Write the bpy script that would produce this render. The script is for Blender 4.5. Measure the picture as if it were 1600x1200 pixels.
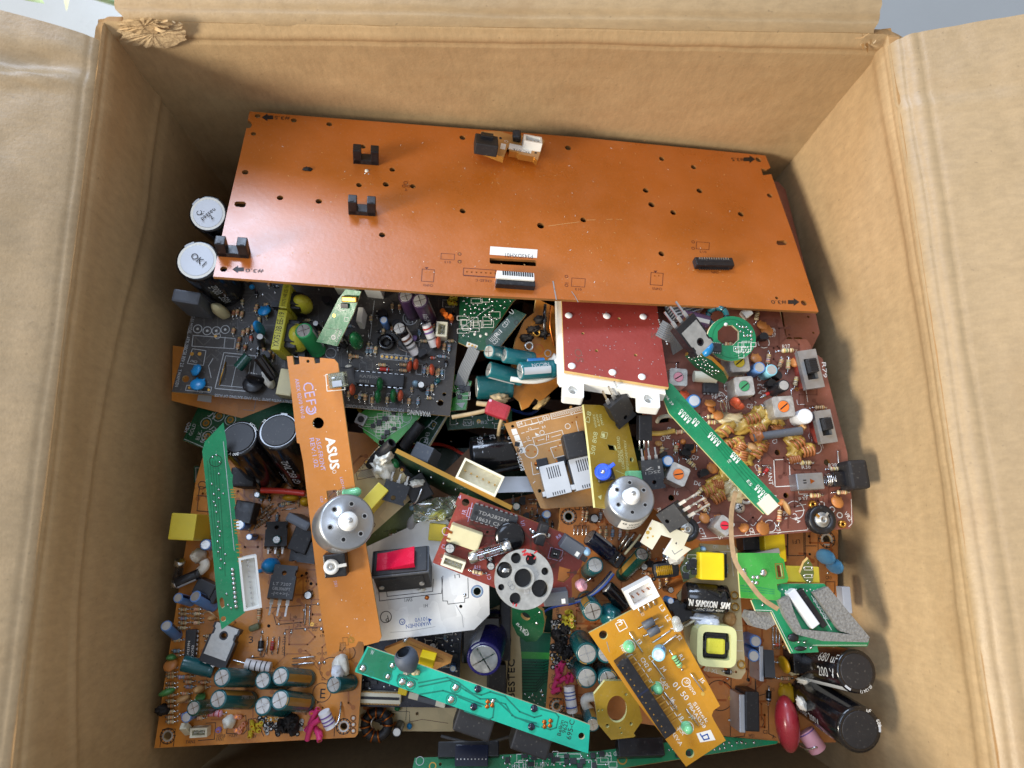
import bpy, bmesh, math, random
from mathutils import Vector, Matrix, geometry, noise as mnoise
random.seed(7)
for _o in list(bpy.data.objects): bpy.data.objects.remove(_o)
SC = bpy.context.scene
COL = SC.collection
MM = 0.001                       # the builders below think in millimetres
V = Vector
# ------------------------------------------------------------------ camera, world, lamps, exposure
F = 1109.0
CAMZ = 505.0
def _axes():
    nx, ny, yaw = 751.05, 844.6, 0.01698
    up = -V((nx-800, -(ny-600), -F)).normalized()
    x = V((math.cos(yaw), math.sin(yaw), 0)); x = (x - up*x.dot(up)).normalized()
    y = up.cross(x)
    return Matrix((x, y, up))
CM = _axes()                     # camera space -> world
cam = bpy.data.objects.new('camera', bpy.data.cameras.new('camera'))
COL.objects.link(cam); SC.camera = cam
cam.matrix_world = Matrix.Translation((0, 0, CAMZ*MM)) @ CM.to_4x4()
cam.data.sensor_width = 36; cam.data.lens = 36*F/1600
cam.data.clip_start = 0.01; cam.data.clip_end = 50
cam.data.dof.use_dof = True; cam.data.dof.focus_distance = 0.315; cam.data.dof.aperture_fstop = 10

W = bpy.data.worlds.new('World'); SC.world = W; W.use_nodes = True
W.node_tree.nodes['Background'].inputs[0].default_value = (0.93, 0.95, 1.0, 1)
W.node_tree.nodes['Background'].inputs[1].default_value = 0.54
def area(name, loc, target, sx, sy, power, col):
    l = bpy.data.lights.new(name, 'AREA'); l.shape = 'RECTANGLE'; l.size = sx; l.size_y = sy
    l.energy = power; l.color = col
    o = bpy.data.objects.new(name, l); COL.objects.link(o); o.location = loc
    o.rotation_euler = (V(target)-V(loc)).to_track_quat('-Z', 'Y').to_euler(); return o
area('key_lamp', (-1.5, -0.6, 1.12), (0.05, 0.06, 0.18), 0.5, 0.5, 48, (1.0, 0.92, 0.79))
area('window_lamp', (-0.45, 1.38, 1.25), (-0.03, 0.05, 0.2), 0.85, 0.5, 27, (0.62, 0.76, 1.0))
area('skylight_lamp', (-0.55, 0.15, 1.7), (-0.1, 0.05, 0.2), 0.6, 0.6, 6.5, (0.60, 0.74, 1.0))
VS = SC.view_settings
VS.view_transform = 'Standard'; VS.look = 'None'; VS.exposure = 0.0; VS.gamma = 1.0; VS.use_curve_mapping = False

def ray(px, py): return CM @ V((px-800, 600-py, -F))
def P(px, py, z):
    r = ray(px, py); return V((0, 0, CAMZ)) + r*((z-CAMZ)/r.z)
def pxmm(p): return (CM.transposed() @ (V(p)-V((0, 0, CAMZ)))).z / -F     # mm per photo pixel there

# ------------------------------------------------------------------ materials
def lin(h):
    o = []
    for i in (0, 2, 4):
        c = int(h[i:i+2], 16)/255; o.append(c/12.92 if c <= .04045 else ((c+.055)/1.055)**2.4)
    return o
MATS = {}
def mat(key, hexc, rough=.5, metal=0.0, spec=.5, mott=0.0, mscale=120, pour=0.0, dust=0.0, bump=0.0, bscale=900, trans=0.0, emit=None, coat=0.0, alpha=1.0):
    m = bpy.data.materials.new(key); m.use_nodes = True; nt = m.node_tree; b = nt.nodes['Principled BSDF']
    c = lin(hexc); b.inputs['Base Color'].default_value = (*c, 1)
    b.inputs['Roughness'].default_value = rough; b.inputs['Metallic'].default_value = metal
    b.inputs['Specular IOR Level'].default_value = spec
    b.inputs['Transmission Weight'].default_value = trans; b.inputs['Coat Weight'].default_value = coat
    b.inputs['Coat Roughness'].default_value = .12
    tc = nt.nodes.new('ShaderNodeTexCoord')
    col = None
    if mott:
        n = nt.nodes.new('ShaderNodeTexNoise'); n.inputs['Scale'].default_value = mscale; n.inputs['Detail'].default_value = 6
        n.inputs['Roughness'].default_value = .65
        nt.links.new(tc.outputs['Object'], n.inputs['Vector'])
        r = nt.nodes.new('ShaderNodeMapRange'); r.inputs[1].default_value = .3; r.inputs[2].default_value = .7
        r.inputs[3].default_value = 1-mott; r.inputs[4].default_value = 1+mott
        nt.links.new(n.outputs['Fac'], r.inputs[0])
        mx = nt.nodes.new('ShaderNodeVectorMath'); mx.operation = 'SCALE'; mx.inputs[0].default_value = c
        nt.links.new(r.outputs[0], mx.inputs['Scale']); col = mx.outputs[0]
        if pour:
            vo = nt.nodes.new('ShaderNodeTexVoronoi'); vo.distance = 'CHEBYCHEV'; vo.inputs['Scale'].default_value = 95
            nt.links.new(tc.outputs['Object'], vo.inputs['Vector'])
            pr = nt.nodes.new('ShaderNodeMapRange'); pr.inputs[3].default_value = 1-pour; pr.inputs[4].default_value = 1+pour
            nt.links.new(vo.outputs['Color'], pr.inputs[0])
            m2 = nt.nodes.new('ShaderNodeVectorMath'); m2.operation = 'SCALE'; nt.links.new(col, m2.inputs[0]); nt.links.new(pr.outputs[0], m2.inputs['Scale']); col = m2.outputs[0]
        rr = nt.nodes.new('ShaderNodeMapRange'); rr.inputs[1].default_value = .3; rr.inputs[2].default_value = .7
        rr.inputs[3].default_value = max(.05, rough-.1); rr.inputs[4].default_value = min(1, rough+.14)
        nt.links.new(n.outputs['Fac'], rr.inputs[0]); nt.links.new(rr.outputs[0], b.inputs['Roughness'])
    if dust:
        n2 = nt.nodes.new('ShaderNodeTexNoise'); n2.inputs['Scale'].default_value = 850; n2.inputs['Detail'].default_value = 3
        nt.links.new(tc.outputs['Object'], n2.inputs['Vector'])
        n3 = nt.nodes.new('ShaderNodeTexNoise'); n3.inputs['Scale'].default_value = 45; n3.inputs['Detail'].default_value = 4
        nt.links.new(tc.outputs['Object'], n3.inputs['Vector'])
        r1 = nt.nodes.new('ShaderNodeMapRange'); r1.inputs[1].default_value = .62; r1.inputs[2].default_value = .74
        nt.links.new(n2.outputs['Fac'], r1.inputs[0])
        r2 = nt.nodes.new('ShaderNodeMapRange'); r2.inputs[1].default_value = .45; r2.inputs[2].default_value = .75; r2.inputs[4].default_value = .2
        nt.links.new(n3.outputs['Fac'], r2.inputs[0])
        ad = nt.nodes.new('ShaderNodeMath'); ad.operation = 'ADD'
        nt.links.new(r1.outputs[0], ad.inputs[0]); nt.links.new(r2.outputs[0], ad.inputs[1])
        ml = nt.nodes.new('ShaderNodeMath'); ml.operation = 'MULTIPLY'; ml.use_clamp = True; ml.inputs[1].default_value = dust
        nt.links.new(ad.outputs[0], ml.inputs[0])
        mix = nt.nodes.new('ShaderNodeMix'); mix.data_type = 'RGBA'
        nt.links.new(ml.outputs[0], mix.inputs['Factor'])
        if col: nt.links.new(col, mix.inputs['A'])
        else: mix.inputs['A'].default_value = (*c, 1)
        mix.inputs['B'].default_value = (.42, .39, .33, 1); col = mix.outputs['Result']
    if col: nt.links.new(col, b.inputs['Base Color'])
    if bump:
        n4 = nt.nodes.new('ShaderNodeTexNoise'); n4.inputs['Scale'].default_value = bscale; n4.inputs['Detail'].default_value = 4
        nt.links.new(tc.outputs['Object'], n4.inputs['Vector'])
        bp = nt.nodes.new('ShaderNodeBump'); bp.inputs['Strength'].default_value = bump; bp.inputs['Distance'].default_value = .0006
        nt.links.new(n4.outputs['Fac'], bp.inputs['Height']); nt.links.new(bp.outputs[0], b.inputs['Normal'])
    MATS[key] = m; return m
def pcb(key, h, rough=.36, mott=.16, dust=.22, ms=70, pour=.1): mat(key, h, rough, spec=.5, mott=mott, mscale=ms, pour=pour, dust=dust, bump=.12, bscale=500)
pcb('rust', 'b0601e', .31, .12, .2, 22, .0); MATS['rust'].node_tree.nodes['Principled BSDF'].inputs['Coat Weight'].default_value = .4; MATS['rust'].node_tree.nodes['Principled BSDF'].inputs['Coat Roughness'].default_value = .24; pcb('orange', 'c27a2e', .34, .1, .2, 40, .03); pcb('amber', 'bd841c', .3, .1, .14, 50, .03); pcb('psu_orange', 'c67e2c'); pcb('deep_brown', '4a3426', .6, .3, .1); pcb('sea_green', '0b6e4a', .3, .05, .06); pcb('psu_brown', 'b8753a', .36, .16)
pcb('radio_brown', '7c4a3c', .38, .16, .16); pcb('red_brown', '84342a', .38); pcb('red', '96362b', .5, .06, .08, 70, .0); pcb('tan', 'b8864a'); pcb('olive', '9c7f24', .35)
pcb('cream', 'e4e3de', .4, .08, .1); pcb('ivory', 'cdb98a', .4, .1); pcb('charcoal', '3f3c3a', .5, .15, .3); pcb('navy', '11162a', .3, .2, .2)
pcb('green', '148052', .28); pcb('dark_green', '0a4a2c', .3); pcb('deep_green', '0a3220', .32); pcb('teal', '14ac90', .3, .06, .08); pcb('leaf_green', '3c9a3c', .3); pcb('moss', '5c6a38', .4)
pcb('teal_trace', '0d7462', .3, .05, .05); pcb('green_trace', '0c6a42', .3, .05, .05); pcb('green_dim', '0b5a3c', .3, .08, .1); pcb('dark_trace', '06301e', .3, .05, .05)
pcb('edge', 'c9a76a', .7, .2, .1); pcb('edge_pale', 'd8cfa6', .7, .12, .1); pcb('edge_dark', '8a5a26', .7, .2, .1)
mat('ink_white', 'e6e4dc', .5); mat('ink_grey', 'b9bdc0', .5); mat('ink_black', '1c1614', .55); mat('ink_blue', '1d4f9a', .5); mat('ink_violet', 'b9a7c8', .5); mat('ink_dim', '8d8d8c', .55)
mat('trace_grey', '55524e', .4); mat('trace_orange', 'a8621e', .36); mat('trace_brown', '683a2e', .4); mat('trace_rust', 'a25418', .4); mat('ink_red', 'b8242a', .6); mat('scratch', 'd8a468', .6); mat('ink_brown', '5c2410', .5); mat('gold', 'c99a4a', .3, .9); mat('copper', 'b8692e', .35, .9)
mat('tin', 'd3d5d6', .24, 1.0, mott=.12, mscale=400); mat('tin_dull', 'bdbbb6', .4, .65, mott=.25, mscale=300); mat('steel', 'a8abae', .34, .75, mott=.16, mscale=90, bump=.08, bscale=300); mat('zinc', 'b2b1ab', .42, .5, mott=.18, mscale=250, bump=.1)
mat('can_top', 'd0d0cc', .38, .75, mott=.08, mscale=300); mat('alu', 'b4bac2', .36, .6, mott=.1)
mat('black', '16161a', .38, mott=.2, mscale=200, dust=.1); mat('black_gloss', '0e0e12', .16, spec=.6, dust=.12); mat('black_matte', '1c1c1f', .55, dust=.14); mat('ic', '2a2c30', .45, mott=.12, dust=.14); mat('slate', '54585f', .5, dust=.2); mat('hole', '060504', .9)
mat('blue_black', '141c34', .2, spec=.6, dust=.1); mat('sleeve_teal', '14555a', .22, spec=.6, dust=.12); mat('sleeve_green', '12463c', .24, spec=.6, dust=.18); mat('sleeve_cyan', '1c676e', .22, dust=.1); mat('sleeve_purple', '3a2540', .3, dust=.2); mat('sleeve_navy', '221f5c', .25, dust=.1); mat('sleeve_bright_green', '2c9a5c', .3, dust=.12)
mat('gold_print', 'a8813a', .4, .3); mat('blue_pale', '5fa6d6', .35); mat('blue_cap', '3f86c8', .35, dust=.1); mat('blue_sleeve', '5d88c4', .35, dust=.1); mat('blue', '1e86c4', .3, mott=.1); mat('royal', '1f4fd0', .35); mat('cyan', '86c6d8', .3)
mat('yellow', 'd9c33a', .45, mott=.06, dust=.06); mat('yellow_tape', 'c9c43c', .3, mott=.1); mat('bright_yellow', 'f0d010', .5, mott=.05); mat('pale_yellow', 'cfcf94', .4, mott=.08); mat('lens_yellow', 'c79a1c', .35)
mat('white', 'e8e6de', .45, mott=.05); mat('ivory_plastic', 'e0dcc4', .45, mott=.06, dust=.06); mat('beige_plastic', 'cfc59a', .5, mott=.1); mat('grey_plastic', 'b4b8bd', .45, mott=.05, dust=.1); mat('light_grey', 'd5d8dc', .5, mott=.04); mat('nylon', 'f0efe9', .4, mott=.02)
mat('glue', 'e4e0d2', .55, mott=.08, bump=.5, bscale=260); mat('wax', 'c2a04c', .3, mott=.3, mscale=160, coat=.3, bump=.35, bscale=200); mat('wax_pale', 'd8c79a', .25, mott=.2, coat=.4); mat('clay', 'a8683c', .4, mott=.25)
mat('disc_orange', 'b9763a', .45, mott=.12); mat('disc_tan', 'b98e5a', .5, mott=.15); mat('film_orange', 'c8583a', .35, mott=.1); mat('film_green', '1f6b3c', .25, mott=.15); mat('film_red', 'a02a34', .28, mott=.1, coat=.4); mat('disc_green', '4c8a4c', .4, mott=.15); mat('olive_cap', '5c6040', .5, mott=.2)
mat('red_wire', 'c8382a', .4); mat('magenta', 'd03a72', .4); mat('pink', 'd98aa0', .45); mat('salmon', 'd88a68', .45); mat('peach', 'cf8f78', .4); mat('burnt', '1f1a18', .75, mott=.5, bump=.6, bscale=400); mat('violet', '8a74b0', .4)
mat('res_tan', 'cdb088', .45); mat('res_beige', 'd6c49c', .45); mat('res_blue', '86a8c0', .4); mat('res_white', 'dcd9d8', .42); mat('res_green', '86c68a', .4); mat('res_pink', 'd59aa4', .45, mott=.08); mat('res_brown', '9a7a58', .5)
mat('b_black', '1a1818', .5); mat('b_brown', '5c3018', .5); mat('b_red', 'b82a22', .5); mat('b_orange', 'd8702a', .5); mat('b_yellow', 'd8b832', .5); mat('b_green', '2c7a3c', .5); mat('b_blue', '2c4c9a', .5); mat('b_violet', '6a4a8a', .5); mat('b_grey', '777777', .5); mat('b_gold', 'a8843a', .4, .5)
mat('led_green', '86d8a0', .2, spec=.6, trans=.25); mat('led_clear', 'e8ece8', .12, trans=.6); mat('glass', 'eef4f2', .04, trans=1.0); mat('glass_smoke', '8a8480', .1, trans=.9); mat('frost', 'd8dadb', .35, trans=.5); mat('clear_plastic', 'dfe6c8', .14, trans=.88, bump=.3, bscale=90); mat('rocker_red', 'd0103c', .22, coat=.4, mott=.05)
mat('orange_core', 'e0742a', .4); mat('pink_core', 'd08a94', .4); mat('green_core', '3c8a5a', .4); mat('yellow_core', 'd8c02a', .4); mat('red_core', 'd0283c', .4); mat('white_core', 'e0e0da', .4)
mat('foam', '7d7c78', .95, mott=.35, mscale=900, bump=1.0, bscale=1100); mat('ribbon_grey', '8c9094', .45); mat('paper_tape', 'a88a66', .8, mott=.25, mscale=200, bump=.6, bscale=300); mat('leaf', 'c2d6ac', .45, mott=.3, mscale=30); mat('leaf_yellow', 'dfe2b0', .5, mott=.2, mscale=30)
mat('floor_tile', 'a5a6a3', .3, mott=.06, mscale=4); mat('pale_wall', 'b4c8d4', .6, mott=.04, mscale=4); mat('rubber_grey', '4c5460', .6, mott=.2); mat('wood_lead', 'b8a078', .6, mott=.3); mat('torn_paper', 'b89c74', .95, mott=.25, mscale=200, bump=1.0, bscale=500); mat('torn_pale', 'bfa680', .95, mott=.2, bump=1.0, bscale=600)

def cardboard(key, hexc, flute=(0, 0, 1), spec=.25):
    m = bpy.data.materials.new(key); m.use_nodes = True; nt = m.node_tree; b = nt.nodes['Principled BSDF']; L = nt.links.new
    tc = nt.nodes.new('ShaderNodeTexCoord'); c = lin(hexc)
    def nz(scale, det=5, rough=.6, st=(1, 1, 1)):
        mp = nt.nodes.new('ShaderNodeMapping'); mp.inputs['Scale'].default_value = st
        L(tc.outputs['Object'], mp.inputs['Vector'])
        n = nt.nodes.new('ShaderNodeTexNoise'); n.inputs['Scale'].default_value = scale; n.inputs['Detail'].default_value = det; n.inputs['Roughness'].default_value = rough
        L(mp.outputs[0], n.inputs['Vector']); return n.outputs['Fac']
    def mr(s, a, bb, lo, hi):
        r = nt.nodes.new('ShaderNodeMapRange'); r.inputs[1].default_value = a; r.inputs[2].default_value = bb; r.inputs[3].default_value = lo; r.inputs[4].default_value = hi
        L(s, r.inputs[0]); return r.outputs[0]
    def mul(a, bb, op='MULTIPLY'):
        q = nt.nodes.new('ShaderNodeMath'); q.operation = op; L(a, q.inputs[0])
        if isinstance(bb, float): q.inputs[1].default_value = bb
        else: L(bb, q.inputs[1])
        return q.outputs[0]
    big = mr(nz(9, 6, .7), .3, .7, .88, 1.1)
    fib = mr(nz(420, 4, .7, (1, 1, .35) if flute[2] else (.35, 1, 1)), .3, .7, .9, 1.1)
    spk = mr(nz(520, 2, .5), .70, .78, 1.0, .72)
    tot = mul(mul(big, fib), spk)
    sc = nt.nodes.new('ShaderNodeVectorMath'); sc.operation = 'SCALE'; sc.inputs[0].default_value = c; L(tot, sc.inputs['Scale'])
    st = mr(nz(22, 5, .65), .56, .74, 0.0, .34)
    mix = nt.nodes.new('ShaderNodeMix'); mix.data_type = 'RGBA'; L(st, mix.inputs['Factor']); L(sc.outputs[0], mix.inputs['A'])
    mix.inputs['B'].default_value = (c[0]*.72, c[1]*.6, c[2]*.45, 1)
    L(mix.outputs['Result'], b.inputs['Base Color'])
    b.inputs['Roughness'].default_value = .62 if spec < .5 else .46; b.inputs['Specular IOR Level'].default_value = spec
    wv = nt.nodes.new('ShaderNodeTexWave'); wv.inputs['Scale'].default_value = 32; wv.inputs['Distortion'].default_value = 1.2; wv.inputs['Detail'].default_value = 2
    wv.bands_direction = 'X' if flute[0] else ('Y' if flute[1] else 'Z')
    L(tc.outputs['Object'], wv.inputs['Vector'])
    h = mul(mul(wv.outputs['Fac'], .10), mul(mul(nz(30, 5, .6), .9), mul(nz(700, 3, .7), .3), 'ADD'), 'ADD')
    bp = nt.nodes.new('ShaderNodeBump'); bp.inputs['Strength'].default_value = .3; bp.inputs['Distance'].default_value = .0014
    L(h, bp.inputs['Height']); L(bp.outputs[0], b.inputs['Normal'])
    MATS[key] = m
cardboard('card', 'b79c75', (0, 0, 1)); cardboard('card_flap', 'a68d69', (1, 0, 0), .55); cardboard('card_edge', 'a07a4c', (0, 0, 1)); cardboard('card_brown', '7c5c44', (1, 0, 0))

# ------------------------------------------------------------------ mesh builder
class MB:
    def __init__(s): s.v = []; s.f = []; s.m = []; s.s = []; s.mats = []; s.T = None
    def mi(s, k):
        if k not in s.mats: s.mats.append(k)
        return s.mats.index(k)
    def add(s, vs, fs, m, smooth=False):
        o = len(s.v); T = s.T
        for p in vs: s.v.append((T @ V(p)) if T is not None else V(p))
        i = s.mi(m)
        for f in fs: s.f.append([o+k for k in f]); s.m.append(i); s.s.append(smooth)
        return s
    def box(s, c, d, m, bev=0.0):
        x, y, z = c; a, b, h = d[0]/2, d[1]/2, d[2]/2
        if bev <= 0:
            vs = [(x+i*a, y+j*b, z+k*h) for k in (-1, 1) for j in (-1, 1) for i in (-1, 1)]
            return s.add(vs, [(0, 2, 3, 1), (4, 5, 7, 6), (0, 1, 5, 4), (2, 6, 7, 3), (0, 4, 6, 2), (1, 3, 7, 5)], m)
        bev = min(bev, a*.9, b*.9, h*.9)
        bm = bmesh.new(); bmesh.ops.create_cube(bm, size=1.0)
        for q in bm.verts: q.co = V((q.co.x*2*a, q.co.y*2*b, q.co.z*2*h))
        bmesh.ops.bevel(bm, geom=list(bm.edges), offset=bev, segments=2, profile=.6, affect='EDGES')
        bm.verts.index_update()
        vs = [(q.co.x+x, q.co.y+y, q.co.z+z) for q in bm.verts]; fs = [[q.index for q in f.verts] for f in bm.faces]
        bm.free(); return s.add(vs, fs, m)
    def lathe(s, prof, m, seg=20, smooth=True, caps=True):          # prof: (r, z) going up
        n = len(prof)
        vs = [(r*math.cos(2*math.pi*k/seg), r*math.sin(2*math.pi*k/seg), z) for (r, z) in prof for k in range(seg)]
        fs = [(i*seg+k, i*seg+(k+1) % seg, (i+1)*seg+(k+1) % seg, (i+1)*seg+k) for i in range(n-1) for k in range(seg)]
        s.add(vs, fs, m, smooth)
        if caps:
            for (r, z), flip in ((prof[0], True), (prof[-1], False)):
                if r > 1e-4:
                    c = [(r*math.cos(2*math.pi*k/seg), r*math.sin(2*math.pi*k/seg), z) for k in range(seg)]
                    s.add(c, [tuple(reversed(range(seg))) if flip else tuple(range(seg))], m)
        return s
    def cyl(s, p0, p1, r, m, seg=12, r1=None, caps=True):
        T0 = s.T; M2 = axis_matrix(V(p0), V(p1)); s.T = (T0 @ M2) if T0 is not None else M2
        L = (V(p1)-V(p0)).length
        s.lathe([(r, 0), (r if r1 is None else r1, L)], m, seg, True, caps); s.T = T0; return s
    def tube(s, pts, r, m, seg=7, caps=True):
        pts = [V(p) for p in pts]; n = len(pts); rings = []
        up = None
        for i, p in enumerate(pts):
            t = (pts[min(i+1, n-1)]-pts[max(i-1, 0)]).normalized()
            if up is None:
                up = V((0, 0, 1)) if abs(t.z) < .9 else V((1, 0, 0))
            a = (up - t*up.dot(t))
            if a.length < 1e-6: a = t.orthogonal()
            a.normalize(); b = t.cross(a); up = a
            rr = r[i] if isinstance(r, (list, tuple)) else r
            rings.append([p + a*(rr*math.cos(2*math.pi*k/seg)) + b*(rr*math.sin(2*math.pi*k/seg)) for k in range(seg)])
        vs = [q for R in rings for q in R]
        s.add(vs, [(i*seg+k, i*seg+(k+1) % seg, (i+1)*seg+(k+1) % seg, (i+1)*seg+k) for i in range(n-1) for k in range(seg)], m, True)
        if caps: s.add(rings[0], [tuple(reversed(range(seg)))], m); s.add(rings[-1], [tuple(range(seg))], m)
        return s
    def ell(s, c, r, m, seg=14, rings=9, wob=0.0, seed=0, fr=.25):
        vs = [(c[0], c[1], c[2]-r[2])]
        for i in range(1, rings):
            a = -math.pi/2+math.pi*i/rings
            for k in range(seg):
                b = 2*math.pi*k/seg
                d = V((math.cos(a)*math.cos(b), math.cos(a)*math.sin(b), math.sin(a)))
                w = 1+wob*mnoise.noise(d*2.2+V((seed*3.1, seed*1.7, fr))) if wob else 1
                vs.append((c[0]+d.x*r[0]*w, c[1]+d.y*r[1]*w, c[2]+d.z*r[2]*w))
        vs.append((c[0], c[1], c[2]+r[2])); t = len(vs)-1
        fs = [(0, 1+(k+1) % seg, 1+k) for k in range(seg)]
        fs += [(1+i*seg+k, 1+i*seg+(k+1) % seg, 1+(i+1)*seg+(k+1) % seg, 1+(i+1)*seg+k) for i in range(rings-2) for k in range(seg)]
        fs += [(1+(rings-2)*seg+k, 1+(rings-2)*seg+(k+1) % seg, t) for k in range(seg)]
        return s.add(vs, fs, m, True)
    def prism(s, outline, z0, z1, m, side=None, holes=()):
        side = side or m
        loops = [ccw(outline)] + [list(reversed(ccw(h))) for h in holes]
        flat = [V((p[0], p[1], 0)) for l in loops for p in l]
        tris = geometry.tessellate_polygon([[V((p[0], p[1], 0)) for p in l] for l in loops])
        n = len(flat); up = []
        for t in tris:
            a, b, c = (flat[i] for i in t)
            up.append(tuple(t) if (b-a).cross(c-a).z > 0 else tuple(reversed(t)))
        s.add([(p.x, p.y, z1) for p in flat], up, m)
        s.add([(p.x, p.y, z0) for p in flat], [tuple(reversed(t)) for t in up], m)
        for l in loops:
            k = len(l)
            s.add([(p[0], p[1], z0) for p in l]+[(p[0], p[1], z1) for p in l], [(i, (i+1) % k, k+(i+1) % k, k+i) for i in range(k)], side)
        return s
    def strip(s, pts, w, z, m, closed=False):                        # flat line of width w
        pts = [V((p[0], p[1])) for p in pts]
        if closed: pts = pts+[pts[0]]
        for a, b in zip(pts, pts[1:]):
            d = b-a
            if d.length < 1e-6: continue
            d.normalize(); n = V((-d.y, d.x))*w/2; a2 = a-d*w*.45; b2 = b+d*w*.45
            s.add([(*(a2-n), z), (*(b2-n), z), (*(b2+n), z), (*(a2+n), z)], [(0, 1, 2, 3)], m)
        return s
    def ring(s, c, r, w, z, m, seg=28, a0=0, a1=2*math.pi):
        vs = []
        for k in range(seg+1):
            a = a0+(a1-a0)*k/seg; vs += [(c[0]+(r-w/2)*math.cos(a), c[1]+(r-w/2)*math.sin(a), z), (c[0]+(r+w/2)*math.cos(a), c[1]+(r+w/2)*math.sin(a), z)]
        return s.add(vs, [(2*k, 2*k+1, 2*k+3, 2*k+2) for k in range(seg)], m)
    def disc(s, c, r, z, m, seg=18):
        return s.add([(c[0]+r*math.cos(2*math.pi*k/seg), c[1]+r*math.sin(2*math.pi*k/seg), z) for k in range(seg)], [tuple(range(seg))], m)
    def mesh(s, name):
        me = bpy.data.meshes.new(name)
        me.from_pydata([tuple(p*MM) for p in s.v], [], s.f)
        for k in s.mats: me.materials.append(MATS[k])
        me.polygons.foreach_set('material_index', s.m); me.polygons.foreach_set('use_smooth', s.s); me.update()
        return me
def ccw(p):
    a = sum(p[i][0]*p[(i+1) % len(p)][1]-p[(i+1) % len(p)][0]*p[i][1] for i in range(len(p)))
    return list(p) if a > 0 else list(reversed(p))
def axis_matrix(p0, p1, xdir=None):
    z = (p1-p0).normalized(); x = V(xdir) if xdir is not None else (V((1, 0, 0)) if abs(z.x) < .9 else V((0, 1, 0)))
    x = (x-z*x.dot(z)).normalized(); y = z.cross(x)
    return Matrix(((x.x, y.x, z.x, p0.x), (x.y, y.y, z.y, p0.y), (x.z, y.z, z.z, p0.z), (0, 0, 0, 1)))
def smm(M4):                                                         # mm matrix -> metres
    M2 = M4.copy(); M2.translation = M2.translation*MM; return M2
_TX = {}
def text_geo(t):
    if t not in _TX:
        cu = bpy.data.curves.new('lettering', 'FONT'); cu.body = t; cu.resolution_u = 2
        ob = bpy.data.objects.new('lettering', cu); me = ob.to_mesh()
        vs = [V((q.co.x, q.co.y)) for q in me.vertices]; fs = [list(p.vertices) for p in me.polygons]
        ob.to_mesh_clear(); bpy.data.objects.remove(ob); bpy.data.curves.remove(cu)
        x0 = min(q.x for q in vs); x1 = max(q.x for q in vs); y0 = min(q.y for q in vs); y1 = max(q.y for q in vs)
        _TX[t] = ([V((q.x-x0, q.y)) for q in vs], fs, x1-x0, y1)
    return _TX[t]
def wrap_text(mb, t, r, z0, a0, h, m, along_axis=False, width=None, flip=1):   # lettering round a can standing on z
    vs, fs, w, top = text_geo(t); k = h/top; kx = (width/w) if width else k
    out = []
    for q in vs:
        if along_axis: ang = a0 - flip*q.y*k/r; zz = z0 + flip*q.x*kx
        else: ang = a0 + flip*q.x*kx/r; zz = z0 + flip*q.y*k
        out.append(((r+.16)*math.cos(ang), (r+.16)*math.sin(ang), zz))
    mb.add(out, fs, m)

# ------------------------------------------------------------------ objects
def link(name, data, parent=None, M4=None, label=None):
    o = bpy.data.objects.new(name, data); COL.objects.link(o)
    if parent is not None: o.parent = parent
    if M4 is not None: o.matrix_basis = smm(M4)
    if label: o['label'] = label
    return o
def tag(o, label, cat, group=None):
    o['label'] = label; o['category'] = cat
    if group: o['group'] = group
    return o
def thing(name, label, cat, M4, group=None): return tag(link(name, None, None, M4), label, cat, group)
def setting(name, mb, M4=None):
    o = link(name, mb.mesh(name), None, M4); o['kind'] = 'structure'; return o
def solo(name, label, cat, mb, origin, group=None):                  # a thing that is one mesh built in world mm
    for i, p in enumerate(mb.v): mb.v[i] = p-V(origin)
    return tag(link(name, mb.mesh(name), None, Matrix.Translation(V(origin))), label, cat, group)
CACHE = {}
def cached(key, fn):
    if key not in CACHE: CACHE[key] = fn()
    return CACHE[key]
# ------------------------------------------------------------------ electronic parts: each returns [(name, mesh), (sub name, mesh)...]
BC = dict(k='b_black', n='b_brown', r='b_red', o='b_orange', y='b_yellow', g='b_green', b='b_blue', v='b_violet', e='b_grey', d='b_gold')
def q(x, s=.25): return max(s, round(x/s)*s)
def resistor(span, L, r, body, bands, up=0.0, lead=.28):
    def mk():
        mb = MB(); L2 = min(L, span*.86)
        mb.T = Matrix.Translation((0, 0, r+.25+up)) @ Matrix.Rotation(math.pi/2, 4, 'Y')
        h = L2/2
        prof = [(r*.3, -h), (r*.85, -h+.06*L2), (r*1.0, -h+.14*L2), (r*.98, -h+.24*L2), (r*.84, -h+.32*L2), (r*.84, h-.32*L2), (r*.98, h-.24*L2), (r, h-.14*L2), (r*.85, h-.06*L2), (r*.3, h)]
        mb.lathe(prof, body, 12)
        n = len(bands)
        for i, c in enumerate(bands):
            t = -h+L2*(.19 + .62*i/max(1, n-1)); rr = r*1.03 if (abs(t) > h-.32*L2) else r*.88
            mb.lathe([(rr, t-L2*.035), (rr, t+L2*.035)], BC[c], 12, True, False)
        mb.T = None
        for s in (-1, 1):
            z = r+.25+up; mb.tube([(s*h*.95, 0, z), (s*(span/2-.3), 0, z), (s*span/2, 0, z-.4), (s*span/2, 0, -.2)], lead, 'tin', 6)
            mb.ell((s*span/2, 0, 0), (.6, .6, .3), 'tin', 8, 5)
        return mb.mesh('resistor')
    return [('resistor', cached(('R', span, L, r, body, bands, up), mk))]
def jumper(span, r=.3):
    def mk():
        mb = MB(); h = span/2
        mb.tube([(-h, 0, -.1), (-h, 0, .5), (-h+.3, 0, .8), (h-.3, 0, .8), (h, 0, .5), (h, 0, -.1)], r, 'tin', 6); return mb.mesh('jumper_wire')
    return [('jumper_wire', cached(('J', span, r), mk))]
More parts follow.
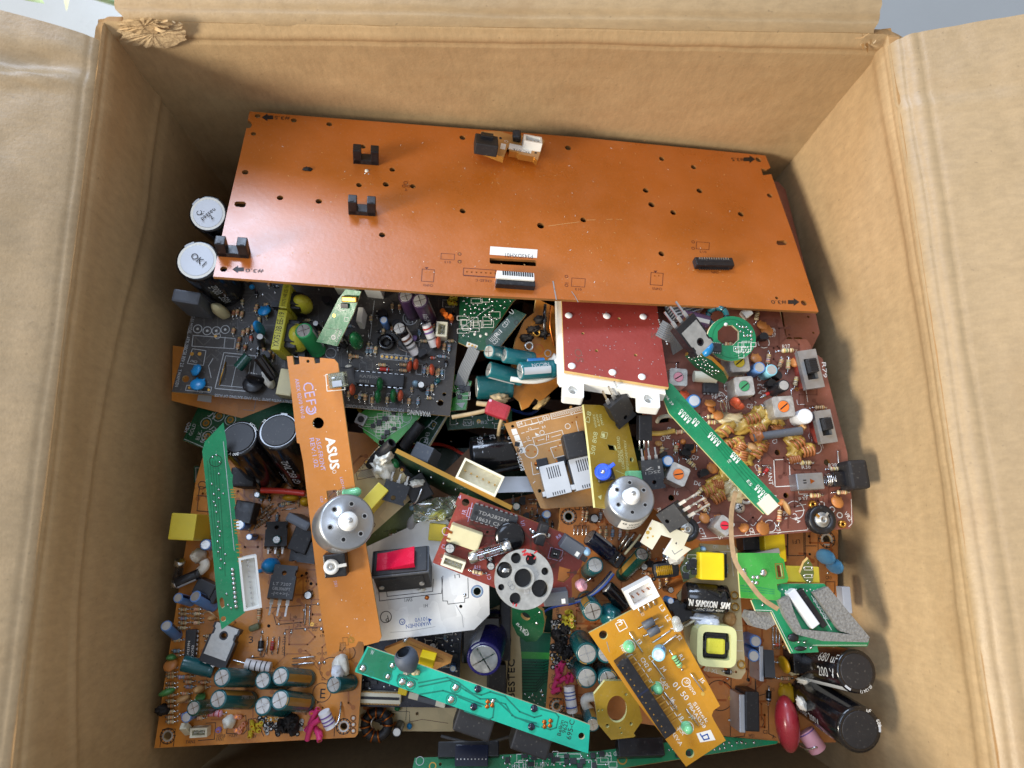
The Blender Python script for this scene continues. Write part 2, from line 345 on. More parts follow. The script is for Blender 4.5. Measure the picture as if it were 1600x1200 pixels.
def diode(span, L, r, body='black', band='alu', up=0.0):
    def mk():
        mb = MB(); mb.T = Matrix.Translation((0, 0, r+.2+up)) @ Matrix.Rotation(math.pi/2, 4, 'Y'); h = L/2
        mb.lathe([(r*.8, -h), (r, -h+.15), (r, h-.15), (r*.8, h)], body, 14)
        if band: mb.lathe([(r*1.02, h*.45), (r*1.02, h*.75)], band, 14, True, False)
        mb.T = None
        for s in (-1, 1): mb.tube([(s*h*.9, 0, r+.2+up), (s*(span/2-.2), 0, r+.2+up), (s*span/2, 0, r), (s*span/2, 0, -.1)], .28, 'tin', 6)
        return mb.mesh('diode')
    return [('diode', cached(('D', span, L, r, body, band, up), mk))]
SLEEVES = {   # sleeve, top, stripe, stripe width (rad), top kind
    'teal': ('sleeve_teal', 'can_top', 'gold_print', .8, 'cross'), 'green': ('sleeve_green', 'can_top', 'gold_print', .7, 'cross'), 'cyan': ('sleeve_cyan', 'can_top', 'ink_grey', .8, 'cross'),
    'black': ('black_gloss', 'can_top', 'ink_white', .5, 'cross'), 'bigblack': ('black_gloss', 'black_matte', 'ink_grey', .35, 'flat'), 'paper': ('black_gloss', 'light_grey', 'ink_grey', .5, 'paper'), 'purple': ('sleeve_purple', 'can_top', 'ink_dim', .6, 'cross'),
    'navy': ('sleeve_navy', 'can_top', 'ink_grey', .6, 'cross'), 'blue': ('blue_sleeve', 'can_top', 'blue_black', .7, 'plain'), 'skyblue': ('blue_cap', 'light_grey', 'blue_black', .7, 'plain'), 'lcyan': ('cyan', 'can_top', 'blue_cap', .7, 'plain'), 'bgreen': ('sleeve_bright_green', 'can_top', 'ink_grey', .4, 'cross'),
    'white': ('light_grey', 'white', 'ink_grey', .5, 'plain'), 'bluebl': ('blue_black', 'can_top', 'ink_grey', .8, 'cross'), 'smallblack': ('black', 'can_top', 'ink_grey', .6, 'plain')}
def ecap(r, h, style, texts=(), rim=(), spin=0.0):
    sl, tp, stp, sw, kind = SLEEVES[style]
    def mk():
        mb = MB(); e = r*.14; seg = 28 if r > 4 else 18
        mb.lathe([(r*.96, 0), (r, e*.6), (r, h*.12), (r*.965, h*.12+e*.8), (r, h*.12+e*1.6), (r, h-e), (r*.985, h-e*.45), (r*.93, h-e*.05), (r*.86, h), (r*.8, h-.12)], sl, seg)
        n = 6; a0 = spin
        vs = [((r+.04)*math.cos(a0+sw*k/n), (r+.04)*math.sin(a0+sw*k/n), z) for z in (h*.16+e, h-e) for k in range(n+1)]
        mb.add(vs, [(k, k+1, n+2+k, n+1+k) for k in range(n)], stp, True)
        if kind in ('flat', 'paper') or r > 4:
            mb.ring((0, 0), r*.9, r*.1, h+.03, stp, 6, a0, a0+sw)
        for (t, z0, a, hh, al) in texts: wrap_text(mb, t, r, z0, a, hh, 'ink_grey', al)
        for (t, a, hh) in rim:
            hh *= .5; vs, fs, w, top = text_geo(t); k = hh/top; R0 = r*.915
            mb.add([((R0+p.y*k-hh/2)*math.cos(a-p.x*k/R0), (R0+p.y*k-hh/2)*math.sin(a-p.x*k/R0), h+.05) for p in vs], fs, 'ink_white')
        return mb.mesh('capacitor')
    def mt():
        mb = MB(); rr = r*(.8 if kind != 'paper' else .76); seg = 26 if r > 4 else 16
        mb.lathe([(rr, h-.15), (rr, h+.02), (rr*.97, h+.1)], tp, seg)
        if kind == 'cross':
            w = r*.05
            for a in (.4, .4+math.pi/2):
                mb.T = Matrix.Rotation(a, 4, 'Z'); mb.box((0, 0, h+.1), (rr*1.9, w*1.6, .06), 'tin', 0); mb.box((0, w*1.4, h+.1), (rr*1.86, w*.8, .05), 'tin_dull', 0); mb.T = None
        if kind == 'paper': mb.ring((0, 0), rr*1.08, rr*.16, h+.02, 'glue')
        return mb.mesh('vent_top')
    k = ('E', r, h, style, tuple(texts), tuple(rim), spin)
    return [('capacitor', cached(k, mk)), ('vent_top', cached(k+('t',), mt))]
def disc_cap(r, th, col, tilt=50, name='disc_capacitor'):
    def mk():
        mb = MB(); t = math.radians(tilt); c = V((0, -math.sin(t)*r*.6, math.cos(t)*r+1.2))
        mb.T = Matrix.Translation(c) @ Matrix.Rotation(t, 4, 'X'); mb.ell((0, 0, 0), (r, th, r), col, 16, 10, .06, r)
        for s in (-1, 1): mb.ell((s*r*.45, 0, -r*.8), (r*.2, th*.6, r*.35), col, 8, 6)
        mb.T = None
        for s in (-1, 1): mb.tube([c+V((s*r*.45, math.sin(t)*r*.8, -math.cos(t)*r*.8)), (s*r*.5, 0, .6), (s*r*.5, 0, -.1)], .25, 'tin', 5)
        return mb.mesh(name)
    return [(name, cached(('DC', r, th, col, tilt, name), mk))]
def lens_cap(rx, ry, rz, col, name='film_capacitor', wob=.0):
    def mk():
        mb = MB(); mb.ell((0, 0, rz+.8), (rx, ry, rz), col, 16, 10, wob or .05, rx*3)
        for s in (-1, 1): mb.tube([(s*rx*.5, 0, rz*.5), (s*rx*.5, 0, -.1)], .25, 'tin', 5)
        return mb.mesh(name)
    return [(name, cached(('LC', rx, ry, rz, col, name), mk))]
def dip(L, w, n, h=3.2, mark=(), white=False):
    def mk():
        mb = MB(); mb.box((0, 0, h*.55+.4), (L, w, h*.8), 'ic', .35); mb.lathe([(w*.1, h*.95+.39), (w*.1, h*.95+.43)], 'black', 10) if 0 else None
        mb.T = Matrix.Translation((-L/2+w*.28, 0, 0)); mb.disc((0, 0), w*.13, h*.95+.43, 'black', 14); mb.T = None
        for i, t in enumerate(mark):
            vs, fs, tw, top = text_geo(t); k = (w*.8/len(mark))*.55/top; kx = min(k*1.3, L*.8/tw); y = w*.32-(i+.8)*w*.8/len(mark)
            mb.add([(-L*.36+p.x*kx, y+p.y*k, h*.95+.44) for p in vs], fs, 'ink_dim' if not white else 'ink_white')
        return mb.mesh('integrated_circuit')
    def mp():
        mb = MB()
        for s in (-1, 1):
            for i in range(n):
                x = -L/2+L*(i+.5)/n; y = s*(w/2+.35)
                mb.box((x, s*(w/2+.1), h*.55), (L/n*.55, .7, .25), 'tin'); mb.box((x, y, h*.25), (L/n*.55, .25, h*.65), 'tin')
        return mb.mesh('pin_row')
    k = ('IC', L, w, n, h, tuple(mark)); return [('integrated_circuit', cached(k, mk)), ('pin_row', cached(k+('p',), mp))]
def power_transistor(w, l, th, face='plastic', mark=(), legs=3, leg=9.0, hole=True, name='power_transistor', notch=True):
    # lies flat, legs toward -y; face up: 'plastic' or 'metal'
    def mk():
        mb = MB(); hs = [[(w*.1*math.cos(a*math.pi/8), l*.26+w*.1*math.sin(a*math.pi/8)) for a in range(16)]] if hole else []
        out = [(-w/2, -l/2), (w/2, -l/2), (w/2, l*.18), (w*.44, l*.2), (w*.44, l*.36), (w/2, l*.38), (w/2, l/2), (-w/2, l/2), (-w/2, l*.38), (-w*.44, l*.36), (-w*.44, l*.2), (-w/2, l*.18)] if notch else [(-w/2, -l/2), (w/2, -l/2), (w/2, l/2), (-w/2, l/2)]
        mb.prism(out, 0, th, 'black' if face == 'metal' else 'ic', 'black', hs)
        for i, t in enumerate(mark):
            vs, fs, tw, top = text_geo(t); k = l*.09/top; kx = w*.72/tw
            mb.add([(-w*.36+p.x*kx, -l*.06-i*l*.14+p.y*k-l*.06, th+.05) for p in vs], fs, 'ink_dim')
        return mb.mesh(name)
    def mtab():
        mb = MB()
        hs = [[(w*.16*math.cos(a*math.pi/8), l*.26+w*.16*math.sin(a*math.pi/8)) for a in range(16)]] if hole else []
        if face == 'metal': mb.prism([(-w*.42, -l*.3), (w*.42, -l*.3), (w*.42, l*.2), (w*.36, l*.24), (w*.36, l*.36), (w*.42, l*.4), (w*.42, l*.52), (-w*.42, l*.52), (-w*.42, l*.4), (-w*.36, l*.36), (-w*.36, l*.24), (-w*.42, l*.2)], th-.3, th+.15, 'zinc', None, hs)
        else: mb.prism([(-w*.45, -l*.3), (w*.45, -l*.3), (w*.45, l*.53), (-w*.45, l*.53)], -.6, .1, 'zinc', None, [[(w*.1*math.cos(a*math.pi/8), l*.26+w*.1*math.sin(a*math.pi/8)) for a in range(16)]])
        return mb.mesh('metal_tab')
    def ml():
        mb = MB()
        for i in range(legs):
            x = (i-(legs-1)/2)*w*.32
            mb.box((x, -l/2-leg*.16, th*.45), (w*.14, leg*.36, .55), 'tin_dull'); mb.box((x, -l/2-leg*.65, th*.42), (w*.075, leg*.75, .5), 'tin')
        return mb.mesh('leads')
    k = ('TO', w, l, th, face, tuple(mark), legs, leg, hole, name)
    return [(name, cached(k, mk)), ('metal_tab', cached(k+('t',), mtab)), ('leads', cached(k+('l',), ml))]
def small_transistor():
    def mk():
        mb = MB(); pts = [(2.2*math.cos(a), 2.2*math.sin(a)) for a in [math.radians(d) for d in range(-30, 211, 20)]]
        mb.prism(pts, 1.6, 6.0, 'black')
        for x in (-1.2, 0, 1.2): mb.cyl((x, 0, -.1), (x, 0, 1.7), .25, 'tin', 5)
        return mb.mesh('transistor')
    return [('transistor', cached(('T92',), mk))]
def coil_can(w, h, core):
    def mk():
        mb = MB(); hs = [[(w*.3*math.cos(a*math.pi/10), w*.3*math.sin(a*math.pi/10)) for a in range(20)]]
        b = w*.08; o = [(-w/2+b, -w/2), (w/2-b, -w/2), (w/2, -w/2+b), (w/2, w/2-b), (w/2-b, w/2), (-w/2+b, w/2), (-w/2, w/2-b), (-w/2, -w/2+b)]
        mb.prism(o, 0, h-.5, 'tin_dull'); mb.prism([(x*.97, y*.97) for x, y in o], h-.5, h, 'tin_dull', 'tin_dull', hs); return mb.mesh('coil_can')
    def mc():
        mb = MB(); mb.lathe([(w*.27, h-.49), (w*.27, h-.2), (w*.24, h-.12)], core, 20); mb.T = Matrix.Rotation(.6, 4, 'Z'); mb.box((0, 0, h-.1), (w*.46, w*.06, .06), 'ink_black'); return mb.mesh('tuning_core')
    return [('coil_can', cached(('CC', w, h, core), mk)), ('tuning_core', cached(('CC', w, h, core, 'c'), mc))]
def slide_switch(w, l, h):
    def mk():
        mb = MB(); mb.box((0, 0, h*.3), (w*.92, l*.86, h*.6), 'red_brown', .3); mb.prism([(-w/2, -l/2), (w/2, -l/2), (w/2, l/2), (-w/2, l/2)], h*.6, h*.95, 'steel', None, [[(-w*.28, -l*.27), (w*.28, -l*.27), (w*.28, l*.27), (-w*.28, l*.27)]])
        mb.box((0, 0, h*.62), (w*.6, l*.58, .2), 'black'); return mb.mesh('slide_switch')
    def ms():
        mb = MB(); mb.box((0, l*.06, h*.95+1.2), (w*.46, l*.36, 4.2), 'black_matte', .4)
        for i in range(5): mb.box((0, l*.06+(i-2)*l*.06, h*.95+3.35), (w*.42, l*.02, .4), 'black')
        return mb.mesh('slider')
    return [('slide_switch', cached(('SS', w, l, h), mk)), ('slider', cached(('SS', w, l, h, 's'), ms))]
def led(r, h, col):
    def mk():
        mb = MB(); mb.lathe([(r*1.15, .3), (r*1.15, 1.0), (r, 1.05), (r, h-r), (r*.92, h-r*.6), (r*.7, h-r*.28), (r*.35, h-r*.06), (.01, h)], col, 16); return mb.mesh('led')
    return [('led', cached(('LED', r, h, col), mk))]
def header(w, l, h, col, n, rows=1, pin='tin', wall=.9, name='connector'):
    # open-topped shrouded header, long side along x
    def mk():
        mb = MB(); o = [(-l/2, -w/2), (l/2, -w/2), (l/2, w/2), (-l/2, w/2)]; i = [(-l/2+wall, -w/2+wall), (l/2-wall, -w/2+wall), (l/2-wall, w/2-wall), (-l/2+wall, w/2-wall)]
        mb.prism(o, 0, h, col, None, [i]); mb.prism([(x*.98, y*.98) for x, y in o], .02, h*.25, col); return mb.mesh(name)
    def mp():
        mb = MB()
        for r in range(rows):
            for k in range(n):
                x = -l/2+wall+(l-2*wall)*(k+.5)/n; y = (r-(rows-1)/2)*w*.35; mb.box((x, y, h*.5), (.55, .55, h*.6), pin)
        return mb.mesh('pin_row')
    return [(name, cached(('HD', w, l, h, col, n, rows, wall), mk)), ('pin_row', cached(('HD', w, l, h, n, rows, pin, wall), mp))]
def block(w, l, h, m, bev=.6, name='box_capacitor', extra=None):
    def mk():
        mb = MB(); mb.box((0, 0, h/2), (w, l, h), m, bev)
        if extra: extra(mb)
        return mb.mesh(name)
    return [(name, mk() if extra else cached(('BX', w, l, h, m, bev, name), mk))]
def interrupter(w, d, h):
    def mk():
        mb = MB(); mb.box((0, 0, h*.16), (w, d, h*.32), 'black', .3)
        for s in (-1, 1): mb.box((s*w*.34, 0, h*.5), (w*.32, d, h), 'black', .4); mb.box((s*w*.36, -d*.3, h+.02), (w*.12, d*.2, .5), 'black')
        return mb.mesh('slot_sensor')
    return [('slot_sensor', cached(('PI', w, d, h), mk))]
def stub(col, L, r=1.0, lean=0.0):
    def mk():
        mb = MB(); p1 = V((math.sin(lean)*L, 0, math.cos(lean)*L)); mb.tube([(0, 0, 0), p1*.5+V((0, .3, 0)), p1], r, col, 9); d = p1.normalized()
        mb.cyl(p1-d*.05, p1+d*.06, r*.55, 'copper', 8); return mb.mesh('wire_stub')
    return [('wire_stub', cached(('ST', col, L, r, lean), mk))]
def ringpad(r, m='burnt'):
    def mk():
        mb = MB(); mb.lathe([(r*.55, .05), (r*.6, .6), (r*.9, .7), (r, .3), (r, .02)], m, 12, True, False); mb.disc((0, 0), r*.5, .25, 'tin_dull', 10); return mb.mesh('solder_eyelet')
    return [('solder_eyelet', cached(('RP', r, m), mk))]
def pot(r):
    def mk():
        mb = MB(); mb.lathe([(r*.9, 0), (r, 1), (r, 4.5), (r*.9, 5.2), (r*.62, 5.2), (r*.55, 4.4)], 'black', 28); return mb.mesh('potentiometer')
    def mc():
        mb = MB(); mb.lathe([(r*.55, 4.3), (r*.5, 4.7), (r*.3, 4.9), (r*.28, 6.2), (r*.16, 6.2), (r*.15, 5)], 'zinc', 18)
        mb.T = Matrix.Rotation(.9, 4, 'Z'); mb.box((r*.3, 0, 5.5), (r*.6, r*.16, .5), 'zinc'); mb.box((0, r*.32, 5.2), (r*.18, r*.5, .5), 'gold'); return mb.mesh('wiper')
    return [('potentiometer', cached(('POT', r), mk)), ('wiper', cached(('POT', r, 'w'), mc))]
def modular_jack(w, l, h):
    def mk():
        mb = MB(); t = 1.1
        mb.box((0, 0, h-t/2), (w, l, t), 'grey_plastic', .2); mb.box((-w/2+t/2, 0, h/2), (t, l, h-.05), 'grey_plastic', .2); mb.box((w/2-t/2, 0, h/2), (t, l, h-.05), 'grey_plastic', .2); mb.box((0, l/2-t/2, h/2), (w-.1, t, h-.1), 'grey_plastic', .2); mb.box((0, 0, t/2), (w-.1, l-.1, t), 'grey_plastic', .2)
        mb.box((-w/2-.7, -l*.36, h*.5), (1.4, l*.16, h*.96), 'grey_plastic', .2); mb.box((w/2+.5, -l*.36, h*.5), (1.0, l*.16, h*.96), 'grey_plastic', .2)
        for i in range(6): mb.box(((i-2.5)*w*.09, l*.24, h+.03), (w*.035, l*.36, .12), 'black_matte'); mb.box(((i-2.5)*w*.09, -l*.42, h+.03), (w*.035, l*.1, .12), 'black_matte')
        return mb.mesh('modular_jack')
    def mc():
        mb = MB()
        for i in range(6): mb.tube([((i-2.5)*w*.1, l*.35, h*.75), ((i-2.5)*w*.1, -l*.3, h*.3)], .25, 'gold', 5)
        return mb.mesh('contact_row')
    return [('modular_jack', cached(('RJ', w, l, h), mk)), ('contact_row', cached(('RJ', w, l, h, 'c'), mc))]
def glue_lump(rx, ry, rz, m='glue', seed=1, wob=.5, name='glue_blob'):
    mb = MB(); mb.ell((0, 0, rz*.5), (rx, ry, rz), m, 18, 12, wob, seed); return [(name, mb.mesh(name))]
def fuse(L, r, smoke=False):
    def mk():
        mb = MB(); mb.lathe([(r*.9, -L*.34), (r*.9, L*.34)], 'glass_smoke' if smoke else 'glass', 16); mb.cyl((0, 0, -L*.35), (0, 0, L*.35), r*.1, 'tin', 6); return mb.mesh('glass_fuse')
    def mc():
        mb = MB()
        for s in (-1, 1): mb.lathe([(r*.85, min(s*L*.5, s*L*.3)), (r, min(s*L*.5, s*L*.3)+.2), (r, max(s*L*.5, s*L*.3)-.2), (r*.85, max(s*L*.5, s*L*.3))], 'tin', 16)
        return mb.mesh('end_cap')
    return [('glass_fuse', cached(('FU', L, r, smoke), mk)), ('end_cap', cached(('FU', L, r, 'c'), mc))]
def toroid(R, r, core, wire, turns=14, a1=5.5):
    def mk():
        mb = MB(); pts = [(R*math.cos(2*math.pi*k/24), R*math.sin(2*math.pi*k/24), r) for k in range(25)]; mb.tube(pts, r, core, 10, False); return mb.mesh('toroid_choke')
    def mw():
        mb = MB()
        for i in range(turns):
            a = a1*i/turns; c = V((R*math.cos(a), R*math.sin(a), r)); d = V((math.cos(a), math.sin(a), 0)); mb.tube([c+d*(r*1.12*math.cos(t))+V((0, 0, r*1.12*math.sin(t))) for t in [2*math.pi*j/10 for j in range(11)]], r*.2, wire, 5, False)
        return mb.mesh('winding')
    return [('toroid_choke', cached(('TR', R, r, core), mk)), ('winding', cached(('TR', R, r, wire, turns), mw))]

def wax_coil(L, R, n, r=.55):
    def mk():
        mb = MB(); N = n*10; mb.tube([(L*(i/N-.5), R*math.cos(i*.628), R*math.sin(i*.628)+R) for i in range(N+1)], r, 'clay', 6); mb.ell((L*.12, R*.3, R*.8), (L*.6, R*1.15, R*1.1), 'wax', 16, 10, .3, L); return mb.mesh('waxed_coil')
    return [('waxed_coil', cached(('WC', L, R, n), mk))]

# ------------------------------------------------------------------ a circuit board that its parts are placed on by where the photo shows them
class Board:
    def __init__(s, label, plane, outline, m, edge='edge', th=1.6, holes=(), slots=(), name='circuit_board', cat='circuit board', group='scrap circuit boards', rnd=0.0, flip=False):
        a, b, c = (P(*t) for t in plane)
        X = (b-a).normalized(); Z = X.cross(c-a).normalized()
        if (Z.z < 0) != flip: Z = -Z
        Y = Z.cross(X)
        s.R = Matrix((X, Y, Z)).transposed(); s.Ri = s.R.transposed(); s.o = a.copy()
        pts = [s.hit(*p) for p in outline]
        cx = sum(p[0] for p in pts)/len(pts); cy = sum(p[1] for p in pts)/len(pts)
        s.o = a + s.R @ V((cx, cy, 0))
        M4 = s.R.to_4x4(); M4.translation = s.o
        s.root = thing(name, label, cat, M4, group); s.name = name
        s.mb = MB(); pts = [s.hit(*p) for p in outline]; s.pts = pts
        hs = []
        for (x, y, r) in holes:
            cx, cy = s.hit(x, y); rr = r*s.k(x, y); hs.append([(cx+rr*math.cos(i*math.pi/7), cy+rr*math.sin(i*math.pi/7)) for i in range(14)])
        for sl in slots: hs.append([s.hit(*p) for p in sl])
        if rnd: pts = rounded(pts, rnd)
        s.mb.prism(pts, -th, 0, m, edge, hs); s.th = th; s.n = 0
    def hit(s, px, py, h=0.0):
        r = s.Ri @ ray(px, py); o = s.Ri @ (V((0, 0, CAMZ))-s.o); t = (h-o.z)/r.z; p = o+r*t; return (p.x, p.y)
    def k(s, px, py, h=0.0):
        x, y = s.hit(px, py, h); return pxmm(s.o + s.R @ V((x, y, h)))
    def ang(s, px, py, a, h=0.0):                                    # image angle (deg, ccw) -> local radians
        x0, y0 = s.hit(px, py, h); d = math.radians(a); x1, y1 = s.hit(px+20*math.cos(d), py-20*math.sin(d), h); return math.atan2(y1-y0, x1-x0)
    def place(s, parts, M4, label=None, name=None):
        o = link(name or parts[0][0], parts[0][1], s.root, M4, label)
        for nm, me in parts[1:]: link(nm, me, o)
        return o
    def put(s, parts, px, py, a=0.0, h=0.0, hv=None, label=None, name=None):   # px,py seen at height hv, stands at height h
        x, y = s.hit(px, py, h if hv is None else hv); return s.place(parts, Matrix.Translation((x, y, h)) @ Matrix.Rotation(s.ang(px, py, a), 4, 'Z'), label, name)
    def axis(s, parts, p0, p1, xa=0, label=None, name=None):         # p0/p1 = (px, py, height): local z runs p0 -> p1
        a = V((*s.hit(*p0), p0[2])); b = V((*s.hit(*p1), p1[2])); t = s.ang(p0[0], p0[1], xa)
        return s.place(parts, axis_matrix(a, b, (math.cos(t), math.sin(t), 0)), label, name)
    def alen(s, p0, p1): return (V((*s.hit(*p0), p0[2]))-V((*s.hit(*p1), p1[2]))).length
    # --- parts
    def _two(s, x1, y1, x2, y2):
        a = s.hit(x1, y1, 1); b = s.hit(x2, y2, 1); return ((a[0]+b[0])/2, (a[1]+b[1])/2), math.hypot(b[0]-a[0], b[1]-a[1]), math.atan2(b[1]-a[1], b[0]-a[0])
    def res(s, x1, y1, x2, y2, body='res_tan', bands='nkod', r=1.0, f=.62, up=0.0):
        c, L, a = s._two(x1, y1, x2, y2); L = q(L, .5); return s.place(resistor(L, q(L*f, .25), r, body, bands, up), Matrix.Translation((*c, 0)) @ Matrix.Rotation(a, 4, 'Z'))
    def rv(s, x, y, px=16, a=90, body='res_tan', bands='nkod', r=.95, up=0.0, f=.62):
        d = math.radians(a); dx = px/2*math.cos(d); dy = -px/2*math.sin(d); return s.res(x-dx, y-dy, x+dx, y+dy, body, bands, r, f, up)
    def wire(s, x1, y1, x2, y2, r=.3):
        c, L, a = s._two(x1, y1, x2, y2); return s.place(jumper(q(L, .5), r), Matrix.Translation((*c, 0)) @ Matrix.Rotation(a, 4, 'Z'))
    def dio(s, x1, y1, x2, y2, r=1.2, body='black', band='alu', f=.55, up=0):
        c, L, a = s._two(x1, y1, x2, y2); L = q(L, .5); return s.place(diode(L, q(L*f), r, body, band, up), Matrix.Translation((*c, 0)) @ Matrix.Rotation(a, 4, 'Z'))
    def cap(s, x, y, rpx, h, style, bx=None, by=None, texts=(), rim=(), spin=0.0, h0=0.0, label=None):
        r = q(rpx*s.k(x, y, h), .25); t = V((*s.hit(x, y, h), h))
        if bx is None: b = V((t.x, t.y, h0))
        else: b = V((*s.hit(bx, by, h0), h0))
        L = q((t-b).length, .5)
        if style in ('teal', 'green', 'purple') and not texts and r > 3: texts = ((random.choice(('105C 2200uF 10V', '1000uF 16V', '105C 3300uF')), L*.15, random.choice((.4, 1.6, 2.6, 4.2, 5.2)), r*.34, True),)
        M4 = axis_matrix(t, b); M4 = axis_matrix(b, t, (1, 0, 0)); return s.place(ecap(r, L, style, texts, rim, spin), M4, label)
    def disc(s, x, y, rpx, col='disc_orange', a=0, tilt=55, th=1.3, name='disc_capacitor'):
        r = q(rpx*s.k(x, y, 4), .25); return s.put(disc_cap(r, th, col, tilt, name), x, y, a, 0, r*.7+1)
    def lens(s, x, y, rx, ry, hz, col='film_orange', a=0, name='film_capacitor'):
        k = s.k(x, y, 3); return s.put(lens_cap(q(rx*k), q(ry*k), hz, col, name), x, y, a, 0, hz)
    def box(s, name, x, y, w, l, h, m, a=0, bev=.6, h0=0.0, extra=None, label=None):
        k = s.k(x, y, h0+h); return s.put(block(q(w*k), q(l*k), h, m, bev, name, extra), x, y, a, h0, h0+h, label)
    def ic(s, x, y, L, w, n, a=0, mark=(), h=3.2, white=False):
        k = s.k(x, y, h); return s.put(dip(q(L*k), q(w*k), n, h, mark, white), x, y, a, 0, h)
    def to92(s, x, y, a=0): return s.put(small_transistor(), x, y, a, 0, 5)
    def can(s, x, y, w, core, a=0, h=11):
        k = s.k(x, y, h); return s.put(coil_can(q(w*k), h, core), x, y, a, 0, h)
    def led(s, x, y, rpx, col='led_green', h=6): return s.put(led(q(rpx*s.k(x, y, h), .1), h, col), x, y, 0, 0, h*.6)
    def solder(s, x, y, rpx, m='tin', hk=.6):
        c = s.hit(x, y); r = q(rpx*s.k(x, y), .1); i = int(x*7+y*3) % 4
        def mk():
            mb = MB(); mb.ell((0, 0, 0), (r, r, r*hk), m, 9, 6, .3, i*.7+.1); return mb.mesh('solder_joint')
        link('solder_joint', cached(('SJ', r, m, hk, i), mk), s.root, Matrix.Translation((c[0], c[1], 0)))
    def stub(s, x, y, col, L=4, lean=0.0, a=0, r=1.0): return s.put(stub(col, L, r, lean), x, y, a, 0, 0)
    def eyelet(s, x, y, rpx, m='burnt'): return s.put(ringpad(q(rpx*s.k(x, y), .2), m), x, y, 0)
    def tubew(s, name, pts, rpx, m, seg=9, label=None):              # a wire or sleeve through (px, py, height) points
        k = s.k(pts[0][0], pts[0][1]); pp = [V((*s.hit(*p), p[2])) for p in pts]
        for i in range(2): pp = chaikin(pp)
        mb = MB(); mb.tube(pp, rpx*k, m, seg); return link(name, mb.mesh(name), s.root, None, label)
    def lump(s, x, y, rx, ry, rz, m='glue', seed=1, wob=.5, a=0, h=0.0, name='glue_blob'):
        k = s.k(x, y); return s.put(glue_lump(rx*k, ry*k, rz, m, seed, wob, name), x, y, a, h)
    # --- print
    def z(s): s.n += 1; return .05+.0006*s.n
    def text(s, t, x1, y1, x2, y2, m='ink_white', hpx=None):
        a = V(s.hit(x1, y1)); b = V(s.hit(x2, y2)); d = b-a; vs, fs, w, top = text_geo(t); kx = d.length/w; d.normalize(); n = V((-d.y, d.x)); ky = (hpx*s.k(x1, y1)/top) if hpx else kx; z = s.z()
        s.mb.add([(*(a+d*p.x*kx+n*p.y*ky), z) for p in vs], fs, m)
    def line(s, pts, m='ink_white', w=1.2, closed=False): s.mb.strip([s.hit(*p) for p in pts], w*s.k(*pts[0]), s.z(), m, closed)
    def rect(s, x, y, w, l, a=0, m='ink_white', lw=1.2, fill=False):
        d = math.radians(a); u = (math.cos(d), -math.sin(d)); v = (math.sin(d), math.cos(d)); pts = [(x+i*w/2*u[0]+j*l/2*v[0], y+i*w/2*u[1]+j*l/2*v[1]) for i, j in ((-1, -1), (1, -1), (1, 1), (-1, 1))]
        if fill: s.poly(pts, m)
        else: s.line(pts, m, lw, True)
    def poly(s, pts, m):
        z = s.z(); pp = ccw([s.hit(*p) for p in pts]); tr = geometry.tessellate_polygon([[V((*p, 0)) for p in pp]]); out = []
        for t in tr:
            a, b, c = (V((*pp[i], 0)) for i in t); out.append(t if (b-a).cross(c-a).z > 0 else tuple(reversed(t)))
        s.mb.add([(*p, z) for p in pp], out, m)
    def ring(s, x, y, r, m='ink_white', w=1.2, a0=0, a1=2*math.pi): s.mb.ring(s.hit(x, y), r*s.k(x, y), w*s.k(x, y), s.z(), m, 28, a0, a1)
    def dot(s, x, y, r, m='ink_white'): s.mb.disc(s.hit(x, y), r*s.k(x, y), s.z(), m)
    def traces(s, poly, n, seed, m, w=1.2):                          # faint printed tracks
        rnd = random.Random(seed); xs = [p[0] for p in poly]; ys = [p[1] for p in poly]
        for i in range(n):
            x, y = rnd.uniform(min(xs), max(xs)), rnd.uniform(min(ys), max(ys)); pts = [(x, y)]; d = rnd.choice((0, 90, 180, 270))
            for j in range(rnd.randint(2, 5)):
                L = rnd.uniform(8, 34); a = math.radians(d); x, y = x+L*math.cos(a), y+L*math.sin(a)
                if not inside(x, y, poly): break
                pts.append((x, y)); d += rnd.choice((-45, 45, 90, -90))
            if len(pts) > 1 and inside(*pts[0], poly): s.line(pts, m, w*rnd.uniform(.6, 1.5)); s.dot(*pts[-1], w*1.6, m)
    def gear(s, x, y, r, m='ink_black', pad='tin_dull'):
        s.ring(x, y, r*.8, pad, r*.3); s.ring(x, y, r*1.25, m, r*.14)
        c = s.hit(x, y); k = s.k(x, y)
        for i in range(12):
            a = i*math.pi/6; s.mb.strip([(c[0]+k*r*1.0*math.cos(a), c[1]+k*r*1.0*math.sin(a)), (c[0]+k*r*1.3*math.cos(a), c[1]+k*r*1.3*math.sin(a))], k*r*.16, s.z(), m)
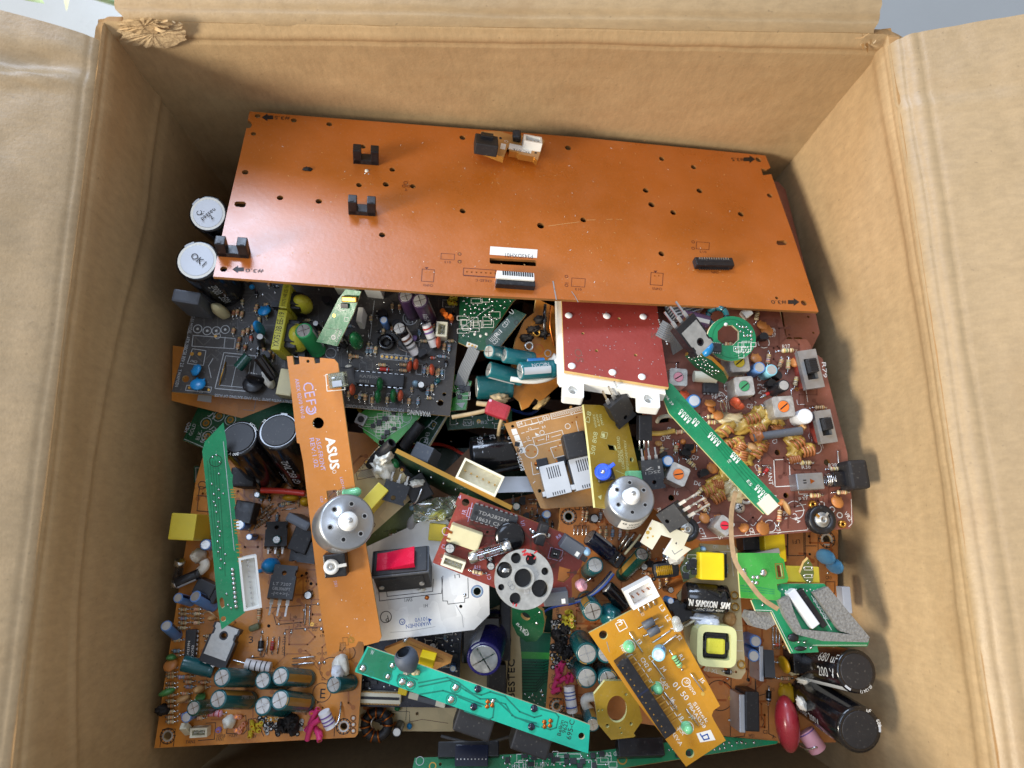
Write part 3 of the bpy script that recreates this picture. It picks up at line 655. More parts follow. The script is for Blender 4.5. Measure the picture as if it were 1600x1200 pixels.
    def fill(s, poly, n, seed, kinds, minpx=7.0):                     # small parts scattered in a free patch, board-aligned
        rnd = random.Random(seed); xs = [p[0] for p in poly]; ys = [p[1] for p in poly]; used = []; c = 0; t = 0
        while c < n and t < n*40:
            t += 1; x = rnd.uniform(min(xs), max(xs)); y = rnd.uniform(min(ys), max(ys))
            if not inside(x, y, poly) or any((x-u)**2+(y-v)**2 < minpx**2 for u, v in used): continue
            used.append((x, y)); c += 1; kd = rnd.choice(kinds); a = rnd.choice((0, 90, 90))
            if kd == 'r': s.rv(x, y, rnd.choice((12, 14, 16)), a, rnd.choice(('res_tan', 'res_tan', 'res_beige', 'res_blue')), rnd.choice(('nkod', 'rrod', 'bgnd', 'yvrd', 'kknd')), .85)
            elif kd == 'w': s.wire(x-5 if a == 0 else x, y if a == 0 else y-6, x+5 if a == 0 else x, y if a == 0 else y+6, .25)
            elif kd == 'd': s.dio(x-6 if a == 0 else x, y if a == 0 else y-6, x+6 if a == 0 else x, y if a == 0 else y+6, .8, rnd.choice(('black', 'film_orange')))
            elif kd == 'e': s.eyelet(x, y, 3, rnd.choice(('burnt', 'tin_dull', 'gold')))
            elif kd == 's': s.solder(x, y, rnd.uniform(1.4, 2.6))
            elif kd == 'c': s.disc(x, y, rnd.uniform(4, 6), rnd.choice(('disc_orange', 'disc_tan', 'film_green', 'blue')), a, 30)
            elif kd == 'k': s.cap(x, y, rnd.uniform(5, 6.5), rnd.choice((9, 11)), rnd.choice(('blue', 'black', 'teal')))
            elif kd == 'q': s.to92(x, y, rnd.choice((0, 90, 180)))
            elif kd == 'b': s.box('chip', x, y, rnd.uniform(6, 11), rnd.uniform(5, 9), 1.6, 'ic', 0, .2)
            elif kd == 'p': s.ring(x, y, 2.2, 'gold', 1.6)
            elif kd == 'l': s.rect(x, y, rnd.uniform(8, 20), rnd.uniform(6, 14), 0, 'ink_white', .7)
    def done(s):
        link('board', s.mb.mesh('board'), s.root)
        return s
def inside(x, y, poly):
    r = False; n = len(poly)
    for i in range(n):
        x1, y1 = poly[i]; x2, y2 = poly[(i+1) % n]
        if (y1 > y) != (y2 > y) and x < (x2-x1)*(y-y1)/(y2-y1)+x1: r = not r
    return r
def chaikin(p):
    o = [p[0]]
    for a, b in zip(p, p[1:]): o += [a*.75+b*.25, a*.25+b*.75]
    return o+[p[-1]]
def rounded(pts, r):
    o = []; n = len(pts)
    for i in range(n):
        a, b, c = (V(pts[(i+j) % n]) for j in (-1, 0, 1)); d1 = (a-b); d2 = (c-b); t = min(r, d1.length*.4, d2.length*.4)
        p = b+d1.normalized()*t; e = b+d2.normalized()*t
        for u in (0, .25, .5, .75, 1): o.append(tuple(p*(1-u)**2+b*2*u*(1-u)+e*u*u))
    return o
# ------------------------------------------------------------------ setting: the floor under the box
XL, XR, YB, YF, ZR = -148.4, 171.6, 204.7, -114.5, 250.0
fl = MB(); fl.add([(-4000, -4000, -2), (4000, -4000, -2), (4000, 4000, -2), (-4000, 4000, -2)], [(0, 1, 2, 3)], 'floor_tile'); setting('floor', fl)
# ------------------------------------------------------------------ the cardboard box
BOXR = thing('cardboard_box', 'open brown cardboard carton with its flaps folded out', 'box', Matrix.Translation((12, 45, 0)))
OFF = V((12, 45, 0))
def nz(x, y, z=0.0): return mnoise.noise(V((x, y, z)))
def sheet(name, fn, nu, nv, m, th=4.0, back='card'):
    # fn(u, v) -> (point, outward normal side offset); double faced sheet of corrugated board
    g = [[fn(i/nu, j/nv) for i in range(nu+1)] for j in range(nv+1)]
    mb = MB(); vs = []; bs = []
    for j in range(nv+1):
        for i in range(nu+1):
            p = g[j][i]; a = g[j][min(i+1, nu)]-g[j][max(i-1, 0)]; b = g[min(j+1, nv)][i]-g[max(j-1, 0)][i]; n = a.cross(b)
            n = n.normalized() if n.length > 1e-9 else V((0, 0, 1)); vs.append(p-OFF); bs.append(p-n*th-OFF)
    w = nu+1; fs = [(j*w+i, j*w+i+1, (j+1)*w+i+1, (j+1)*w+i) for j in range(nv) for i in range(nu)]
    mb.add(vs, fs, m, True); mb.add(bs, [tuple(reversed(f)) for f in fs], back, True)
    edge = [(0, i) for i in range(nu+1)]+[(j, nu) for j in range(1, nv+1)]+[(nv, i) for i in range(nu-1, -1, -1)]+[(j, 0) for j in range(nv-1, 0, -1)]
    k = len(edge); mb.add([vs[j*w+i] for j, i in edge]+[bs[j*w+i] for j, i in edge], [(k+t, k+(t+1) % k, (t+1) % k, t) for t in range(k)], 'card_edge')
    return link(name, mb.mesh(name), BOXR)
def bump1(t, c, w): return math.exp(-((t-c)/w)**2)
def wall_back(u, v):                                    # v: 0 bottom .. 1 rim, u: left..right ; faces -y
    e = min(1, (1-v)*16); x = XL-1-6*e+(XR-XL+2+20*e)*u; z = 4+(ZR-4)*(1-(1-v)**1.5)
    d = 4.5*math.sin(math.pi*u)*math.sin(math.pi*min(1, v*1.02)) + .8*nz(x*.02, z*.02, 3)+.3*nz(x*.09, z*.08, 5)
    d += .9*bump1(z, 241.5, .9) - .5*bump1(z, 245, 2.0)
    d += .5*bump1(z, 226+3*nz(x*.02, 1), 4)*max(0, nz(x*.013, 7))
    return V((x, YB+d*.8+2.4*(max(0, z-240)/10)**2, z+.5*nz(x*.03, 2)))
def wall_left(u, v):                                    # u: front..back, faces +x
    e = min(1, (1-v)*16); y = YF-6*e+(YB-YF+14*e)*u; z = 4+(ZR-4)*(1-(1-v)**1.5)
    d = 3.5*math.sin(math.pi*u)*math.sin(math.pi*v) + 1.0*nz(y*.02, z*.02, 9)+.3*nz(y*.1, z*.08, 4)
    cr = 203+26*math.sin(math.pi*min(1, max(0, u*1.25)))*(1-u*.55) ; d += -1.0*bump1(z, cr, 2.2)+.8*bump1(z, cr-5, 4)
    d += .5*bump1(z, 247, .7)
    return V((XL-d*.9-2.4*(max(0, z-240)/10)**2, y, z))
def wall_right(u, v):                                   # u: back..front, faces -x
    e = min(1, (1-v)*16); y = YB+8*e+(YF-YB-14*e)*u; z = 4+(ZR-4)*(1-(1-v)**1.5)
    d = 3+8*math.sin(math.pi*min(1, v*.9+.05))*math.sin(math.pi*min(1, u*1.0)) + .9*nz(y*.02, z*.02, 12)+.3*nz(y*.09, z*.1, 6)
    d = d*min(1, (1-v)*6+.0) + .2
    d += .6*bump1(z, 245, .8)-.5*bump1(z, 239, 2.5)+.5*bump1(z, 150+20*nz(y*.01, 3), 4)*nz(y*.02, 8)
    return V((XR+d+2.4*(max(0, z-240)/10)**2, y, z))
def wall_front(u, v):                                   # u: right..left, faces +y
    x = XR+14+(XL-XR-21)*u; z = 4+(ZR-4)*(1-(1-v)**1.5)
    return V((x, YF-2*math.sin(math.pi*u)*math.sin(math.pi*v)-.8*nz(x*.02, z*.02, 15), z))
sheet('wall', wall_back, 100, 110, 'card'); sheet('wall', wall_left, 100, 100, 'card'); sheet('wall', wall_right, 100, 100, 'card'); sheet('wall', wall_front, 40, 30, 'card')
bb = MB(); bb.box((XL/2+XR/2-OFF.x, (YB+YF)/2-OFF.y, 2), (XR-XL+8, YB-YF+8, 4), 'card', 0); link('base', bb.mesh('base'), BOXR)
def fold(t, a0, a1, w):                                  # arc profile: angle eases from a0 (steep) to a1 along t
    n = 24; x = z = 0.0; h = t/n
    for i in range(n):
        a = a1+(a0-a1)*math.exp(-(i+.5)*h/w); x += h*math.cos(a); z += h*math.sin(a)
    return x, z
def flap_left(u, v):                                    # u: front..back along the fold, v: 0 fold .. 1 outer edge ; faces up
    y = YF+(YB-YF-1)*u; t = 150*v**1.7
    cut = 6*bump1(u, 1.0, .04)*(1-v)
    s = .42*(1-math.exp(-t/14.0))
    x, z = fold(t, 1.35, .41, 3.0); x = XL-2.2-x; z += ZR-1.2
    z += .9*nz(y*.022, t*.03, 21)+.45*nz(y*.09, t*.09, 23)
    yc = 178+6*nz(t*.05, 3)-.02*t; z += (3.2*bump1(y, yc-2, 2.2)-3.4*bump1(y, yc+5, 5.5))*min(1, t/18)*(1-.2*v)
    z += -.35*bump1(t, 5+nz(y*.02, 3), .8)+.5*bump1(t, 30, 7)*nz(y*.03, 11)
    z -= .10*max(0, y-150)*min(1, t/60)*.5
    return V((x, y-cut, z))
def flap_right(u, v):
    y = YB-1+(YF-YB+1)*u; t = 150*v**1.7
    x, z = fold(t, 1.3, .28, 4.5); x = XR+2.2+x; z += ZR-1.2
    z += .8*nz(y*.02, t*.03, 31)+.4*nz(y*.08, t*.08, 33) - .5*bump1(t, 6+nz(y*.02, 9), .9)+.4*bump1(t, 9, 2.0)-.4*bump1(t, 12.5+nz(y*.02, 4), .9)
    yc = 172-.12*t+4*nz(t*.06, 8); z += .9*bump1(y, yc, 1.8)-.7*bump1(y, yc+5, 4)
    z -= .9*bump1(t+.25*(y-60), 62, 3)*(1 if y < 60 else .2)
    return V((x, y-.15*max(0, 12-t)*bump1(u, 0, .05), z))
def flap_back(u, v):
    x = XL+4+(XR-XL-7)*u; t = 120*v**1.6
    yy, z = fold(t, 1.25, .25, 6.0); y = YB+2.2+yy; z += ZR-1.2
    z += 1.2*nz(x*.02, t*.03, 41)+.3*nz(x*.09, t*.09, 43)-.7*bump1(t, 6.5, .9)
    return V((x+(4 if u < .5 else -2)*(0 if .02 < u < .98 else 1)*nz(t*.2, 5), y, z))
def flap_front(u, v):
    x = XR-3+(XL-XR+6)*u; t = 120*v
    return V((x, YF-1.5-t*.9, ZR-.3*t))
sheet('flap', flap_left, 110, 90, 'card_flap'); sheet('flap', flap_right, 110, 90, 'card_flap'); sheet('flap', flap_back, 90, 70, 'card_flap'); sheet('flap', flap_front, 30, 12, 'card_flap')
# the torn top corner where liner paper has been ripped away
tb = MB(); rnd = random.Random(3)
def patch(px, py, rx, ry, n, lift, m, seed, zc):
    c = P(px, py, zc); t = c.y; o = []
    pts = []
    for i in range(n):
        a = 2*math.pi*i/n; w = 1+.22*nz(math.cos(a)*3, math.sin(a)*3, seed)+.08*rnd.uniform(-1, 1)
        qx, qy = px+rx*w*math.cos(a), py-ry*w*math.sin(a); r = ray(qx, qy); k = (YB-lift-.8*rnd.random())/r.y
        pts.append(V((0, 0, CAMZ))+r*k)
    cc = sum(pts, V())/n; vs = []
    for j in range(6):
        for i in range(n):
            p = pts[i].lerp(cc, j/6+.03*rnd.random()*j); p = p-V((0, .5*lift*min(1, j)*abs(nz(p.x*.16, p.z*.22, seed))+.25*rnd.random(), 0)); vs.append(p-OFF)
    tb.add(vs+[cc-OFF-V((0, .3, 0))], [(j*n+(i+1) % n, j*n+i, (j+1)*n+i, (j+1)*n+(i+1) % n) for j in range(5) for i in range(n)]+[(5*n+(i+1) % n, 5*n+i, 6*n) for i in range(n)], m)
patch(240, 52, 52, 22, 46, .9, 'torn_pale', 1, 247)
patch(225, 40, 40, 13, 36, 2.0, 'torn_paper', 5, 248)
for i in range(8):
    px, py = 190+rnd.random()*85, 30+rnd.random()*22; a = V((0, 0, CAMZ))+ray(px, py)*((YB-2)/ray(px, py).y)
    d = V((rnd.uniform(-1, 1), -.5*rnd.random(), rnd.uniform(-.3, .9))).normalized(); n = V((rnd.uniform(-1, 1), -1, rnd.uniform(-1, 1))).normalized().cross(d)*rnd.uniform(.4, 1.3); L = rnd.uniform(2.5, 6)
    p = [a-OFF+d*L*t+V((0, -1.6*math.sin(t*3)*rnd.random(), .5*math.sin(4*t))) for t in (0, .33, .66, 1)]
    tb.add([x for qq, w in zip(p, (1, .9, .7, .2)) for x in (qq-n*w, qq+n*w)], [(0, 1, 3, 2), (2, 3, 5, 4), (4, 5, 7, 6)], rnd.choice(('torn_pale', 'torn_paper', 'torn_paper')), True)
link('torn_corner', tb.mesh('torn_corner'), BOXR)
tb = MB()
for i in range(8):
    px, py = 1335+rnd.random()*35, 58+rnd.random()*14; a = V((0, 0, CAMZ))+ray(px, py)*((YB-1.2)/ray(px, py).y)
    d = V((rnd.uniform(-1, 1), -.4*rnd.random(), rnd.uniform(-.5, .7))).normalized(); n = V((0, -1, .4)).cross(d).normalized()*rnd.uniform(.3, .8); L = rnd.uniform(2, 6)
    p = [a-OFF+d*L*t+V((0, -1.2*math.sin(t*3)*rnd.random(), 0)) for t in (0, .5, 1)]
    tb.add([x for qq, w in zip(p, (1, .8, .2)) for x in (qq-n*w, qq+n*w)], [(0, 1, 3, 2), (2, 3, 5, 4)], rnd.choice(('torn_paper', 'card_edge')), True)
link('torn_corner', tb.mesh('torn_corner'), BOXR)
# leaves of a plant behind the box, seen past the torn corner
def leaf(mb, p0, p1, w, m, sag):
    p0, p1 = V(p0), V(p1); d = p1-p0; s = d.cross(V((0, 0, 1))).normalized(); n = 10; vs = []
    for i in range(n+1):
        t = i/n; c = p0+d*t+V((0, 0, sag*math.sin(math.pi*t))); ww = w*math.sin(math.pi*min(1, .06+t*.94))**.8*(1-t*.3); vs += [c-s*ww, c+V((0, 0, -ww*.35)), c+s*ww]
    mb.add(vs, [f for i in range(n) for f in ((3*i, 3*i+1, 3*i+4, 3*i+3), (3*i+1, 3*i+2, 3*i+5, 3*i+4))], m, True)
PL = thing('plant', 'green leafy plant standing behind the torn corner of the carton', 'plant', Matrix.Translation((-270, 420, 0)))
po = V((-270, 420, 0)); lm = MB(); pl = MB()
for (a, b, w, m) in ((P(-60, -40, 120), P(70, 6, 150), 16, 'leaf'), (P(150, -60, 60), P(104, 18, 40), 9, 'leaf_yellow'), (P(20, -70, 150), P(-30, 40, 170), 14, 'leaf'), (P(-30, -120, 140), P(60, -50, 180), 14, 'leaf'), (P(190, -110, 100), P(175, -15, 120), 10, 'leaf')): 
    leaf(lm, a-po, b-po, w, m, 14); pl.tube([V(a)-po, (V(a)-po)*.5+V((0, 0, 10)), V((0, 0, 0))], 2.2, 'leaf', 6)
link('leaf_cluster', lm.mesh('leaf_cluster'), PL); link('stem', pl.mesh('stem'), PL)
# ------------------------------------------------------------------ deep layers that fill the box below the pile
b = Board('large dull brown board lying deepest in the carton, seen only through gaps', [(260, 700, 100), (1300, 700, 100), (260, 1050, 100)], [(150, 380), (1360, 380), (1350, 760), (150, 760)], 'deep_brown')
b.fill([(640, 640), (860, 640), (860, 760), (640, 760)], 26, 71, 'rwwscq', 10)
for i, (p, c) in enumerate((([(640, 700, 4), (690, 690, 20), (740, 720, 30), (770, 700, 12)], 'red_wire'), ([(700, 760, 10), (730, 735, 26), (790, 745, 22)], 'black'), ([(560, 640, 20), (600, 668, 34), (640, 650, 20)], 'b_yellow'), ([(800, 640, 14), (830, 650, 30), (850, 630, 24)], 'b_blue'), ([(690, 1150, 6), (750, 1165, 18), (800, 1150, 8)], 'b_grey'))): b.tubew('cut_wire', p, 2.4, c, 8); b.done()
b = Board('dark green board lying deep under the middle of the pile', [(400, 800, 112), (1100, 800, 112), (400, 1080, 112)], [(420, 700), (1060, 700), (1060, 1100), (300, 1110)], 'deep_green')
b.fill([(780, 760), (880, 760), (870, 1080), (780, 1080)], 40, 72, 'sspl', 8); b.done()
# ------------------------------------------------------------------ the long rust coloured board along the back
b = Board('long rust-orange circuit board, biggest in the carton, leaning on the back wall', [(388, 175, 198), (1198, 245, 161), (333, 432, 226)], [(390, 174), (460, 180), (900, 214), (1196, 243), (1204, 262), (1198, 265), (1189, 263), (1192, 274), (1205, 272), (1240, 370), (1279, 487), (1150, 481), (700, 459), (333, 432), (355, 330), (385, 200), (391, 200), (394, 195), (391, 190), (387, 188)], 'rust', 'edge_dark', 1.5,
    [(402.5, 181, 4.5), (396, 209, 4), (459, 188, 4.5), (514.5, 194, 4.5), (383, 269, 5), (437.6, 309, 5), (498, 314.5, 5), (561, 289, 4.6), (567, 229, 4.5), (613, 265, 4.5), (603, 288, 5), (645, 291, 4.5), (597, 367, 5), (722.7, 215, 5), (887.5, 231, 5), (723, 329.6, 5), (845, 352.5, 6), (911.5, 343.5, 5), (1034, 248, 4.6), (1083.7, 261, 4.6), (1185, 249.5, 5), (1009, 297.5, 5), (1093, 298, 5), (1018, 319.7, 5.4), (1052, 332, 5), (1157.6, 334.6, 5), (1202.6, 305.5, 4.6), (1033.5, 396.5, 5), (1256, 473.4, 5), (1213.6, 465.5, 2.8), (349.4, 420.5, 5.4)],
    [[(367, 316), (370, 314.5), (382, 315), (384.5, 318), (383, 323), (380, 324), (369, 323), (366, 320)], [(1214, 376), (1226, 375.5), (1230, 379), (1228, 383), (1216, 383), (1213, 380)], [(765, 403), (836, 406.5), (838, 408), (838, 415), (836, 416), (767, 412), (765, 410)]])
B1 = b
for (x, y, wd) in ((572, 252, 39), (566, 331, 42), (366, 396, 47)):
    k = b.k(x, y); b.put(interrupter(q(wd*k), 4.6, 8.2), x, y, -4)
b.box('flat_cable_connector', 806, 441, 62, 11, 3.2, 'black', -4, .3); b.box('flat_cable_connector', 806, 430, 60, 14, 4.2, 'white', -4, .4)
for i in range(15): b.mb.T = None
x0 = b.hit(785, 429, 4.3); 
cc = MB()
for i in range(14): cc.box((-6.5+i*1.0, 0, 4.35), (.55, 2.2, .3), 'black')
b.put([('contact_row', cc.mesh('contact_row'))], 809, 428, -4, 0, 4.3)
def smdx(mb):
    for i in range(13): mb.box((-7.4+i*1.23, 1.5, 3.5), (.5, 1.2, .25), 'tin'); mb.box((-7.4+i*1.23, -2.6, 1.0), (.6, 1.0, 1.0), 'black_matte')
    mb.box((0, .2, 3.3), (17, .5, .5), 'black_matte')
b.box('pin_connector', 1117, 408, 64, 16, 3.4, 'black', -1, .4, 0, smdx)
b.rect(802.5, 394, 74, 13, -4, 'ink_white', 1, True)
b.text('P343DXH01', 832, 398, 789, 395.5, 'ink_black', 8)
for (x, y, w, l) in ((699.5, 401, 21, 9), (903.5, 441.5, 21, 13), (1098, 384, 20, 11)): b.rect(x, y, w, l, -4, 'ink_brown', .8); b.text('013', x+5, y+l/2+2.6, x-5, y+l/2+2, 'ink_brown', 4.5)
for (x, y) in ((718, 397), (718, 409)): b.ring(x, y, 2.6, 'ink_brown', 1); b.dot(x, y, 1.1, 'gold')
for (x, y) in ((885, 432), (885, 446), (1083, 378), (1083, 388)): b.ring(x, y, 2.4, 'ink_brown', .9)
b.text('*', 721, 405, 715, 405, 'ink_brown', 4); b.text('*', 888, 440, 882, 440, 'ink_brown', 4)
for (x, y) in ((668.5, 430.5), (1026, 436)):
    b.rect(x, y, 19, 19, -4, 'ink_brown', .9); b.dot(x-3, y-5, 1.2, 'copper'); b.dot(x+3, y-5, 1.2, 'copper'); b.text('CNP03', x+8, y+14, x-7, y+13, 'ink_brown', 4.5); b.poly([(x-5, y-13), (x+1, y-13), (x-2, y-9.5)], 'ink_brown')
b.rect(749, 426, 50, 11, -4, 'ink_brown', 1); b.line([(725, 430.5), (774, 433.5)], 'ink_brown', 1.8)
for i in range(7): b.dot(729.5+i*7.4, 424.5+i*.4, 1.6, 'copper'); b.dot(729.5+i*7.4, 425+i*.4, .9, 'hole')
b.text('CNLED C', 768, 437.5, 743, 436, 'ink_brown', 4.5); b.text('CNLED', 812, 448.5, 797, 447.5, 'ink_brown', 5); b.text('CNP4', 1122, 424, 1111, 423.6, 'ink_brown', 4.5)
for (x, y, d, t, tx) in ((418, 183.5, -1, '#3.5', (453, 183, 429, 181.5)), (1171, 249, 1, '#3.5', (1162, 247.5, 1142, 246.5)), (1240, 472, 1, '#3.0', (1228, 470, 1204, 469)), (372, 421, -1, '#3.0', (412, 421.5, 384, 419.8))):
    b.poly([(x-d*9, y-3), (x-d*9, y+3), (x, y+3), (x, y+6), (x+d*9, y), (x, y-6), (x, y-3)], 'ink_black'); b.text(t, *tx, 'ink_black', 7)
b.line([(857, 353.3), (880, 350), (905, 347)], 'scratch', .8); b.line([(917, 344), (930, 343.6)], 'scratch', .9); b.line([(947, 343), (957, 342.7)], 'scratch', .8); b.line([(963, 342.7), (972, 343)], 'scratch', .7)
rr = random.Random(5)
for i in range(150):
    x, y = rr.uniform(400, 1190), rr.uniform(220, 450); L = rr.uniform(.8, 2.4); a = rr.uniform(0, 3); b.line([(x, y), (x+L*math.cos(a), y+L*math.sin(a))], rr.choice(('scratch', 'scratch', 'ink_white')), rr.uniform(.4, .9))
b.line([(864, 440), (866, 452), (869, 468)], 'ink_dim', 1.8); b.line([(893, 456), (898, 463), (903, 472)], 'ink_dim', 1.1)
b.text('Y', 636, 294, 632, 294, 'ink_brown', 6); b.ring(634, 286, 3, 'ink_brown', .8); b.ring(631, 291, 2.4, 'ink_brown', .8); b.ring(638, 291, 2.4, 'ink_brown', .8)
b.lump(480, 265, 7, 4, .7, 'burnt', 4, .6, name='burn_mark'); b.solder(573, 267, 3.2, 'glue'); b.solder(570, 271, 1.2); b.solder(576, 271.5, 1.4); b.done()
# brown board under it, poking out on the right
b = Board('brown board tucked under the long rust board by the right wall', [(640, 220, 172), (1200, 262, 143), (620, 450, 198)], [(900, 262), (1216, 284), (1227, 296), (1266, 450), (1281, 520), (1268, 546), (1252, 527), (1229, 527), (1220, 470), (950, 452)], 'radio_brown', 'edge_dark', 1.6, [(1263, 495, 2.2), (1271, 520, 2)]); b.done()
# broken little board on the long one
b = Board('small broken amber board with black jack and white plug lying on the long rust board', [(743, 230, 196), (840, 252, 193), (752, 207, 189)], [(743, 229), (787, 246), (794, 229), (796, 236), (808, 238), (812, 241), (834, 245), (840, 251), (851, 220), (845, 214), (797, 210), (781, 205), (752, 205), (744, 220)], 'tan', 'gold', 3)
def jk(mb): mb.box((0, 2, 6.2), (6, 3.5, 2.6), 'black', .4); mb.box((-4.2, 0, 3.5), (1, 5, 4), 'black_matte', .2)
b.box('power_jack', 761, 218, 36, 30, 6, 'black_matte', -9, .6, 0, jk)
b.axis(block(4, 4.4, 6, 'black_matte', 1.0, 'toggle'), (808, 218, 0), (806, 200, 9), -10)
b.put(header(6, 9, 4.6, 'white', 4, 1), 833, 217, -10, 0, 4.6)
b.rect(813, 232, 36, 9, -12, 'ink_white', 1, True); b.text('SC 01E', 828, 237.5, 801, 231.5, 'ink_black', 5.5); b.rect(786, 229, 8, 9, -12, 'ink_white', 1, True); b.ring(791, 221, 2.6, 'ink_white', .7); b.solder(782, 216, 2.4, 'burnt'); b.solder(837, 239, 2.2, 'burnt'); b.done()

# ------------------------------------------------------------------ charcoal power supply board at the left
b = Board('charcoal grey power supply board below the left end of the long rust board', [(268, 612, 172), (703, 650, 172), (303, 490, 172)], [(356, 330), (738, 372), (721, 470), (703, 650), (268, 612), (303, 490)], 'charcoal', 'edge', 1.8, [(688, 629.5, 5), (694, 616, 3), (290, 592, 5.5)])
b.cap(308, 407, 34, 36, 'paper', 352, 452, rim=(), spin=1.9, texts=(('105C 100uF', 6, 5.4, 3.2, True),)); b.cap(325, 334, 30, 36, 'paper', 366, 372, spin=2.2)
# writing on the paper discs
for (x, y, rows, a) in ((308, 407, (('OK1', 26),), -38), (325, 334, (('Q. C.', 26), ('passed', 26), ('2', 5)), 38)):
    tm = MB(); k = b.k(x, y, 36)
    for i, (t, w) in enumerate(rows):
        vs, fs, tw, top = text_geo(t); kk = w*k/tw; n = len(rows); tm.add([(p.x*kk-w*k/2, p.y*kk + ((n-1)/2-i)*9.0*k-2.5*k, .05) for p in vs], fs, 'ink_black')
    b.put([('handwriting', tm.mesh('handwriting'))], x, y, a, 36.5, 36.5)
b.axis(block(12, 6, 24, 'slate', 1.0, 'power_block'), (316, 488, 0), (288, 461, 26), -8)
b.lump(350, 491, 12, 9, 9, 'beige_plastic', 2, .1, -20, 0, 'varistor'); b.line([(340, 488), (360, 493)], 'ink_black', 1)
b.disc(412, 480, 11, 'blue', 10, 60); b.lens(406, 514, 6, 10, 8, 'blue', 0, 'disc_capacitor'); b.disc(302, 576, 10, 'blue', 60, 55); b.disc(310, 594, 12, 'blue', -10, 62)
b.cap(406, 526, 6, 13, 'smallblack', 409, 540)
def core(mb): mb.box((3.4, 0, 7), (5, 10, 8), 'black', .6); mb.ell((6.2, 0, 7), (4.2, 5.4, 6), 'yellow_tape', 16, 10)
for (x, y, w, l, t) in ((445, 462, 13, 40, 'YX7514B EE-16'), (436, 515, 15, 66, 'YX7513B EE-19')):
    kk = b.k(x, y, 19)
    def tp(mb, w=w*kk, l=l*kk, t=t):
        mb.box((w*.95, 0, 8), (w*1.5, l*.7, 13), 'black', .5); mb.ell((w*1.5, 0, 9), (w*1.2, l*.36, 8.5), 'yellow_tape', 16, 10); mb.box((w*.95, 0, 14.5), (w*1.3, l*.45, 3), 'black_matte', .4)
        vs, fs, tw, top = text_geo(t); s = l*.86/tw; mb.add([(w*.24-p.y*min(s*1.5, w*.6/top), -l*.43+p.x*s, 19.05) for p in vs], fs, 'ink_black')
    b.box('transformer', x, y, w, l, 19, 'yellow_tape', -7, .5, 0, tp)
b.cap(474, 516, 13.5, 20, 'bgreen', 497, 548); b.lens(557, 533, 12, 10, 9, 'film_green', 90, 'inductor'); b.box('terminal_post', 562, 491, 8, 24, 12, 'white', -8, .5); b.box('relay', 446, 597, 24, 42, 9, 'beige_plastic', -8, .6)
b.put(block(10, 4, 9, 'ivory_plastic', .4, 'connector'), 545, 456, -6); b.put(block(8, 4, 12, 'white', .4, 'connector'), 588, 460, -6)
b.axis(disc_cap(4.6, 1.2, 'black', 0), (404, 602, 0), (397, 588, 8), -8); kk = b.k(397, 589, 8)
tm = MB()
for i, t in enumerate(('NTC', '5D-11')):
    vs, fs, tw, top = text_geo(t); s = 4.6/tw if i else 3/tw; tm.add([(p.x*s-2.1, 1.0-i*1.7+p.y*s, 0) for p in vs], fs, 'ink_white')
b.disc(396, 590, 17, 'black', -8, 68, 1.5, 'thermistor'); b.put([('lettering', tm.mesh('lettering'))], 397, 590, -14, 7.4, 7.4)
b.tubew('film_capacitor', [(405, 558, 12), (416, 573, 9), (428, 590, 5)], 9, 'black_gloss', 12); b.tubew('film_capacitor', [(388, 556, 6), (372, 575, 5)], 8, 'sleeve_green', 12); b.lump(421, 594, 8, 15, 4, 'glue', 3, .3, 25)
b.put(toroid(3.2, .5, 'tin', 'tin', 2), 466, 548, 0, 2); b.lump(473, 545, 14, 8, 4, 'ic', 4, .3)
b.cap(656, 469, 12.5, 24, 'purple', 671, 500, (('100uF 50V', 3, -1.0, 2.2, True),)); b.cap(634, 462, 11.5, 21, 'purple', 645, 492); b.cap(624, 513, 11, 15, 'black', 637, 533)
b.tubew('power_resistor', [(632, 524, 10), (640, 537, 7), (650, 553, 4)], 7.5, 'res_white', 12); b.tubew('power_resistor', [(666, 507, 10), (672, 523, 7), (679, 541, 4)], 7, 'res_white', 12)
for (p0, p1, c, r) in (((634.5, 528, 9.5), (636, 530, 9), 'b_brown', 8.2), ((639, 535, 8), (640.5, 537, 7.6), 'b_black', 7.6), ((643, 541, 6.8), (644.5, 543.5, 6.3), 'b_grey', 7.8), ((667.5, 511, 9.4), (668.3, 513, 9.0), 'b_red', 7.6), ((670, 517.5, 8.2), (671, 520, 7.8), 'b_violet', 7.4), ((673.6, 527, 6.4), (674.4, 529, 6), 'b_grey', 7.3)):
    b.tubew('colour_band', [p0, p1], r, c, 12)
b.tubew('resistor_lead', [(632, 523, 10), (620, 532, 6), (622, 545, 2), (640, 551, 0)], 1.2, 'tin', 6); b.tubew('resistor_lead', [(666, 507, 10), (655, 502, 7), (656, 515, 2), (660, 522, 0)], 1.2, 'tin', 6)
b.put(header(5.2, 7.2, 8, 'ivory_plastic', 3), 690, 514, 85, 0, 8)
b.put(toroid(2.9, 1.4, 'black_gloss', 'black', 2), 604, 536, 0, 1); b.disc(645, 528, 6, 'violet', 60, 40); b.to92(660, 553, 30); b.to92(649, 546, 0)
for i, (x, y) in enumerate(((693, 490), (698, 496), (705, 499))): b.tubew('wire_stub', [(x, y, 2), (x+1, y-2, 5), (x-2, y-5, 7)], 4, 'orange_core', 8)
for i in range(6): b.stub(703+(i % 3)*5, 468+(i//3)*7, 'yellow', 3, .3, i*40, .9)
b.ic(591, 592, 80, 20, 9, -4.5, ('KA7500C', '8051'), 3.4)
b.axis(led(2.0, 5, 'glue'), (546, 582, 0), (544, 568, 6)); b.tubew('sleeve', [(544, 574, 5), (546, 586, 3), (552, 600, 1)], 9, 'slate', 10)
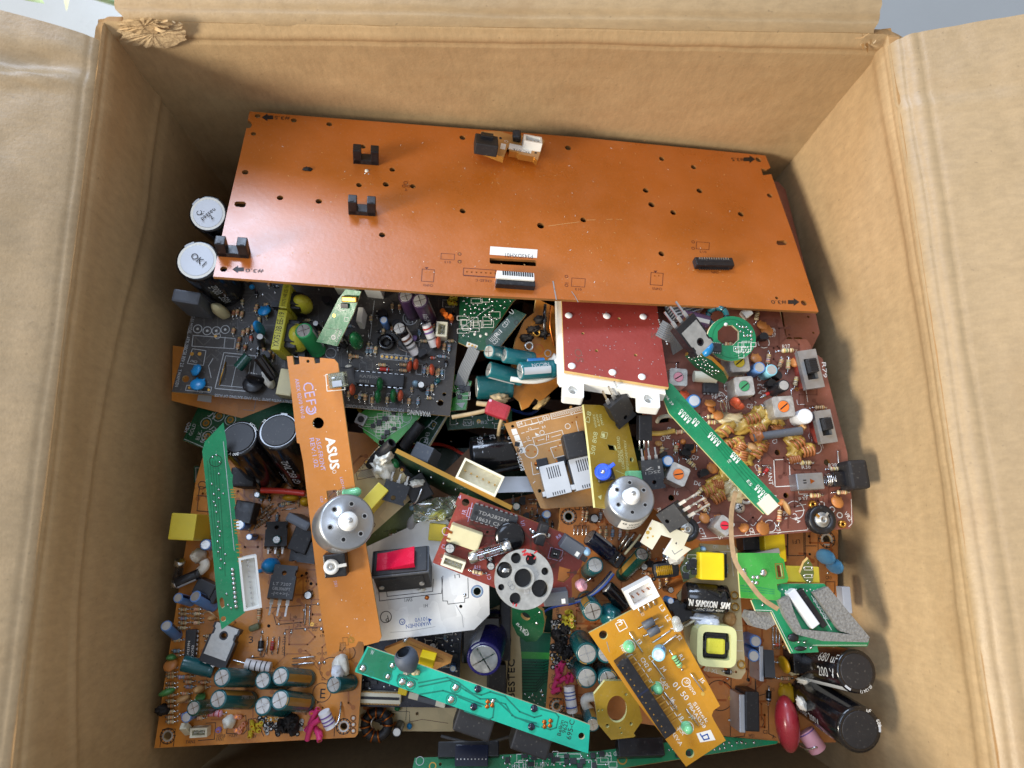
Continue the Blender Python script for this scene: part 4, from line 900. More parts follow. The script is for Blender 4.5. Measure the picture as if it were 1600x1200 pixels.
for (x, y, a) in ((640, 573, 75), (650, 570, 80), (675, 578, 90), (551, 609, 85), (626, 619, 80), (685, 536, 85)): b.lens(x, y, 9, 4.2, 4, 'film_orange', a)
for (x, y) in ((594, 601), (591, 620), (615, 619)): b.lens(x, y, 11, 5, 5, 'film_green', 85)
for (x, y, c) in ((582, 625, 'res_tan'), (562, 619, 'res_blue'), (571, 621, 'res_tan'), (605, 625, 'res_beige'), (639, 627, 'res_tan'), (653, 627, 'res_blue'), (539, 604, 'res_blue'), (545, 616, 'res_beige'), (580, 546, 'res_blue'), (587, 547, 'res_beige'), (599, 519, 'res_beige'), (694, 542, 'res_tan'), (702, 543, 'res_blue'), (663, 578, 'res_blue'), (669, 579, 'res_tan'), (685, 581, 'res_tan'), (675, 606, 'res_beige'), (668, 612, 'res_blue'), (574, 546, 'res_blue')): b.rv(x, y, 17, 84, c)
for (x, y, c) in ((597, 570, 'res_beige'), (630, 579, 'res_tan'), (630, 570, 'res_tan'), (691, 557, 'res_blue'), (555, 557, 'res_tan'), (662, 533, 'res_beige')): b.rv(x, y, 20, -5, c)
b.dio(588, 576, 614, 578.5, 1, 'b_red'); b.cap(658, 601, 5.5, 8, 'smallblack'); b.lens(650, 600, 6, 5, 4, 'res_blue', 0, 'coil'); b.disc(684, 594, 5, 'sleeve_teal', 0, 20)
for (x, y) in ((365, 489), (371, 488), (378, 491), (365, 517), (374, 531), (387, 517), (380, 520), (395, 512), (372, 541), (383, 543), (426, 557), (421, 552)): b.rv(x, y, 15, 78, random.choice(('res_tan', 'res_brown')), 'nrod')
b.cap(493, 505, 5, 9, 'smallblack'); b.cap(489, 533, 6, 10, 'smallblack')
b.fill([(480, 450), (560, 450), (560, 480), (510, 560), (470, 570)], 16, 11, 'rrwsqc', 9); b.fill([(365, 380), (440, 420), (430, 500), (370, 480)], 18, 12, 'rrwsqdc', 9); b.fill([(575, 455), (720, 470), (715, 540), (575, 540)], 30, 13, 'rrrwqsdl', 9); b.fill([(560, 545), (700, 560), (700, 600), (640, 600), (640, 565)], 12, 14, 'rwsd', 8); b.fill([(530, 600), (690, 610), (690, 632), (535, 622)], 10, 15, 'wsrp', 8)
G = 'ink_grey'
b.traces([(310, 400), (720, 450), (700, 640), (275, 610), (300, 500)], 110, 3, 'trace_grey', 1.3); b.fill([(395, 480), (440, 470), (425, 560), (390, 550)], 14, 16, 'rrwsdq', 7); b.fill([(480, 500), (600, 490), (600, 550), (530, 560)], 18, 17, 'rrwsdwk', 8)
b.line([(302, 524), (368, 529), (366, 545), (300, 541)], G, 1, True); b.line([(352, 527), (350, 544)], G, 1); b.line([(301, 545), (293, 568), (318, 571), (322, 548)], G, 1, True); b.dot(300, 553, 3, 'gold'); b.dot(312, 553, 3, 'gold'); b.text('CN1', 309, 564, 299, 562, G, 4)
b.line([(350, 551), (400, 556), (392, 612), (336, 607)], G, 1.2, True); b.line([(353, 556), (392, 560), (386, 606), (342, 602)], G, .8, True); b.line([(372, 559), (362, 603)], G, .8)
b.tubew('jumper_wire', [(353, 566, 0), (349, 578, 2), (345, 590, 2), (343, 602, 0)], 1.1, 'gold', 6); b.line([(333, 560), (326, 572), (330, 590)], G, 1); b.ring(340, 525, 4.5, G, 1); b.dot(337, 525, 2.4, 'gold')
b.line([(292, 602), (331, 605), (329, 613), (290, 610)], G, 1, True); b.text('C1', 318, 611, 309, 609, G, 4); b.dot(296, 606, 2.2, 'gold'); b.dot(326, 609, 2.2, 'gold')
for (x, y) in ((309, 514), (324, 517), (338, 517), (352, 515)): b.ring(x, y, 6.5, G, 1.2); b.dot(x, y, 2, 'tin_dull')
b.ring(641, 497, 11, G, 1.3); b.ring(641, 497, 7, G, .8); b.text('L3', 646, 501, 637, 500, G, 6); b.ring(517, 552, 8, G, .9)
for i in range(7): b.dot(597+i*7.5, 557+i*.7, 2, 'gold'); b.ring(597+i*7.5, 557+i*.7, 2.6, G, .7)
b.rect(620, 559, 50, 8, -5, G, .8); b.text('CN3', 625, 553.5, 616, 552.8, G, 3.5)
b.text('WARNING', 673.5, 643.5, 637, 640, 'ink_white', 8); b.text('FOR CONTINUOUS PROTECTION AGAINST', 631, 639, 540, 631.5, G, 5.2); b.text('ONLY WITH SAME TYPE AND RATING OF FUSE', 457, 626, 336, 615.5, G, 4.4)
b.text('E-01 MODEL : ATX-200C5R REV 2.0', 299, 494, 281, 573, G, 5.5); b.text('T.WAYGEN', 279, 577, 273.5, 604, G, 5); b.line([(460, 452), (440, 560)], G, .8); b.line([(585, 470), (578, 530)], G, .8); b.line([(540, 470), (527, 548)], G, 1); b.ring(653, 455, 6, G, .8)
for (x, y, l) in ((639, 560, 18), (655, 577, 16), (690, 585, 15), (609, 622, 14), (582, 624, 14)): b.rect(x, y, 9, l, -4, G, .8)
b.done()
b = Board('bare orange board peeping out under the front edge of the charcoal board', [(275, 600, 158), (468, 630, 154), (270, 570, 160)], [(270, 540), (480, 570), (466, 672), (420, 664), (268, 626)], 'psu_orange'); b.line([(380, 640), (397, 642), (400, 622)], 'ink_dim', .8); b.poly([(308, 626), (330, 629), (331, 618), (310, 617)], 'ivory_plastic' if 0 else 'ink_grey'); b.done()
# loose green card with a crystal on the charcoal board
b = Board('small green card with a torn top standing between the coils on the charcoal board', [(494, 535, 188), (527, 540, 190), (522, 465, 200)], [(494, 534), (527, 541), (552, 490), (564, 455), (540, 452), (528, 468), (517, 490)], 'green', 'edge_pale', 1)
b.box('crystal', 545, 468, 26, 10, 2.4, 'gold', -3, .6); b.box('chip', 538, 478, 12, 8, 1, 'ic', -5, .2)
for i in range(9): b.line([(523+rr.random()*22, 472+rr.random()*14), (523+rr.random()*22, 472+rr.random()*14)], 'ink_white', .6)
b.text('GERFIT', 532, 514, 523, 534, 'ink_white', 4); b.text('CH-2000', 527, 513, 518, 530, 'ink_white', 3); b.ring(521, 527, 3, 'ink_white', 2); b.rect(541, 499, 6, 6, -10, 'ink_white', .7); b.ring(522, 493, 2, 'gold', 1); b.line([(507, 512), (534, 516)], 'dark_trace', .7); b.done()
# ------------------------------------------------------------------ big orange power supply board, lower left
b = Board('orange power supply board in the lower left corner, crowded with teal capacitors', [(241, 1169, 150), (559, 1151, 150), (312, 740, 150)], [(241, 1169), (555, 1152), (559, 1147), (569, 1000), (592, 680), (336, 650), (306, 750)], 'psu_orange', 'edge', 1.6, [(262, 1150, 6.5), (537, 1135, 5.5)])
for (x, y, r, h, bx, by) in ((347, 1058.5, 14.5, 24, 396, 1060), (340.5, 1092.5, 15, 24, 392, 1094), (438, 1056.5, 14.8, 24, 482, 1060), (437, 1093.5, 15.4, 24, 480, 1098), (410.5, 1063, 13.5, 20, 446, 1065), (410.5, 1103, 14, 20, 446, 1106), (302, 1106.5, 11.5, 15, 332, 1104), (521, 1070, 13, 14, 549, 1066)):
    b.cap(x, y, r, h, 'teal' if x > 330 else 'green', bx, by, spin=random.uniform(0, 6))
b.axis(ecap(3.6, 14, 'teal', spin=1.2), (334, 1047, 5), (281, 1035, 8)); 
b.cap(372, 684, 31, 42, 'bigblack', 424, 748, (('GP 85C 7042', 8, 3.2, 3, True),), (('200 V', 4.9, 2.6), ('NCV0E', 1.0, 2.4)), 2.9); b.cap(435, 673, 33, 44, 'bigblack', 478, 744, (('GP 85C 7042', 12, 4.9, 3, True), ('GP 85C', 6, 4.2, 3, True)), (('20', 2.6, 2.6),), 1.2)
b.put(power_transistor(12.6, 17.5, 4.6, 'metal', (), 3, 3), 345, 1008, -20, 6, 9); b.axis(power_transistor(11, 15, 4.8, 'plastic', ('LT 7207', 'GBL3060PT', '-|<+>|-'), 3, 7), (443, 912, 11.0), (441, 907, 18), -3); b.lens(424, 884, 12, 12, 9, 'blue', 40, 'disc_capacitor')
b.tubew('lead_wire', [(417, 893, 5), (412, 890, 3), (404, 893, 1)], 3, 'blue', 7)
b.box('ceramic_case', 396, 981, 18, 10, 4, 'olive_cap', 20, 1.6)
b.tubew('power_resistor', [(384, 1037, 6), (402, 1040, 6), (423, 1043, 6)], 8, 'res_white', 12); b.tubew('resistor_lead', [(364, 1031, 6), (386, 1037, 6)], 1.3, 'tin', 6)
for (x, y) in ((391, 1038.5), (400, 1040), (408, 1041), (415, 1042)): b.tubew('colour_band', [(x, y, 6), (x+1.6, y+.3, 6)], 8.3, 'b_black', 12)
b.wire(457, 1029, 491, 1026, .35); b.wire(456, 1038.5, 490, 1035.5, .35); b.wire(477.5, 945, 476, 976); b.wire(484, 947, 483, 976); b.wire(418, 995, 416, 1022, .25); b.wire(436, 995, 433, 1022, .25)
b.dio(409, 994, 407, 1024, 1.3); b.res(427, 997, 424, 1021, 'b_red', 'eekk'); b.res(406, 945, 404, 974, 'res_tan', 'nkod'); b.cap(481, 930, 7, 3, 'smallblack')
b.box('integrated_circuit', 318, 920, 30, 24, 7, 'ic', -25, .5); b.box('transistor_block', 329, 930, 20, 22, 6, 'black', -25, .5)
b.axis(fuse(14, 2.4, True), (278, 896, 4), (284, 862, 9)); b.put(block(11.5, 12.0, 20, 'yellow', .6, 'box_capacitor'), 285, 823, -3, 0, 20)
b.lump(315, 868, 9, 11, 7, 'glue', 6, .3); b.tubew('glue_trail', [(318, 876, 6), (322, 884, 6), (312, 893, 5)], 7, 'glue', 10); b.axis(ecap(2.4, 11, 'smallblack'), (312, 896, 7), (273, 913, 8)); b.cap(321, 851, 8.5, 10, 'blue', 330, 852)
b.cap(278, 934, 8, 11, 'blue', 299, 940); b.cap(305, 932, 9, 12, 'blue', 333, 948); b.cap(260, 978, 8.5, 12, 'blue', 277, 993)
b.ic(297, 1008, 46, 16, 7, 86, ('LM339N', 'XOS2'), 3.2, True)
for i, (x, y) in enumerate(((287, 952), (287, 959), (287, 966), (287, 973), (286, 981), (308, 952), (308, 959), (308, 966.5), (308, 973), (277, 1000), (276, 1017), (276, 1024), (328, 1002), (326, 994))): b.rv(x, y, 17, 2, ('res_beige', 'res_tan', 'res_blue', 'res_brown')[i % 4 if i % 3 else 0], ('nkod', 'kknd', 'rrod')[i % 3])
for i, y in enumerate((1044, 1051, 1057, 1068, 1075, 1086, 1095, 1103, 1112, 1121, 1128)): b.rv(267, y, 18, 3, ('res_beige', 'res_tan', 'res_beige', 'res_brown')[i % 4], 'nkod')
for i, (x, y) in enumerate(((294, 1057), (295, 1065), (296, 1073), (290, 1084), (294, 1095), (312, 1095), (318, 1066), (318, 1074), (284, 1058), (312, 1122), (318, 1115), (288, 1117))): b.rv(x, y, 17, 2, ('res_tan', 'res_beige', 'res_blue')[i % 3], 'rrod')
b.tubew('jumper_lead', [(318, 958, 1), (326, 954, 5), (334, 962, 3), (340, 966, 1)], 1.1, 'res_tan', 6); b.lens(332, 966, 6, 4, 3, 'disc_tan')
b.disc(266, 1034, 11, 'disc_orange', 10, 50); b.lens(262, 1081, 13, 5, 3, 'disc_green', 20); b.disc(314, 1086, 8, 'disc_green', 0, 40); b.lens(287, 1092, 11, 5, 3, 'disc_tan', 20); b.lens(312, 1077, 7, 6, 4, 'disc_tan'); b.lump(271, 1026, 8, 5, 3, 'disc_green', 3, .2); b.lump(257, 1108, 10, 8, 3.5, 'burnt', 7)
b.cap(291, 1121, 8, 9, 'blue'); b.put(resistor(9, 7, 1.6, 'res_pink', 'rrr'), 338, 1113, -4); b.lump(361, 1126, 9, 10, 4, 'glue', 9, .3)
b.put(header(4, 7.5, 5, 'ivory_plastic', 3), 310, 1145, 3, 0, 5); b.axis(block(3.4, 3.0, 6, 'ivory_plastic', .4, 'plug'), (296, 1144, 1), (286, 1133, 6))
b.lump(534, 1040, 12, 18, 4, 'glue', 12, .35, 10, 4, 'torn_foam'); b.lump(529, 1050, 9, 12, 4, 'light_grey', 13, .3, 20, 8, 'torn_foam')
b.tubew('power_resistor', [(506, 1112, 7), (511, 1124, 6), (517, 1136, 5)], 9, 'res_white', 13)
for (x, y, h) in ((508.5, 1118, 6.6), (511, 1124, 6.1), (513.5, 1129, 5.7)): b.tubew('colour_band', [(x, y, h), (x+.8, y+1.8, h-.1)], 9.4, 'b_violet', 13)
b.tubew('resistor_lead', [(517, 1136, 5), (528, 1131, 6), (532, 1112, 3), (533, 1097, 0)], 1.6, 'tin', 7)
for (x, y, L, ln, a, c) in ((478, 1141, 10, 1.1, 40, 'magenta'), (484, 1132, 9, 1.2, 60, 'magenta'), (493, 1137, 7, .9, -60, 'magenta'), (480, 1156, 8, 1.2, 70, 'magenta'), (498, 1142, 4, .6, -50, 'magenta'), (488, 1112, 3, .1, 0, 'magenta')): b.stub(x, y, c, L, ln, a, 1.25)
for (x, y) in ((371, 1120), (377, 1120), (363, 1131), (371, 1141), (377, 1143), (379, 1136), (384, 1130)): b.stub(x, y, 'salmon', 2.2, .2, x*7, 1.0)
for (x, y) in ((393, 1127), (394, 1135), (391, 1143), (401, 1133), (408, 1133), (402, 1142)): b.stub(x, y, 'yellow', 3 if x < 400 else 2, .7, x*9, 1.0)
b.stub(343, 1140, 'violet', 2, 0, 0, 1.2)
rr = random.Random(21)
for i in range(46): b.eyelet(rr.uniform(406, 476), rr.uniform(1120, 1147), rr.uniform(3, 4.4), rr.choice(('burnt', 'burnt', 'gold', 'tin_dull')))
for i in range(5): b.lump(rr.uniform(438, 472), rr.uniform(1122, 1140), 10, 8, 4.5, 'burnt', i, .8, i*30, 0, 'charred_wire')
b.gear(262, 1150, 9); b.gear(537, 1135, 9); K = 'ink_black'
b.line([(250, 1167), (254, 1140), (274, 1139), (271, 1166)], K, 1); b.line([(524, 1120), (522, 1150)], K, 1)
for (x, y, r) in ((503, 1082, 14), (517, 1045, 17), (545, 1020, 10)): b.ring(x, y, r, K, 1)
for i in range(3): b.ring(552, 1122+i*10, 4, K, 1); b.dot(552, 1122+i*10, 2.2, 'tin_dull')
b.text('FAN2', 291, 1162, 305, 1161, K, 5); b.text('FAN1', 338, 1158, 349, 1157.5, K, 5); b.text('+5VSB', 338, 1152.5, 352, 1152, K, 4.5); b.text('+3.3V', 358, 1151.5, 371, 1151, K, 4.5); b.text('+12V', 389, 1153, 401, 1152.5, K, 5); b.text('+5V', 490, 1149, 499, 1148.5, K, 5)
b.line([(354, 1146), (356, 1128), (384, 1118), (386, 1140), (380, 1147)], K, 1, True); b.line([(388, 1152), (388, 1124), (400, 1122), (412, 1150)], K, 1); b.line([(322, 1130), (337, 1129), (335, 1155), (310, 1157)], K, 1)
b.line([(428, 962), (432, 976), (474, 972), (476, 952)], K, 1); b.line([(444, 1027), (446, 984), (500, 980)], K, 1); b.line([(416, 950), (500, 944)], K, .9); b.line([(390, 1028), (412, 1026), (418, 1008)], K, 1); b.text('D16', 464, 980, 471, 979.5, K, 4.5); b.text('D27', 488, 986, 496, 985.5, K, 4.5); b.text('D17', 489, 979, 496, 978.6, K, 4.5); b.text('+5VOUT', 495, 1024, 511, 1023, K, 4.5); b.text('+12V OUT', 442, 994, 440, 1024, K, 5); b.text('+3V', 500, 996, 508, 995, K, 4.5)
for (x, y) in ((438, 965), (461, 964)): b.text('*', x-3, y+6, x+3, y+6, K, 8)
for (x, y) in ((455, 988), (445, 990), (502, 983), (499, 1036), (507, 1035), (410, 988), (500, 969)): b.solder(x, y, 2.6)
for (x, y) in ((420, 978), (479, 896), (486, 912), (480, 908), (472, 900)): b.dot(x, y, 2.4, 'hole')
b.text('3', 389, 1005, 396, 1004, K, 10); b.text('E', 500, 1091, 508, 1091, K, 14); b.ring(485, 925, 4, K, .8)
b.traces([(255, 1160), (550, 1145), (565, 1000), (580, 700), (340, 670), (310, 760)], 90, 5, 'trace_orange', 2.2)
# darker middle, under the big capacitors
b.tubew('sleeve', [(408, 766, 12), (440, 767, 12), (476, 771, 12)], 4.5, 'red_wire', 10); b.lens(455, 778, 13, 6, 4, 'lens_yellow'); b.lens(478, 784, 8, 8, 5, 'lens_yellow'); b.rv(447, 787, 24, 4, 'res_beige'); b.wire(440, 797, 462, 794)
for (x, y) in ((418, 794), (424, 800), (410, 806), (415, 813), (404, 820), (400, 812)): b.rv(x, y, 20, 40, 'res_brown', 'kkn')
b.axis(power_transistor(10, 12, 4, 'plastic', (), 3, 3), (432, 838, 3), (431, 829, 11), 5); b.box('heat_bracket', 465, 815, 40, 15, 22, 'slate', -28, 1.2); b.box('heat_bracket', 470, 842, 30, 42, 10, 'black_matte', -20, .5); b.put(power_transistor(10, 12, 4, 'plastic', (), 3, 8), 474, 862, 80, 4, 8)
b.box('relay', 380, 800, 30, 34, 10, 'black', -10, .6); b.box('choke', 378, 745, 36, 30, 18, 'black_matte', 0, 1.0); b.cap(374, 820, 8, 10, 'blue')
b.fill([(385, 770), (470, 780), (440, 870), (390, 870)], 20, 22, 'rrwsqckd', 9); b.fill([(420, 950), (500, 940), (500, 990), (425, 992)], 6, 24, 'sps', 10); b.fill([(316, 760), (330, 760), (330, 840), (308, 840)], 5, 25, 'pp', 9); b.line([(312, 760), (334, 764), (330, 800), (308, 798)], K, 1, True); b.ring(316, 758, 6, K, 1); b.line([(330, 776), (308, 774)], K, 1); b.fill([(340, 1012), (420, 1025), (420, 1040), (345, 1040)], 4, 26, 'ps', 9)
b.done()
# ------------------------------------------------------------------ green boards at the left wall
b = Board('dark green board with gold ringed holes poking out by the left wall', [(316, 628, 150), (286, 688, 152), (470, 640, 156)], [(316, 622), (286, 688), (334, 707), (480, 700), (480, 620)], 'dark_green', 'edge_pale', 1.6)
for (x, y, t) in ((322, 661, 'J1'), (342, 650, 'J4'), (360, 656, 'J3'), (324, 682, 'J2')): b.ring(x, y, 8.5, 'ink_grey', 1); b.dot(x, y, 5.5, 'gold'); b.dot(x, y, 3, 'olive_cap'); b.text(t, x+4, y-13, x+10, y-6, 'ink_grey', 7)
b.text('HDD', 293, 676, 299, 661, 'ink_grey', 6); b.text('GOLD', 300, 681, 307, 663, 'ink_grey', 6); b.text('BLK-', 311, 688, 317, 673, 'ink_grey', 6); b.text('FLG', 318, 692, 324, 678, 'ink_grey', 6); b.text('JP6', 327, 638, 340, 632, 'ink_grey', 6); b.line([(288, 686), (318, 699)], 'ink_grey', 1); b.done()
b = Board('thin dark green board edge standing by the left wall above the yellow capacitor', [(303, 728, 138), (303, 754, 138), (330, 728, 138)], [(303, 728), (340, 728), (340, 754), (303, 754)], 'dark_green', 'edge_pale'); b.line([(306, 731), (330, 731)], 'ink_grey', 1); b.line([(306, 731), (306, 752)], 'ink_grey', 1); b.done()
# ------------------------------------------------------------------ long orange front-panel board
b = Board('long narrow orange board with big white lettering, lying under the left silver motor', [(448, 557, 206), (524, 561, 206), (512, 1026, 181)], [(448, 557), (457, 556), (459, 570), (468, 569), (467, 557), (490, 559), (492, 568), (500, 567), (500, 559), (522, 561), (528, 568), (535, 620), (554, 756), (571, 849), (596, 996), (592, 1003), (569, 1009), (567, 1003), (560, 1002), (556, 1010), (541, 1014), (539, 1005), (531, 1005), (530, 1017), (512, 1026), (500, 947), (474, 724), (468, 693), (464, 692), (456, 620)], 'orange', 'edge', 1.6, [(497, 661, 9), (481, 564.5, 2.5)], [[(510, 767), (526, 765), (528, 781), (512, 783)]])
b.text('CE', 472.5, 599, 477, 622, 'ink_violet', 16); b.text('F', 478, 626, 479.5, 634, 'ink_violet', 15); b.ring(486, 640, 7, 'ink_violet', 2.4, -3.9, .8); b.ring(486, 640, 3.4, 'ink_violet', 2, -3.9, .8); b.text('AREX 02V0 94V-0', 460.5, 592, 471, 654, 'ink_violet', 6)
sx = .26
def brand(x1, y1, x2, y2, h):                                        # heavy slanted lettering
    for dx in (0, .8, 1.6): b.text('ASUS', x1+dx*.3, y1+dx, x2+dx*.3, y2+dx, 'ink_white', h)
    for dx in (.5, 1.2): b.text('ASUS', x1+dx, y1, x2+dx, y2, 'ink_white', h)
brand(508, 684, 516, 733, 14); b.ring(522.5, 737, 2.6, 'ink_white', .7); b.text('A5G-FRONT', 493, 684.5, 502, 736, 'ink_violet', 7); b.text('REV:1.02', 483.5, 685, 491.5, 731, 'ink_violet', 7); b.text('LED1G1', 531, 746, 536, 768, 'ink_violet', 4); b.text('U23', 500, 776, 501.5, 785, 'ink_violet', 4); b.text('SW1', 521, 908, 523, 917, 'ink_violet', 5)
def clr(mb): mb.box((0, -1.5, 6.1), (4, 2.5, .4), 'steel'); mb.box((0, 0, 2.5), (4.5, 3.6, 4), 'black', .3); mb.box((-1.2, 1.2, 6.2), (1.2, .6, .3), 'tin')
b.box('lens_switch', 526, 594, 26, 24, 6, 'clear_plastic', 8, .5, 0, clr); b.rect(524, 597, 28, 26, 5, 'ink_white', 1.2)
b.axis(led(2.0, 8, 'led_green'), (537, 773, 2), (556, 769, 3)); b.box('led_holder', 533, 773, 14, 14, 3, 'clear_plastic', 5, .4)
b.box('push_switch', 523, 884, 34, 36, 6, 'black', 6, .5)
def kn(mb): mb.lathe([(2.9, 0), (3.2, .4), (3.2, 1.5), (2.4, 1.9), (1.6, 1.9), (1.5, .9)], 'nylon', 24); mb.lathe([(1.3, 0), (1.2, 1.6), (.6, 1.9)], 'tin_dull', 14); mb.box((4.2, -.3, 1.2), (4.2, 1.4, 1.2), 'nylon', .3)
mb = MB(); kn(mb); b.axis([('switch_knob', mb.mesh('switch_knob'))], (518, 886, 6), (517, 885, 9), 12)
for (x, y) in ((540, 1002), (536, 1010)): b.rect(x, y, 8, 12, 5, 'edge_dark', .9)
b.ring(549, 1000, 4, 'gold', 1.5); b.line([(546, 993), (553, 1004)], 'gold', 1.2)
rr = random.Random(8)
for i in range(26):
    t = rr.random(); x, y = 515+60*t+rr.uniform(-40, 5), 560+430*t; b.dot(x, y, rr.uniform(.4, .9), 'ink_white')
b.done()
def motor(label, base, top, rpx, holes, knob, sticker=False, a=0):
    p0, p1 = P(*base), P(*top); k = pxmm(p1); r = rpx*k; ax = (p1-p0).normalized(); M4 = axis_matrix(p0, p1, (1, 0, 0)); h = (p1-p0).length
    R = thing('dc_motor', label, 'motor', M4, 'small electric motors'); mb = MB(); mb.lathe([(r*.8, -1.0), (r*.97, -.6), (r, 0), (r, h-1.6), (r*.985, h-.8), (r*.95, h-.25), (r*.9, h), (r*.42, h), (r*.4, h+.5), (r*.36, h+.6)], 'steel', 48)
    for i in range(6):
        t = a+i*math.pi/3; mb.disc((r*.64*math.cos(t), r*.64*math.sin(t)), r*.075, h+.04, 'hole', 14); mb.ring((r*.64*math.cos(t), r*.64*math.sin(t)), r*.09, r*.035, h+.05, 'tin', 14)
    if sticker:
        n = 10; rr_ = r+.08; a0, a1 = 4.25, 5.3; vs = [(rr_*math.cos(a0+(a1-a0)*i/n), rr_*math.sin(a0+(a1-a0)*i/n), z) for z in (.8, h-2) for i in range(n+1)]; mb.add(vs, [(i, i+1, n+2+i, n+1+i) for i in range(n)], 'ink_white', True); wrap_text(mb, 'WPF-300', r+.1, h*.5, 4.6, 1.7, 'ink_black'); wrap_text(mb, 'CW-05', r+.1, h*.22, 4.6, 1.7, 'ink_black'); wrap_text(mb, 'G', r+.1, h*.55, 4.35, 2.0, 'ink_black')
    link('can', mb.mesh('can'), R); kb = MB(); w = r*.34; kb.lathe([(w, h), (w, h+knob*.35), (w*.86, h+knob*.42), (w*.8, h+knob), (w*.3, h+knob+.02)], 'nylon', 26); link('bushing', kb.mesh('bushing'), R); sb = MB(); sb.lathe([(w*.26, h), (w*.26, h+knob+.9), (w*.18, h+knob+1.1)], 'tin', 14); link('shaft', sb.mesh('shaft'), R)
motor('silver round motor without a sticker on the long narrow orange board', (530, 822, 197), (543, 815, 211), 44, 6, 4.2, False, .35)
# ------------------------------------------------------------------ tall narrow green board
b = Board('narrow green board with solder dots and a white plug at the left', [(351, 660, 200), (383, 953, 190), (316, 705, 202)], [(349, 660), (354, 690), (356, 720), (362, 740), (364, 742), (363, 752), (368, 790), (366, 792), (374, 864), (378, 938), (384, 950), (383, 957), (346, 984), (341, 955), (328, 820), (316, 705), (320, 690)], 'green', 'edge_pale', 1.8, [(349, 967, 4)], [[(343, 936), (347, 933), (350, 938), (351, 948), (347, 951), (344, 946)]])
b.put(header(7.2, 22, 6, 'white', 9), 391, 911, -84, -5, 1)
for i in range(9): b.solder(363+i*.7, 890+i*7.2, 3.2, 'tin', .9)
for (x, y) in ((342, 765), (349, 771), (334, 772), (342, 778), (334, 784), (337, 790), (338, 800), (341, 815), (340, 823), (343, 837), (340, 846), (344, 856), (352, 866), (345, 874), (351, 880), (344, 888), (338, 711), (332, 714), (343, 722), (342, 740), (331, 756), (354, 928), (356, 945), (361, 950), (344, 830), (341, 862)): b.solder(x, y, 2.0, 'tin', 1.0)
for y in (764, 768, 772, 776, 812, 817, 822, 827, 832, 850, 856, 862, 870, 876): b.poly([(360+(y-764)*.1, y), (368+(y-764)*.1, y), (368+(y-764)*.1, y+2), (360+(y-764)*.1, y+2)], 'gold')
for i in range(5): b.line([(324+i*4, 720), (330+i*4, 800), (336+i*4, 860+i*10)], 'green_trace', 1.3)
b.ring(337, 720, 9, 'dark_trace', .9); b.line([(349, 690), (366, 860)], 'ink_grey', .8); b.done()
# ------------------------------------------------------------------ cream board with red rocker switch
b = Board('cream white board with a red rocker switch and a cut corner', [(596, 1001, 166), (765, 960, 166), (590, 870, 166)], [(560, 860), (690, 800), (764, 905), (765, 960), (741, 984), (590, 1002)], 'cream', 'edge', 1.6, [(745.5, 924, 6), (720, 947.5, 2.6)])
k = b.k(624, 870, 16); W_, D_, H_ = q(86*k), q(44*k), 15
def sw(mb):
    mb.box((0, 0, 13.5), (W_+1.2, D_+.8, 1.6), 'slate', .5); mb.box((0, -D_/2-.05, 7), (W_*.8, .5, 8), 'black_matte', .2)
    for x in (-W_*.4, W_*.34): mb.T = Matrix.Translation((x, -D_/2-.3, 5)) @ Matrix.Rotation(math.pi/2, 4, 'X'); mb.lathe([(1.2, 0), (1.1, .5)], 'tin_dull', 12); mb.T = None
    vs, fs, tw, top = text_geo('OFF'); s_ = 2.0/top; mb.add([(W_*.43-p.y*s_, -2.6+p.x*s_, 14.36) for p in vs], fs, 'ink_white')
SW = b.axis(block(W_, D_, H_, 'black_matte', .6, 'rocker_switch', sw), (634, 903, 1), (624, 872, 15), 4)
rk = MB(); W_ = W_*1.0
rk.add([(-W_*.42, -D_*.34, 14), (W_*.28, -D_*.34, 14), (W_*.28, D_*.34, 14), (-W_*.42, D_*.34, 14), (-W_*.42, -D_*.34, 15.6), (W_*.28, -D_*.34, 18.4), (W_*.28, D_*.34, 18.4), (-W_*.42, D_*.34, 15.6), (-W_*.24, -D_*.34, 15.8), (-W_*.24, D_*.34, 15.8)], [(4, 8, 9, 7), (8, 5, 6, 9), (0, 1, 5, 8, 4), (3, 7, 9, 6, 2), (1, 2, 6, 5), (0, 4, 7, 3)], 'rocker_red'); link('rocker', rk.mesh('rocker'), SW)
for (x, y) in ((592, 918), (603, 915), (617, 917), (643, 914)): b.solder(x, y, 3.4, 'tin', 1)
K = 'ink_black'; b.line([(592, 925), (593, 939), (690, 927), (692, 900)], K, 1); b.line([(604, 924), (605, 932), (676, 924), (677, 905)], K, 1); b.text('SW1', 644, 933.5, 632, 935, K, 5.5); b.text('H1', 668, 943.5, 662, 944.2, K, 5); b.text('L1', 718, 897, 710, 898, K, 5.5); b.line([(690, 902), (692, 939), (699, 939), (700, 944), (726, 941), (726, 935), (732, 934), (731, 903)], K, .9)
b.solder(667, 934, 3.8, 'copper', .4); b.solder(726, 930, 3.2); b.lump(659, 921, 6, 3, 1.2, 'glue', 4, .5); b.ring(745.5, 924, 9, 'ink_blue', 1); b.ring(745.5, 924, 7.4, 'res_blue', 1.6); b.ring(603, 964, 8.5, K, 1.1); b.text('P', 606, 961.5, 601, 963, K, 9)
b.text('WARNHEN', 673, 970, 634, 976, 'ink_blue', 6); b.text('101V0', 667, 963.5, 648, 966, 'ink_blue', 6); b.ring(628.5, 971.5, 4.2, 'ink_blue', 1.1); b.text('A', 631, 970, 626.5, 970.8, 'ink_blue', 4); b.poly([(669, 966), (675, 968), (670, 972)], 'ink_blue'); b.line([(712, 945), (722, 962), (724, 980)], 'ink_dim', .6); b.line([(610, 988), (640, 986), (680, 979)], 'ink_dim', .5); b.done()
